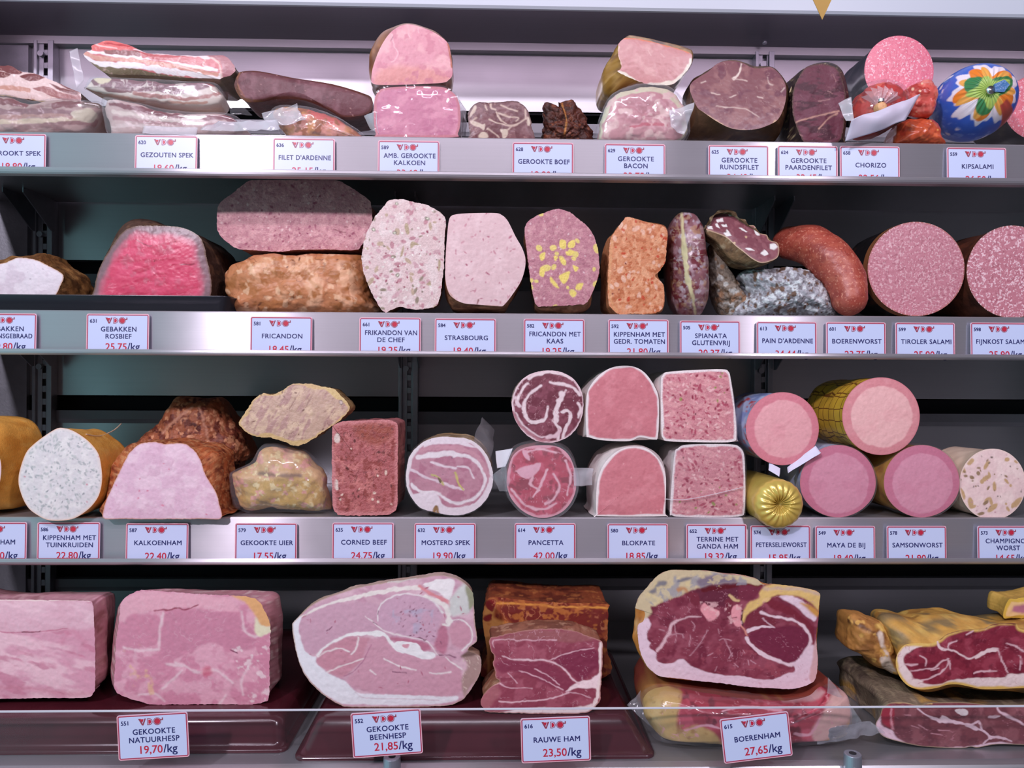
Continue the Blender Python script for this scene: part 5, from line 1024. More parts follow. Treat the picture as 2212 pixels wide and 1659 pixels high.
kb = lump('turkey_ham', 'whole rust-brown spiced turkey ham rising like a blunt pyramid behind the cut one', 'ham', Q('R7', '870,620 900,500 1000,410 1100,300 1150,225 1200,215 1300,222 1430,228 1500,320 1580,440 1640,570 1620,640 1560,700 1500,1010 880,1010'), Y=0.17, fd=0.06, back=0.10, p=2.6, rest=S3, base=C(160, 86, 60), wob=.004, wobs=.03, fine=.0007, group='turkey hams',
     layers=[('patch', C(110, 46, 34), 12, -.1, .35), ('patch', C(204, 134, 104), 8, .1, .5), ('lines', [Q('R7', '1240,300 1150,360 1050,460'), Q('R7', '1290,300 1330,450 1350,540')], 5, C(196, 130, 110), {'soft': 3}), ('patch', C(90, 34, 26), 16, .3, .6)], m=CRUST)
# cooked udder pair
UD = mat('cooked_udder', rough=.5, bump=(220, .4), var=(200, .1))
u2 = lump('cooked_udder', 'yellowish cooked udder sealed in clear film, resting on the lower shelf', 'cooked meat', Q('R7', '1495,720 1530,690 1640,640 1680,560 1720,530 1800,525 1900,550 1980,570 2050,640 2130,720 2150,800 2160,960 2090,990 1960,985 1850,990 1700,992 1600,980 1530,940 1500,840'), Y=0.05, fd=0.045, back=0.03, p=2.6, inset=.003, rest=S3, base=C(208, 158, 110), wob=.005, wobs=.03, group='cooked udder pieces',
     layers=[('patch', C(222, 170, 146), 26, -.1, .4), ('poly', Q('R7', '1560,790 1800,760 2000,740 2060,800 2130,930 1990,970 1780,930 1560,920'), C(196, 150, 72), {'soft': 8}), ('patch', C(220, 150, 140), 14, .2, .5), ('line', Q('R7', '1680,720 1800,735 1940,740'), 8, C(140, 100, 72), {'soft': 4}), ('patch', C(226, 196, 150), 12, .25, .6)], m=UD)
wrap_lump(u2, .002)
u1 = meat('cooked_udder', 'lens-shaped slice of tan cooked udder balanced on the film-wrapped one', 'cooked meat', Q('R7', '1540,410 1555,370 1600,300 1640,245 1700,205 1760,215 1830,180 1880,148 2000,143 2080,160 2160,180 2212,230 2260,290 2250,330 2180,400 2100,450 2000,520 1910,552 1850,530 1750,498 1680,495 1600,470'), Y=0.02, L=0.07, tilt=.12, base=C(190, 150, 138), rag=.0014, fm=UD, group='cooked udder pieces',
     layers=[('patch', C(206, 168, 150), 18, -.1, .4), ('patch', C(168, 120, 122), 16, .1, .5, {'st': (.5, 1.6), 'ang': .5, 'amt': .8}), ('vein', C(136, 92, 92), 14, .06, {'st': (.6, 2), 'ang': .5, 'amt': .6}), ('ring', 6, C(200, 160, 116), {'wn': 6}), ('spots', C(120, 80, 70), 14, 1, 2, {'el': 3}), ('poly', Q('R7', '2060,160 2150,175 2230,260 2180,250 2120,200'), C(206, 170, 120)), ('poly', circ(*Q('R7', '2200,270')[0], 5, n=14), C(110, 80, 80)), ('poly', circ(*Q('R7', '2200,270')[0], 3, n=14), C(206, 176, 176))], side=SMS((190, 146, 104), (150, 110, 80), (210, 170, 130)))
# corned beef block
cbf = meat('corned_beef', 'tall brick-red corned beef block with crumbly face and rounded corners', 'cooked meat', Q('R8', '50,440 60,415 90,395 130,385 250,380 400,375 450,385 478,420 480,560 478,800 475,940 440,985 380,998 120,1000 80,985 52,930 48,700'), Y=0.004, L=0.105, bd=0.015, rest=None, base=C(176, 90, 96), rag=.001, names=('cut_face', 'block'), cap=.93,
     layers=[('patch', C(196, 110, 112), 16, -.1, .4), ('poly', Q('R8', '200,410 430,410 440,480 350,540 230,500'), C(156, 72, 62), {'soft': 10}), ('patch', C(150, 66, 66), 10, .1, .5), ('vein', C(112, 46, 48), 10, .10, {'amt': .8}), ('spots', C(226, 186, 180), 16, 1, 3, {'el': 2}), ('polys', [Q('R8', '65,480 95,470 100,520 70,520'), Q('R8', '60,770 90,770 85,830 62,810')], C(222, 190, 190)), ('ring', 6, C(200, 118, 126), {'wn': 4, 'soft': 4}), ('spots', C(100, 40, 40), 14, 1, 3, {'el': 2})], side=SMS((182, 106, 114), (140, 70, 80), (206, 140, 146)), fm=mat('crumbly_cut', rough=.5, bump=(300, .8), var=(260, .12), detail=4), smt=MOIST)
# rolled bacons
ms = meat('rolled_bacon', 'rolled pink cooked bacon with white fat swirls and mustard seam, on the shelf', 'bacon', Q('R8', '525,760 530,690 550,610 610,540 680,500 760,485 850,490 930,500 1000,540 1050,600 1085,680 1095,770 1070,860 1010,940 930,985 840,1000 740,985 620,950 560,880 535,830'), Y=0.0, L=0.13, bd=0.02, base=C(196, 132, 154), rag=.0006, group='rolled bacons',
     layers=[('patch', C(184, 112, 138), 16, -.1, .4), ('ring', 7, C(236, 212, 226), {'wn': 2}), ('polys', [Q('R8', '545,880 620,850 690,840 740,870 770,930 830,945 950,930 1020,870 1060,790 1080,780 1060,880 1000,945 900,995 740,985 640,960'), Q('R8', '680,505 800,490 900,510 980,560 900,545 780,530 690,540 640,560')], C(238, 212, 228)),
       ('line', Q('R8', '610,620 700,605 820,600 920,615 990,660 1040,750 1010,850 930,905 840,915 770,880 720,845 640,845 570,800'), (9, 12, 9, 6, 6, 7, 6, 5, 8), C(240, 216, 230)), ('line', Q('R8', '620,575 760,555 900,570 1000,630 1065,740'), 9, C(206, 142, 162)), ('line', Q('R8', '560,700 640,740 720,770 800,800 900,830'), 6, C(230, 196, 214)), ('line', Q('R8', '690,650 760,670 850,690'), 5, C(236, 206, 222)), ('line', Q('R8', '860,680 930,690 970,750'), 4, C(234, 204, 220)), ('line', Q('R8', '700,730 740,750 770,800'), 4, C(200, 176, 120)), ('line', Q('R8', '850,720 870,790 900,830'), 4, C(206, 180, 110)), ('polys', [Q('R8', '735,750 760,770 745,790')], C(110, 84, 60)), ('line', Q('R8', '710,990 725,940 735,980'), 6, C(150, 104, 60)), ('spots', C(120, 90, 110), 8, .6, 1.2)], side=SMS((196, 160, 130), (150, 110, 76), (226, 200, 190)), fm=COOKED)
wrap(ms, .002, .0015, m=FILM_L, amp=.0012)
sheet(ms.o, 'film_flap', [(1022, 958), (1042, 902), (1066, 930), (1062, 1000)], [.03, .09, .10, .03], FILM, .004, .03)
p1 = meat('rolled_bacon', 'round dark red raw rolled bacon with white fat curls, upper of its pair', 'bacon', Q('R8', '1208,290 1215,230 1240,165 1290,105 1360,70 1440,57 1520,65 1590,95 1640,145 1670,210 1678,290 1665,370 1630,440 1580,490 1500,525 1430,530 1350,510 1280,455 1230,380'), Y=0.008, L=0.105, base=C(116, 56, 72), group='rolled bacons', rag=.0006, ds=.0011,
     layers=[('patch', C(138, 74, 92), 14, -.1, .4), ('ring', 3.5, C(226, 188, 204), {'wn': 2.5}), ('lines', [Q('R8', '1320,115 1400,80 1500,75 1600,120'), Q('R8', '1245,270 1270,200 1310,150'), Q('R8', '1400,160 1330,210 1290,280 1300,350 1340,395 1390,385 1430,370 1440,300'), Q('R8', '1455,140 1520,145 1600,165 1650,215'), Q('R8', '1560,185 1520,260 1500,330 1495,400 1520,440 1510,500'), Q('R8', '1530,330 1580,320 1590,370 1560,430 1545,500'), Q('R8', '1640,270 1655,310 1640,360')], (5, 7, 6), C(232, 200, 214)), ('line', Q('R8', '1535,205 1505,300 1490,380'), 11, C(232, 200, 214)), ('line', Q('R8', '1235,240 1260,290'), 7, C(226, 190, 206)), ('line', Q('R8', '1220,330 1280,430 1370,495 1450,515'), 7, C(176, 116, 132)), ('line', Q('R8', '1240,330 1300,430 1400,485 1480,480'), 3, C(226, 190, 206)), ('line', Q('R8', '1440,490 1500,480 1520,450'), 8, C(222, 180, 198)), ('vein', C(196, 140, 156), 9, .08, {'amt': .6}), ('spots', C(226, 190, 206), 8, .8, 1.8)], side=(C(206, 176, 176), [(C(150, 104, 100), .015, 0, .5, .7)]))
p2 = meat('rolled_bacon', 'round bright red raw rolled bacon in clear film bag, lower of its pair', 'bacon', Q('R8', '1175,780 1185,700 1210,620 1260,570 1340,545 1430,540 1510,550 1570,590 1610,660 1632,760 1625,850 1590,930 1530,990 1440,1022 1350,1015 1270,970 1210,900 1185,840'), Y=-0.002, L=0.105, rest=S3, base=C(186, 50, 80), group='rolled bacons',
     layers=[('patch', C(204, 74, 104), 16, -.1, .4), ('patch', C(150, 30, 58), 14, .1, .5), ('ring', 5, C(226, 150, 172), {'wn': 4}), ('lines', [Q('R8', '1240,710 1300,690 1360,720 1330,790 1390,830'), Q('R8', '1440,700 1400,800 1350,870'), Q('R8', '1210,830 1290,920 1400,960 1500,920'), Q('R8', '1480,730 1520,800 1480,890 1430,920'), Q('R8', '1560,640 1590,740 1570,860'), Q('R8', '1300,590 1400,570 1500,590')], 4.5, C(238, 176, 196)), ('polys', [Q('R8', '1245,700 1320,670 1400,660 1360,740 1280,750'), Q('R8', '1280,580 1310,580 1330,640 1300,630')], C(232, 166, 190)), ('vein', C(236, 160, 184), 12, .08, {'amt': .6})], side=(C(206, 130, 140), [(C(160, 80, 90), .015, 0, .5, .7)]), fm=mat('wet_roast'))
wrap(p2, .006, .003, amp=.002)
sheet(p2.o, 'film_flap', [(1064, 1030), (1092, 1000), (1100, 1062), (1078, 1060)], [.0, -.004, -.004, .0], FILM, .003, .02)
sheet(p2.o, 'film_flap', [(1240, 1010), (1282, 1012), (1278, 1048), (1240, 1050)], [-.006, .006, .006, -.006], FLAP, .002, .02)
sheet(p2.o, 'film_label', [(1070, 975), (1108, 968), (1092, 1008), (1074, 1012)], [.02, .012, .006, .01], film_mat('white_label_film', haze=.6, rough=.2), .001)
# pates in white fat jackets
FATJ = (C(232, 210, 220), [(C(216, 188, 200), .02, 0, .5, .6)])
FATM = mat('pork_fat', rough=.4, bump=(160, .2), var=(120, .04))
def dpate(name, label, px, body, rest, Y, grp):
    return meat(name, label, 'pate', px, Y=Y, L=0.105, bd=0.022, rest=rest, base=C(206, 118, 134), body=body, group=grp, names=('cut_face', 'fat_jacket'), smt=FATM, fm=COOKED,
      layers=[('patch', C(214, 128, 144), 28, -.1, .5), ('patch', C(196, 108, 124), 18, .15, .5, {'amt': .6}), ('spots', C(222, 150, 164), 8, 1, 2), ('ring', 4.2, C(236, 212, 224), {'wn': 2}), ('line', [(0, 0), (1, 1)], 1, C(236, 212, 224))], side=FATJ, cap=.92)
dpate('block_pate', 'D-shaped smooth pink pate in white fat jacket, upper of the two blocks', Q('R8', '1690,470 1690,250 1715,160 1790,75 1880,32 1990,30 2070,70 2130,150 2165,250 2160,480 2130,510 2040,495 1970,520 1800,515 1710,495'), Q('R8', '1660,470 1665,240 1690,160 1780,70 1900,30 2010,40 2100,100 2160,220 2162,480 2120,515 1900,522 1690,500'), None, .006, 'block pates')
dpate('block_pate', 'D-shaped smooth pink pate in white fat jacket, lower of the two blocks', Q('R8', '1755,985 1758,800 1790,690 1850,610 1930,560 2020,548 2100,570 2170,640 2205,720 2212,800 2205,980 2190,1005 1780,1005'), Q('R8', '1725,960 1720,760 1760,650 1850,570 1960,535 2080,545 2180,620 2215,740 2212,990 2180,1008 1740,1000'), None, .002, 'block pates')
def terr(label, px, body, Y):
    return meat('terrine', label, 'pate', px, Y=Y, rest=S3 if px[0][1] > 1000 else None, L=0.105, bd=.022, base=C(206, 128, 144), body=body, group='terrines', names=('cut_face', 'fat_jacket'), smt=FATM, fm=COARSE, cap=.93,
      layers=[('patch', C(220, 148, 160), 8, -.1, .4, {'st': (1.8, .6), 'ang': .4}), ('spots', C(176, 76, 100), 90, 1.2, 3, {'el': 3}), ('spots', C(150, 50, 76), 26, 1, 3.2, {'el': 2}), ('spots', C(234, 176, 186), 80, 1, 2.6, {'el': 3}), ('spots', C(150, 140, 84), 8, 1.2, 3, {'el': 2}), ('spots', C(100, 50, 60), 10, .8, 1.6), ('ring', 4.5, C(238, 214, 226), {'wn': 2})], side=FATJ)
terr('square ham terrine in white fat jacket, upper of the two speckled blocks', Q('R9', '75,400 72,130 85,80 120,60 300,48 440,45 475,60 490,110 515,300 522,440 505,475 400,482 130,475 85,455'), Q('R9', '45,400 40,140 60,80 110,55 300,46 450,46 485,90 520,300 525,450 500,480 130,480 60,450'), .006)
t4 = terr('square ham terrine under clear film, lower of the two speckled blocks', Q('R9', '125,880 150,560 175,510 220,490 360,485 500,488 545,510 570,570 575,780 570,890 545,920 400,928 200,925 140,915'), Q('R9', '110,870 120,580 150,515 230,490 400,484 530,495 572,570 578,800 568,900 540,924 180,928 125,910'), .002)
wrap(t4, .0015, .0015, m=FILM_L, amp=.0012)
cord('film_seam', [at(1437, 1078, -.002), at(1480, 1079, -.005), at(1540, 1068, -.005), at(1606, 1052, -.003)], .0007, FLAP, t4.o)
# parsley sausage in gold casing
gc = at(1676, 1086, -.012); rg_ = 53 * 1.05 / 1600
V = []; nr, na = 40, 96; prof = []
for j in range(nr):
    t = j / (nr - 1)
    if t < .55: a = t / .55 * math.pi / 2; r = math.sin(a) ** .8; y = -.016 * math.cos(a) ** 1.0 - .002 + .012 * math.exp(-(a / .22) ** 2)
    else: r = 1.0 - .05 * ((t - .55) / .45) ** 2; y = (t - .55) / .45 * .13
    prof.append((r, y))
prof += [(.8, .142), (.4, .148), (.02, .15)]
for j, (r, y) in enumerate(prof):
    for i in range(na):
        a = 2 * math.pi * i / na; fold = 1 + (.012 * math.cos(a * 18) if y < .004 else 0) * min(1, r * 1.5); yo = (.0022 * math.cos(a * 18) * (1 - r) ** .5 if y < 0 else 0)
        V.append((gc[0] + r * rg_ * fold * math.cos(a), gc[1] + y + yo - .006, max(gc[2] + r * rg_ * fold * math.sin(a), S3 + .0003) if y > .013 else gc[2] + r * rg_ * fold * math.sin(a)))
F = [[j * na + i, j * na + (i + 1) % na, (j + 1) * na + (i + 1) % na, (j + 1) * na + i] for j in range(len(prof) - 1) for i in range(na)]
ps = mesh_obj('parsley_sausage', V, F, mat('gold_casing', color=C(208, 172, 92), rough=.25, metal=.25, bump=(60, .2), var=(50, .1)), None, loc=(gc[0], gc[1], gc[2] - rg_)); tag(ps, 'small sausage in shiny golden casing, pleated end jutting over the shelf edge', 'sausage')
kp = at(1683, 1100, -.022); m_ = MB(); m_.cyl((kp[0], kp[1] - .003, kp[2]), .0042, .012, 'y', 14, .0055); m_.obj('clip', mat('casing_knot', color=C(216, 160, 104), rough=.4, bump=(300, .8)), ps, smooth=True, bevel=.001)
# round novelty sausages: plain pink rounds with a paler disc
def rnd(label, cx, cy, r, Y, L, sidec, smt, tone=0, ry=None):
    a, b, c = [(C(214, 122, 142), C(232, 158, 172), C(222, 138, 156)), (C(216, 132, 146), C(236, 172, 180), C(226, 152, 164)), (C(206, 112, 144), C(222, 142, 170), C(212, 124, 154))][tone]
    return meat('pink_sausage', label, 'sausage', circ(cx, cy, r, ry), Y=Y, L=L, bd=.02, base=a, group='pink ringed sausages', names=('cut_face', 'casing'), smt=smt, fm=COOKED, cap=.85, rest=S3 if cy > 1000 else None,
      layers=[('poly', circ(cx + 1, cy + 1, r * .78, n=40), b, {'soft': 1.5}), ('patch', c, 30, .1, .6, {'amt': .35}), ('ring', 1.2, C(200, 110, 126))], side=sidec)
HONEY = mat('honeycomb_casing', rough=.35)
nt = HONEY.node_tree; bs = nt.nodes['Principled BSDF']; tcn = _n(nt, 'ShaderNodeTexCoord'); vo = _n(nt, 'ShaderNodeTexVoronoi', feature='DISTANCE_TO_EDGE'); vo.inputs['Scale'].default_value = 55; vo.inputs['Randomness'].default_value = .25
nt.links.new(tcn.outputs['Object'], vo.inputs['Vector']); rp = _n(nt, 'ShaderNodeMapRange'); nt.links.new(vo.outputs['Distance'], rp.inputs['Value']); rp.inputs['From Min'].default_value = .02; rp.inputs['From Max'].default_value = .06
mx = _n(nt, 'ShaderNodeMix', data_type='RGBA'); nt.links.new(rp.outputs[0], mx.inputs['Factor']); mx.inputs['A'].default_value = (*C(120, 70, 30), 1); mx.inputs['B'].default_value = (*C(214, 160, 56), 1); nt.links.new(mx.outputs['Result'], bs.inputs['Base Color'])
BLUEW = (C(186, 190, 232), [(C(120, 136, 206), .02, .1, .4, .7), (C(206, 70, 72), .018, .35, .5, .9)])
a1 = rnd('pink ringed sausage in pale blue casing peeling at its foot, upper left of the stack', 1690, 926, 80, .004, .14, BLUEW, SHINY, 0)
sheet(a1.o, 'peeled_casing', [(1662, 1000), (1686, 1012), (1684, 1030), (1660, 1016)], [.008, .0, -.012, .0], PAPER, .001)
sheet(a1.o, 'peeled_casing', [(1700, 1010), (1762, 962), (1774, 978), (1702, 1022)], [.004, .004, -.006, -.004], PAPER, .001)
a2 = rnd('large pink ringed sausage in yellow honeycomb casing, topmost of the right stack', 1903, 899, 85, .0, .15, (C(210, 158, 60), []), HONEY, 1)
a3 = rnd('pink ringed sausage in pale blue casing under clear film, lower left of the stack', 1810, 1043, 83, .004, .15, BLUEW, SHINY, 2)
wrap(a3, .0015, .0015, m=FILM_L, amp=.001)
a4 = rnd('pink ringed sausage in yellow casing under clear film, lower right of the stack', 1991, 1043, 83, .004, .15, (C(206, 140, 60), [(C(170, 96, 40), .02, 0, .5, .7)]), SHINY, 2)
wrap(a4, .0015, .0015, m=FILM_L, amp=.001)
a5 = meat('mushroom_sausage', 'pale sausage with brown mushroom slices, cut off by the right edge', 'sausage', circ(2144, 1046, 73, 78), Y=.008, L=.105, bd=.02, base=C(232, 190, 198), names=('cut_face', 'casing'), fm=COOKED, smt=SHINY, side=(C(226, 190, 180), []),
     layers=[('patch', C(238, 200, 206), 20, -.1, .5), ('spots', C(196, 152, 120), 26, 2.5, 7, {'el': 2.6, 'seed': 21}), ('spots', C(150, 116, 96), 18, 1.5, 4, {'el': 2.4, 'seed': 31}), ('spots', C(112, 90, 90), 14, .8, 2, {'el': 2}), ('ring', 2, C(234, 196, 196)), ('spots', C(190, 130, 150), 14, .8, 1.4)])
# ================================================================== bottom deck: hams
H1 = meat('block_ham', 'big pink cooked ham block cut off by the left edge, standing on the burgundy riser', 'ham', Q('R10', '-420,275 0,280 300,284 540,288 585,292 605,320 612,450 618,600 618,840 608,880 560,918 300,922 0,926 -420,926'), Y=-0.095, L=0.16, axis=(-.34, -.2), low=.2, bd=.03, rest=RISE, base=C(214, 140, 168), ctr=(60, 1400), group='block hams', names=('cut_face', 'block'), cap=.93,
     body=Q('R10', '-420,235 0,240 600,242 680,255 700,300 705,600 700,830 640,880 560,920 -420,926'),
     layers=[('patch', C(230, 168, 190), 40, -.1, .4, {'st': (2, .6), 'ang': .2}), ('patch', C(200, 116, 146), 26, .15, .5, {'st': (2, .6), 'ang': .3, 'amt': .8}), ('poly', Q('R10', '-420,290 0,295 560,300 600,330 605,460 400,480 200,488 -420,490'), C(228, 172, 194), {'soft': 5, 'amt': .6}), ('line', Q('R10', '-300,488 60,492 170,492 270,486 440,470'), 1.8, C(190, 100, 130)), ('line', Q('R10', '150,492 200,494 260,486'), 2, C(120, 50, 70)), ('line', Q('R10', '400,560 480,480 560,600'), 10, C(206, 120, 150), {'soft': 8, 'amt': .6}), ('line', Q('R10', '-400,860 100,850 400,890 590,890'), 8, C(204, 118, 144), {'soft': 6, 'amt': .6}), ('line', Q('R10', '-400,285 580,290'), 3, C(236, 190, 200))], side=SMS((196, 130, 148), (150, 90, 96), (214, 160, 170)), fm=MOIST, smt=MOIST, rag=.0008, tone=(1.03, 1.16, 1.12))
H2 = meat('block_ham', 'big pink cooked ham block with amber jelly patch on its upper right corner', 'ham', Q('R10', '740,720 745,560 765,420 775,320 810,265 880,228 960,220 1150,235 1400,250 1600,262 1680,300 1740,420 1750,520 1745,640 1740,900 1700,950 1600,965 1300,962 1000,965 900,945 780,905 742,870 732,800'), Y=-0.095, L=0.16, axis=(-.26, -.2), low=.2, bd=.045, rest=RISE, base=C(206, 122, 152), group='block hams', names=('cut_face', 'block'), cap=.93, rag=.0014,
     body=Q('R10', '728,700 738,540 760,380 800,270 880,222 1000,208 1400,212 1700,222 1800,235 1832,300 1840,500 1835,800 1820,890 1740,940 1500,965 900,955 760,890 730,820'),
     layers=[('patch', C(220, 146, 172), 26, -.1, .4), ('poly', Q('R10', '770,420 790,310 900,235 1150,240 1400,262 1500,290 1540,360 1300,340 1080,350 900,370 830,400'), C(222, 148, 172), {'soft': 5}), ('poly', Q('R10', '1080,370 1150,340 1300,350 1500,370 1560,420 1640,480 1640,600 1500,590 1350,560 1200,640 1060,660 1040,520'), C(200, 118, 148), {'soft': 4}), ('poly', Q('R10', '820,400 950,380 1040,400 1030,560 900,590 800,570'), C(204, 120, 150), {'soft': 4}), ('lines', [Q('R10', '1060,370 1040,450 1030,600'), Q('R10', '800,590 900,610 1030,600'), Q('R10', '1080,700 1180,710 1140,690'), Q('R10', '1180,700 1280,750 1400,740 1500,820'), Q('R10', '1560,360 1580,480 1660,520 1760,480'), Q('R10', '1050,860 1120,800 1180,740'), Q('R10', '900,900 1000,890 1060,940'), Q('R10', '1570,900 1560,800 1620,700'), Q('R10', '1460,900 1420,960')], 5, C(230, 180, 198), {'soft': 3, 'amt': .8}), ('patch', C(236, 196, 210), 14, .25, .55, {'amt': .7, 'within': Q('R10', '1500,600 1750,500 1750,950 1520,950')}), ('poly', circ(*Q('R10', '1338,748')[0], 11, n=20), C(202, 84, 112), {'soft': 5, 'amt': .7}), ('line', Q('R10', '1000,355 1080,350 1150,335 1200,350 1280,320'), 3, C(150, 60, 84)), ('line', Q('R10', '1490,610 1530,625'), 2.5, C(120, 50, 80)), ('vein', C(230, 180, 200), 16, .07, {'amt': .22}),
       ('poly', Q('R10', '1500,255 1740,270 1800,300 1790,420 1740,460 1680,450 1640,370 1580,300'), C(222, 150, 110), {'soft': 4}), ('poly', Q('R10', '1650,400 1690,450 1780,470 1700,520 1650,500'), C(226, 196, 180), {'soft': 3}), ('patch', C(228, 166, 140), 22, .2, .6, {'within': Q('R10', '780,600 960,560 1000,900 800,900'), 'amt': .7})], side=(C(190, 124, 140), [(C(160, 96, 108), .02, 0, .5, .7), (C(226, 190, 196), .008, .25, .6, .6)]), fm=MOIST, smt=MOIST, tone=(1.03, 1.18, 1.13))
H3 = meat('bone_ham', 'large pear-shaped pink cooked ham with white fat rim and curving muscle seams', 'ham', Q('B1', '48,660 70,610 160,520 260,430 420,350 600,290 800,230 1050,185 1300,150 1480,125 1600,105 1740,112 1850,145 1940,200 2010,280 2030,340 2045,600 2060,720 2070,820 2040,860 1970,920 2060,960 2110,1000 2110,1130 2060,1240 2000,1330 1930,1420 1880,1450 1800,1485 1700,1500 1400,1512 900,1515 650,1510 560,1480 420,1400 260,1270 150,1110 90,930 60,780'), Y=-0.105, L=0.15, taper=.55, low=.35, cap=.7, bd=.02, rest=RISE, base=C(204, 142, 172), rag=.0008, ds=.0012, ctr=(835, 1390),
     layers=[('patch', C(214, 156, 184), 30, -.1, .4), ('patch', C(190, 122, 156), 22, .1, .5, {'amt': .7, 'st': (1.6, .7), 'ang': .3}),
       ('poly', Q('B1', '150,560 420,400 600,420 800,400 1000,440 980,600 1060,720 900,740 700,760 500,830 300,960 200,920 140,700'), C(200, 138, 170), {'soft': 4}), ('poly', Q('B1', '330,1010 420,900 600,800 760,770 920,800 900,900 800,1050 700,1150 600,1220 460,1170 340,1080'), C(198, 122, 150), {'soft': 4}), ('poly', Q('B1', '880,830 1050,790 1150,900 1300,960 1500,1000 1700,990 1830,1080 1900,1180 1860,1400 1400,1420 1000,1400 760,1330 650,1240 800,1080'), C(202, 132, 162), {'soft': 4}), ('poly', Q('B1', '990,520 1030,430 1150,340 1300,310 1500,350 1620,420 1690,540 1650,680 1620,860 1400,800 1100,740 1000,640'), C(200, 140, 174), {'soft': 4}), ('patch', C(176, 152, 190), 20, -.1, .5, {'within': Q('B1', '1150,480 1600,480 1560,740 1150,740'), 'amt': .6}), ('poly', Q('B1', '1600,880 1640,720 1700,640 1750,760 1740,900 1700,960'), C(186, 104, 136), {'soft': 4}), ('poly', Q('B1', '1110,780 1300,790 1500,840 1560,920 1440,920 1300,880'), C(184, 100, 132), {'soft': 3}),
       ('poly', Q('B1', '1160,850 1250,820 1420,860 1480,930 1620,960 1580,1020 1450,1010 1300,960 1180,920'), C(232, 200, 222)), ('poly', Q('B1', '1270,860 1330,860 1310,900 1260,890'), C(206, 130, 156)),
       ('line', Q('B1', '330,980 420,890 540,810 700,755 880,735 1050,760 1160,880'), (6, 5, 5, 6, 9, 9, 8), C(234, 202, 222)), ('line', Q('B1', '990,600 985,500 1030,420 1130,350 1280,310 1450,330 1600,400 1690,520'), (2, 3, 3, 4), C(230, 192, 214)), ('line', Q('B1', '850,560 960,640 1060,720 1300,770 1500,820 1640,970'), 2.4, C(228, 186, 208)), ('line', Q('B1', '1500,330 1640,400 1740,480 1760,640 1700,640'), (6, 10, 12, 6), C(230, 194, 210)), ('line', Q('B1', '160,560 420,440 640,380 900,320 1200,260 1440,245'), (3, 5, 8, 10, 8), C(232, 194, 210)), ('line', Q('B1', '1440,230 1600,330 1750,400 1800,470'), 7, C(214, 120, 140)), ('poly', Q('B1', '1480,210 1700,150 1820,170 1800,280 1760,380 1640,290'), C(236, 200, 222)), ('poly', Q('B1', '1780,360 1950,200 2000,480 1880,540 1780,540'), C(206, 180, 196), {'soft': 5}), ('poly', Q('B1', '1770,680 1850,620 1960,640 2000,760 1960,880 1850,900 1770,820'), C(202, 130, 160), {'soft': 4}), ('line', Q('B1', '1780,600 1900,600 2000,700 2000,840 1900,930'), 2.5, C(232, 196, 216)), ('line', Q('B1', '430,1170 560,1100 720,1050 820,1010'), 3, C(228, 184, 204)), ('line', Q('B1', '620,1210 740,1140 840,1010 920,860'), 2, C(176, 100, 136)), ('lines', [Q('B1', '1050,1010 1180,1070 1290,1110 1400,1140'), Q('B1', '1550,1170 1650,1180 1780,1160'), Q('B1', '900,1140 960,1180'), Q('B1', '340,1000 440,940 560,900 680,930'), Q('B1', '1730,1000 1800,1060 1900,1130'), Q('B1', '780,780 760,900 700,960')], 3, C(230, 190, 210)),
       ('lines', [Q('B1', '430,715 490,675'), Q('B1', '985,540 990,500'), Q('B1', '930,620 975,635'), Q('B1', '1650,975 1740,970 1830,1000'), Q('B1', '1150,1160 1300,1170'), Q('B1', '1430,780 1490,810')], 1.8, C(120, 60, 92)), ('spots', C(136, 76, 106), 40, .6, 1.5, {'el': 3, 'box': [860, 1300, 960, 1390]}), ('spots', C(176, 90, 120), 40, .7, 1.6, {'el': 4}),
       ('poly', Q('B1', '560,1230 640,1260 720,1340 800,1390 1100,1400 1700,1430 1850,1430 1800,1490 1400,1520 900,1520 650,1515 540,1480 400,1400 250,1250 150,1100 100,950 70,780 60,660 90,600 160,560 130,680 150,820 200,930 270,990 320,1000 330,1080 460,1180'), C(228, 198, 224), {'soft': 2}), ('line', Q('B1', '740,1380 850,1440 1200,1450 1650,1470'), 1.5, C(206, 160, 186)), ('ring', 1.8, C(176, 130, 130)), ('poly', Q('B1', '1900,990 2060,950 2115,1000 2110,1150 1980,1350 1920,1420 1900,1250 1960,1080'), C(170, 122, 130), {'soft': 4}), ('vein', C(214, 170, 176), 10, .1, {'within': Q('B1', '1900,990 2060,950 2115,1000 1920,1420'), 'amt': .8}), ('poly', Q('B1', '1880,1000 1980,920 2060,960 2000,990'), C(110, 74, 76), {'soft': 3}), ('line', Q('B1', '1400,140 1300,165 1100,190'), 4, C(206, 170, 184)), ('poly', Q('B1', '1940,240 2030,300 2030,420 1980,480 1960,360'), C(150, 130, 120), {'soft': 3})],
     side=(C(176, 140, 130), [(C(140, 100, 90), .03, 0, .5, .7)]), fm=MOIST, tone=(1.04, 1.24, 1.10))
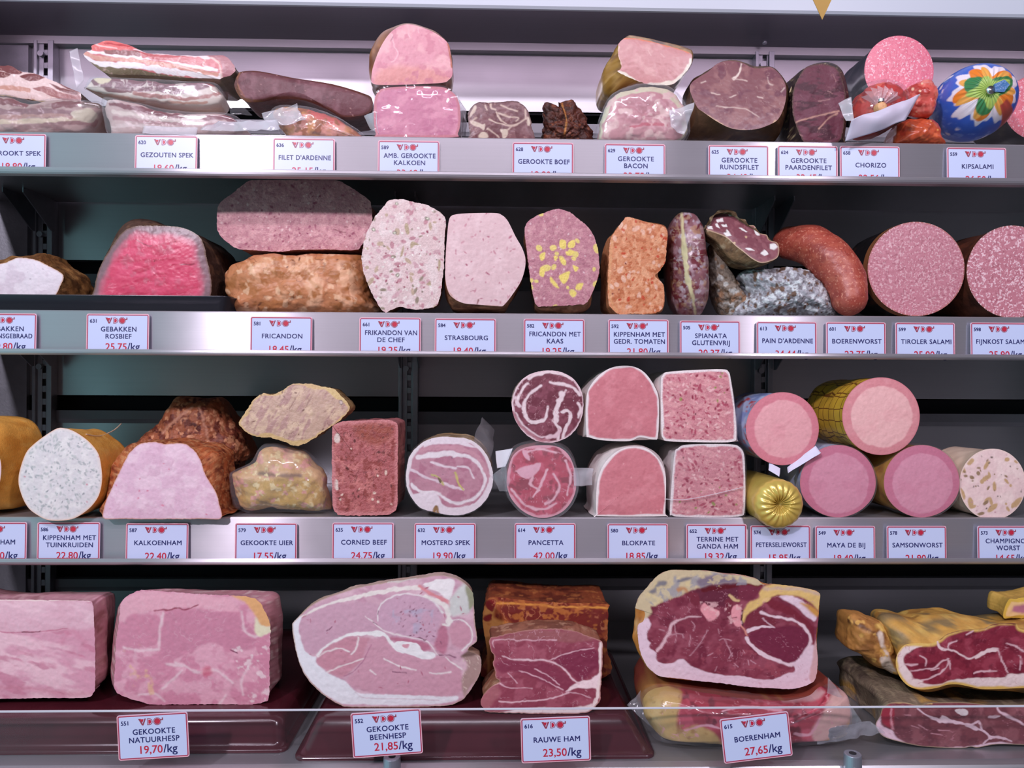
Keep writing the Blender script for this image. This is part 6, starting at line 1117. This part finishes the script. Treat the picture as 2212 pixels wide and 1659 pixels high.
H4b = meat('raw_ham', 'smoked raw ham block with amber fat and dark mahogany top, behind the cut slab', 'ham', Q('R11', '1020,420 1035,320 1060,272 1110,266 1300,285 1500,300 1820,310 1838,350 1835,480 1830,600 1800,840 1060,850 1050,640'), Y=-0.03, L=.12, rest=RISE, base=C(150, 72, 46), rag=.001, group='raw ham pieces',
     layers=[('patch', C(112, 36, 34), 18, -.1, .35), ('poly', Q('R11', '1020,420 1060,290 1110,300 1100,400 1200,440 1180,520 1080,540 1060,800 1050,640'), C(206, 138, 82), {'soft': 5}), ('polys', [Q('R11', '1140,330 1300,320 1500,350 1560,420 1440,470 1280,460 1180,400'), Q('R11', '1600,360 1800,350 1820,480 1700,520 1580,440')], C(116, 42, 40), {'soft': 4}), ('line', Q('R11', '1090,310 1300,310 1500,330 1700,330 1830,340'), 4, C(216, 140, 70)), ('polys', [Q('R11', '1040,300 1080,280 1110,300 1090,360 1050,340'), Q('R11', '1030,390 1080,375 1075,415 1040,420')], C(130, 36, 40)), ('vein', C(206, 130, 96), 14, .08, {'amt': .6}), ('patch', C(190, 110, 60), 12, .2, .5, {'amt': .7})], side=SMS((140, 66, 44), (90, 34, 30), (190, 110, 66)), fm=SHINY)
H4 = meat('raw_ham', 'dark maroon raw ham slab with white fat seams leaning at the front of the riser', 'ham', Q('R11', '1062,560 1075,525 1120,518 1180,500 1300,478 1420,470 1550,470 1640,490 1720,520 1790,545 1803,580 1798,750 1790,880 1785,950 1740,1010 1690,1035 1500,1042 1080,1032 1030,1005 1005,960 1030,900 1080,845 1130,815 1105,790 1100,740 1085,700 1095,650 1075,620'), Y=-0.128, L=.075, bd=.02, tilt=.18, rest=RISE + .0002, base=C(138, 58, 78), rag=.001, ds=.0011, group='raw ham pieces', ctr=(1180, 1455),
     layers=[('patch', C(156, 76, 96), 22, -.1, .4), ('poly', Q('R11', '1150,530 1300,490 1450,480 1640,500 1740,540 1600,560 1400,540 1200,550'), C(146, 80, 88), {'soft': 4}), ('poly', Q('R11', '1480,670 1600,610 1740,600 1780,700 1700,780 1640,800 1560,730'), C(124, 44, 70), {'soft': 4}), ('poly', Q('R11', '1120,680 1300,680 1450,690 1560,760 1620,840 1560,870 1420,820 1250,750 1130,750'), C(130, 50, 74), {'soft': 4}),
       ('poly', Q('R11', '1800,560 1770,590 1790,720 1720,800 1640,810 1560,870 1640,850 1780,850 1790,740'), C(232, 196, 208)), ('line', Q('R11', '1785,560 1790,700 1780,840 1750,960'), 9, C(232, 200, 206)), ('line', Q('R11', '1150,650 1230,670 1340,670 1450,675 1540,720 1600,790 1640,820'), (2, 3.5, 3, 4, 5), C(222, 176, 192)), ('lines', [Q('R11', '1450,670 1600,620 1740,595'), Q('R11', '1100,590 1090,560 1120,540 1300,545 1500,545'), Q('R11', '1360,730 1440,770 1520,830'), Q('R11', '1190,760 1250,820'), Q('R11', '1140,830 1200,850 1340,855'), Q('R11', '1560,870 1640,890 1720,920'), Q('R11', '1260,740 1400,790 1540,860')], 2, C(214, 160, 178)), ('line', Q('R11', '1130,940 1300,940 1480,915 1580,880'), 3, C(220, 170, 186)), ('poly', Q('R11', '1100,1040 1200,1000 1400,980 1600,985 1720,960 1770,970 1700,1040'), C(228, 198, 206), {'soft': 2}), ('vein', C(206, 150, 168), 14, .04, {'amt': .5}), ('ring', 2, C(170, 110, 110)), ('poly', Q('R11', '1000,960 1080,850 1140,870 1100,940 1040,1000'), C(160, 88, 100), {'soft': 5})],
     side=SMS((150, 92, 76), (110, 60, 50), (190, 140, 120)), fm=MOIST)
# farmhouse hams
BO = at(1600, 1630, -0.10)
H5b = lump('farm_ham', 'farmhouse ham in clear film lying under the cut one', 'ham', Q('R12', '110,830 130,760 180,722 260,708 420,732 700,762 900,785 1050,758 1110,708 1180,720 1230,720 1255,800 1245,900 1190,980 1100,1030 900,1090 700,1112 560,1115 400,1080 230,1020 150,940'), Y=-0.112, fd=.045, back=.17, p=4, rest=BASE, side=(C(140, 62, 54), [(C(190, 140, 80), .04, .1, .5, .7)]), base=C(166, 46, 66), wob=.004, wobs=.04, group='farmhouse hams', ctr=(1600, 1560),
     layers=[('patch', C(192, 74, 96), 26, -.1, .4), ('patch', C(120, 26, 44), 20, .1, .5), ('poly', Q('R12', '40,900 70,720 170,650 280,720 340,750 310,900 330,960 420,930 540,1000 560,1130 300,1120 120,1020'), C(198, 154, 98), {'soft': 5}), ('poly', Q('R12', '540,1030 700,1060 950,1060 1100,1020 1200,960 1240,900 1300,860 1250,1000 1000,1110 700,1140 540,1130'), C(206, 158, 100), {'soft': 5}), ('poly', Q('R12', '1050,960 1100,880 1140,800 1200,720 1290,760 1280,880 1180,980 1080,1030'), C(214, 160, 160), {'soft': 5}), ('poly', Q('R12', '880,790 1000,740 1120,740 1080,790 940,800'), C(206, 150, 160), {'soft': 4}), ('vein', C(226, 150, 166), 18, .07, {'amt': .7}), ('lines', [Q('R12', '350,960 480,930 600,960'), Q('R12', '560,850 700,830 880,850'), Q('R12', '960,980 1040,980 1090,900')], 5, C(222, 150, 170)), ('patch', C(160, 110, 60), 14, .25, .6, {'within': Q('R12', '80,900 180,690 340,750 310,900 540,1000 560,1130 120,1020'), 'amt': .7})], m=MOIST)
wrap_lump(H5b, .003, m=FILM_L, amp=.003)
sheet(H5b.o, 'film_flap', [(1352, 1524), (1400, 1478), (1432, 1540), (1412, 1572)], [-.10, -.08, -.11, -.12], FILM, .004, .02)
sheet(H5b.o, 'film_flap', [(1788, 1462), (1862, 1560), (1850, 1590), (1780, 1560)], [-.128, -.15, -.15, -.14], FILM, .003, .02)
sheet(H5b.o, 'film_flap', [(1772, 1568), (1880, 1560), (1908, 1586), (1762, 1608)], [-.148, -.155, -.155, -.15], film_mat('shiny_film', haze=.14, rough=.08, gl=1.0), .005, .02)
H5 = meat('farm_ham', 'cut farmhouse ham with thick white fat and dark red meat, on the wrapped one', 'ham', Q('B2', '130,640 190,590 200,500 110,470 105,440 140,340 240,220 330,120 450,55 640,50 900,58 1050,90 1250,110 1390,140 1470,200 1560,195 1750,215 1930,245 2070,295 2065,400 2060,550 2040,700 2035,820 2050,1000 2035,1180 1980,1260 1800,1320 1600,1318 1300,1300 1000,1260 800,1240 500,1205 350,1180 240,1090 190,1010 150,900 130,760'), Y=-0.115, L=.13, taper=.7, low=.3, cap=.7, bd=.008, base=C(134, 54, 74), rag=.0008, ds=.0011, group='farmhouse hams', ctr=(1585, 1380),
     body=Q('B2', '45,760 60,640 90,480 105,440 140,340 240,215 330,118 450,48 640,45 900,52 1250,105 1400,135 1480,190 1750,210 1930,240 2072,290 2068,500 2060,800 2055,1100 2030,1210 1960,1275 1780,1325 1500,1315 1000,1268 500,1215 330,1180 220,1090 130,960 70,840'),
     layers=[('patch', C(152, 72, 92), 26, -.1, .4), ('patch', C(112, 36, 58), 22, .1, .5, {'amt': .7}), ('patch', C(166, 76, 94), 16, .1, .5, {'within': Q('B2', '660,960 900,800 1250,850 1750,1150 1600,1200 1000,1150'), 'amt': .6}),
       ('poly', Q('B2', '800,250 1000,230 1180,200 1220,320 1100,420 1000,440 820,420 700,300'), C(104, 40, 60), {'soft': 4}), ('poly', Q('B2', '1200,220 1320,190 1460,220 1440,270 1350,380 1220,360'), C(120, 44, 66), {'soft': 4}), ('poly', Q('B2', '820,230 960,210 1180,190 1190,240 1000,260 830,290'), C(98, 24, 36), {'soft': 2}), ('poly', Q('B2', '1200,190 1420,195 1460,235 1330,220 1220,225'), C(110, 30, 40), {'soft': 2}), ('polys', [Q('B2', '1060,380 1130,360 1150,460 1110,510 1060,460'), Q('B2', '640,290 770,300 780,440 700,400'), Q('B2', '1260,560 1300,500 1400,480 1560,520 1600,640 1450,650 1290,670')], C(122, 44, 62), {'soft': 3}),
       ('poly', Q('B2', '1310,760 1400,690 1700,640 1900,680 1955,780 1940,880 1850,1000 1740,1040 1600,990 1450,900'), C(118, 40, 66), {'soft': 3}),
       ('poly', Q('B2', '120,760 135,640 220,560 270,600 270,640 235,720 250,810 270,830 260,880 330,930 335,1000 410,1050 500,1040 560,1000 640,1010 700,1070 830,1120 1000,1160 1300,1190 1500,1215 1620,1200 1720,1150 1790,1140 1790,1080 1740,1040 1830,1010 1890,900 1960,860 2010,870 2010,1000 2040,1180 1980,1265 1800,1325 1500,1315 1000,1265 500,1210 340,1180 220,1080 160,940'), C(230, 190, 212), {'soft': 1.6}),
       ('line', Q('B2', '1290,770 1330,850 1440,940 1600,1010 1760,1060'), (6, 8, 8, 6, 8), C(232, 192, 210)), ('line', Q('B2', '1440,500 1540,530 1700,560 1850,620 1930,690 1970,800 1940,880'), (8, 5, 5, 6, 7, 7), C(230, 190, 208)), ('line', Q('B2', '1300,690 1380,665 1480,655 1580,660'), (8, 6, 4, 2), C(230, 190, 208)), ('line', Q('B2', '1450,560 1500,610 1570,655'), 2.5, C(222, 176, 196)), ('poly', Q('B2', '1640,340 1750,320 1900,400 2020,520 2000,600 1900,520 1780,420'), C(230, 192, 214), {'soft': 2}), ('poly', Q('B2', '1490,390 1530,350 1700,420 1850,520 1980,640 2010,700 2000,850 1960,700 1850,590 1700,510 1560,460'), C(122, 38, 56), {'soft': 2.5}),
       ('poly', Q('B2', '1430,290 1560,200 1930,245 2070,295 2060,480 1990,420 1850,340 1680,320 1530,345 1440,420 1350,480 1290,520 1250,600 1240,540 1290,420 1420,350'), C(224, 176, 116), {'soft': 3}), ('line', Q('B2', '1480,250 1700,250 1900,270 2050,310'), 7, C(206, 166, 150), {'soft': 4}), ('poly', Q('B2', '1440,370 1500,340 1540,350 1490,390'), C(230, 180, 130), {'soft': 2}), ('poly', Q('B2', '1850,400 1960,430 2055,500 2020,550 1940,470'), C(206, 140, 76), {'soft': 4}),
       ('line', Q('B2', '1245,480 1235,560 1245,650'), 2.6, C(40, 20, 28)), ('line', Q('B2', '1230,640 1270,700 1290,740'), 3, C(226, 140, 130)), ('polys', [Q('B2', '800,480 830,400 880,430 1000,490 970,550 900,600 860,570'), Q('B2', '1120,530 1160,430 1230,440 1220,560 1230,640 1160,640')], C(232, 146, 162), {'soft': 2}), ('line', Q('B2', '1030,575 1120,560 1180,550'), 2, C(100, 30, 46)), ('patch', C(236, 176, 186), 9, .15, .5, {'within': Q('B2', '790,380 1240,420 1240,620 880,620'), 'amt': .7}), ('line', Q('B2', '1100,320 1150,360 1200,380'), 6, C(214, 170, 130)),
       ('line', Q('B2', '800,545 640,560 500,620 460,730 400,830 340,910'), (2, 4, 6, 7, 6, 6), C(222, 170, 186)), ('lines', [Q('B2', '520,630 530,720 600,730 620,770'), Q('B2', '450,740 540,730'), Q('B2', '690,740 680,860'), Q('B2', '870,690 820,780 760,880 680,960'), Q('B2', '700,600 740,660 720,700'), Q('B2', '540,730 530,820'), Q('B2', '1000,790 1050,780 1100,880 1130,960'), Q('B2', '1050,780 1120,795'), Q('B2', '1130,930 1090,990'), Q('B2', '1300,1010 1310,1060'), Q('B2', '880,960 930,930'), Q('B2', '1150,1040 1190,1080'), Q('B2', '980,680 990,720'), Q('B2', '370,690 410,700'), Q('B2', '1240,900 1260,930'), Q('B2', '1330,1010 1380,1040'), Q('B2', '980,1070 950,1120')], 1.9, C(206, 146, 166), {'amt': .8}), ('vein', C(196, 130, 150), 12, .04, {'amt': .5}),
       ('poly', Q('B2', '105,450 140,340 240,220 330,120 450,55 640,50 900,58 1050,90 1250,110 1390,140 1470,200 1440,215 1200,190 960,200 800,240 660,280 560,340 420,370 330,430 270,440 280,500 250,540 190,590 200,500'), C(206, 176, 150), {'soft': 2.5}), ('patch', C(150, 140, 160), 20, .0, .4, {'within': Q('B2', '200,340 330,130 900,70 1250,120 1440,210 800,240 560,340 300,430'), 'amt': .75}), ('poly', Q('B2', '760,170 900,110 1100,120 1180,190 960,205 800,235'), C(132, 110, 130), {'soft': 5}), ('patch', C(222, 190, 150), 12, .2, .5, {'within': Q('B2', '200,340 330,130 900,70 1250,120 1440,210 800,240 560,340 300,430'), 'amt': .6}), ('line', Q('B2', '560,260 620,250 650,270'), 8, C(190, 130, 96), {'soft': 4}),
       ('polys', [Q('B2', '250,290 300,250 330,230 320,290 280,310'), Q('B2', '310,240 360,180 440,170 430,210 380,230'), Q('B2', '550,180 620,130 710,130 640,170')], C(96, 92, 120), {'soft': 3, 'amt': .8}), ('poly', Q('B2', '2000,860 2060,800 2060,1100 2030,1220 1980,1250 1950,1180 1990,1000'), C(214, 160, 170), {'soft': 3})],
     side=(C(190, 116, 60), [(C(150, 84, 44), .02, 0, .5, .7), (C(214, 160, 110), .03, .2, .6, .6)]), smt=SHINY)
# air-dried hams at the right
AD2 = meat('dried_ham', 'air-dried ham lying on the deck at the right, broad dark cut face with white underside', 'ham', Q('B3', '395,1230 420,1160 500,1105 640,1100 780,1130 900,1105 1200,1100 1500,1130 1800,1130 2200,1140 2200,1590 1800,1590 1600,1580 1480,1590 1350,1620 1280,1610 1200,1625 1000,1620 780,1600 600,1550 450,1480 380,1400 350,1320'), Y=-0.146, L=.2, bd=.11, rest=BASE + .0003, tilt=.1, base=C(120, 56, 66), ds=.0012, group='air-dried hams',
     body=Q('B3', '210,1190 190,1100 175,960 150,890 220,830 400,820 560,860 700,960 1000,980 1500,1000 2200,1010 2200,1600 1300,1630 900,1620 500,1540 330,1430 250,1300'),
     layers=[('patch', C(138, 74, 84), 24, -.1, .4), ('patch', C(96, 40, 52), 20, .1, .5, {'amt': .7}), ('poly', Q('B3', '410,1240 430,1170 500,1130 540,1180 520,1330 480,1340 430,1300'), C(150, 36, 56), {'soft': 2}), ('line', Q('B3', '510,1170 500,1250 520,1360'), 5, C(206, 130, 146)), ('poly', Q('B3', '340,1260 400,1180 420,1320 520,1380 560,1450 700,1530 900,1550 1300,1530 1500,1490 1800,1520 2200,1530 2200,1600 1300,1640 900,1640 600,1580 400,1450'), C(230, 186, 206), {'soft': 2}), ('line', Q('B3', '760,1170 860,1240 980,1280 1150,1300 1300,1350 1400,1390 1460,1440'), (3, 4, 8, 6, 8, 5, 8), C(222, 178, 196)), ('lines', [Q('B3', '1180,1310 1280,1320 1350,1290 1380,1380'), Q('B3', '1530,1130 1560,1200 1680,1260 1790,1310'), Q('B3', '1460,1440 1540,1440 1660,1480'), Q('B3', '1460,1440 1400,1500'), Q('B3', '1440,1240 1550,1240')], (4, 6, 4), C(218, 172, 190)), ('poly', Q('B3', '960,1270 1000,1230 1060,1280 1010,1300'), C(226, 184, 200)), ('poly', Q('B3', '1120,1180 1220,1170 1240,1220 1180,1230'), C(206, 180, 190)), ('lines', [Q('B3', '700,1330 760,1350'), Q('B3', '760,1320 850,1370'), Q('B3', '890,1400 1000,1420'), Q('B3', '960,1370 1060,1375'), Q('B3', '630,1230 690,1230')], 1.8, C(196, 130, 146)), ('line', Q('B3', '500,1110 700,1110 900,1115'), 3, C(210, 160, 110)), ('vein', C(190, 120, 136), 14, .03, {'amt': .5}), ('ring', 1.6, C(150, 120, 100))],
     side=(C(126, 104, 92), [(C(84, 64, 62), .02, 0, .5, .7), (C(176, 150, 130), .012, .15, .6, .6), (C(206, 150, 76), .04, .2, .6, .7)]), smt=DRY, wob=.004)
AD1 = meat('dried_ham', 'air-dried ham with golden skin and ruby cut face, lying across the lower one', 'ham', Q('B3', '545,720 570,620 640,545 760,530 900,530 980,490 1050,440 1200,400 1400,385 1480,350 1600,335 1720,340 1790,400 2200,420 2200,960 1800,975 1550,985 1380,985 1280,965 1150,940 1050,945 950,975 820,990 700,970 620,910 570,830'), Y=-0.11, L=.16, cap=.45, taper=.8, low=.4, bd=.05, tilt=.12, base=C(128, 36, 56), ds=.0011, group='air-dried hams', ctr=(2070, 1425),
     body=Q('B3', '520,700 470,560 400,420 360,300 420,240 560,250 700,290 800,260 1000,235 1200,235 1400,285 1600,320 2200,330 2200,960 1600,985 1280,965 1050,945 820,992 690,970 600,900'),
     layers=[('patch', C(148, 54, 74), 22, -.1, .4), ('patch', C(100, 22, 42), 18, .1, .5, {'amt': .7}), ('poly', Q('B3', '540,720 570,620 640,545 800,530 900,530 820,560 720,590 640,650 630,720 680,800 720,870 800,890 820,920 950,930 1150,880 1400,865 1580,860 1640,820 1800,830 2200,820 2200,980 1600,990 1280,970 1050,950 820,995 680,970 590,880'), C(228, 194, 202), {'soft': 2}), ('ring', 5, C(216, 168, 96), {'wn': 3, 'soft': 3}), ('line', Q('B3', '980,490 1050,440 1200,402 1400,388 1480,352 1600,338 1720,345'), 5, C(96, 24, 36), {'soft': 3}),
       ('line', Q('B3', '960,520 980,580 1070,600 1180,650 1260,680 1340,640 1440,600 1530,590'), (5, 6, 4, 4, 4, 6, 7, 5), C(220, 178, 190)), ('lines', [Q('B3', '1060,590 1060,540 1140,510'), Q('B3', '1530,590 1570,700 1620,810'), Q('B3', '1040,680 1050,740 980,810 870,870 800,890'), Q('B3', '690,800 800,790 900,770 980,720 1050,680'), Q('B3', '780,660 830,690 830,760'), Q('B3', '640,740 760,740'), Q('B3', '1620,530 1700,560 1790,610'), Q('B3', '1740,650 1760,700 1740,790'), Q('B3', '1300,820 1400,800 1520,800'), Q('B3', '1060,700 1070,780'), Q('B3', '1230,450 1300,420'), Q('B3', '880,790 960,770')], (2.5, 4, 2.5), C(212, 160, 176)), ('vein', C(200, 130, 150), 10, .06, {'amt': .6, 'within': Q('B3', '1540,560 1800,560 1800,820 1640,820')}), ('vein', C(176, 96, 116), 14, .04, {'amt': .5}), ('line', Q('B3', '1320,670 1420,605 1500,600'), 6, C(226, 186, 196))],
     side=(C(196, 140, 72), [(C(150, 96, 50), .025, 0, .5, .7), (C(96, 88, 74), .03, .15, .5, .7), (C(224, 176, 100), .015, .25, .6, .6)]), smt=SKIN, wob=.003)
sh = lump('shank_end', None, None, Q('B3', '45,560 55,380 50,290 90,225 200,235 330,260 420,300 470,400 520,560 560,700 580,830 540,850 430,800 330,770 200,660 80,600'), Y=-0.06, fd=.03, back=.07, base=C(176, 116, 64), wob=.003, layers=[('patch', C(140, 86, 46), 20, -.1, .5), ('line', Q('B3', '50,300 200,360 330,430 400,470'), 8, C(110, 66, 40), {'soft': 4}), ('poly', Q('B3', '370,450 420,420 440,540 480,640 530,760 560,840 440,800 400,690 440,640'), C(206, 176, 170), {'soft': 3}), ('line', Q('B3', '390,360 480,440 540,560'), 12, C(216, 166, 92), {'soft': 5}), ('patch', C(206, 150, 84), 14, .2, .6)], m=SKIN, as_part=AD1.o)
AD3 = meat('dried_ham', 'small piece of air-dried ham peeping in high at the right edge, on the ruby ham', 'ham', Q('B3', '1600,300 1590,240 1640,110 1720,100 1800,85 2200,60 2200,305 1800,300 1680,296'), Y=-0.05, L=.06, cap=.2, wob=.004, base=C(176, 104, 132), rag=.001, group='air-dried hams', ctr=(2225, 1315),
     layers=[('ring', 14, C(224, 176, 130), {'wn': 5, 'soft': 5}), ('ring', 6, C(206, 160, 70), {'wn': 3})], side=(C(200, 150, 80), []))
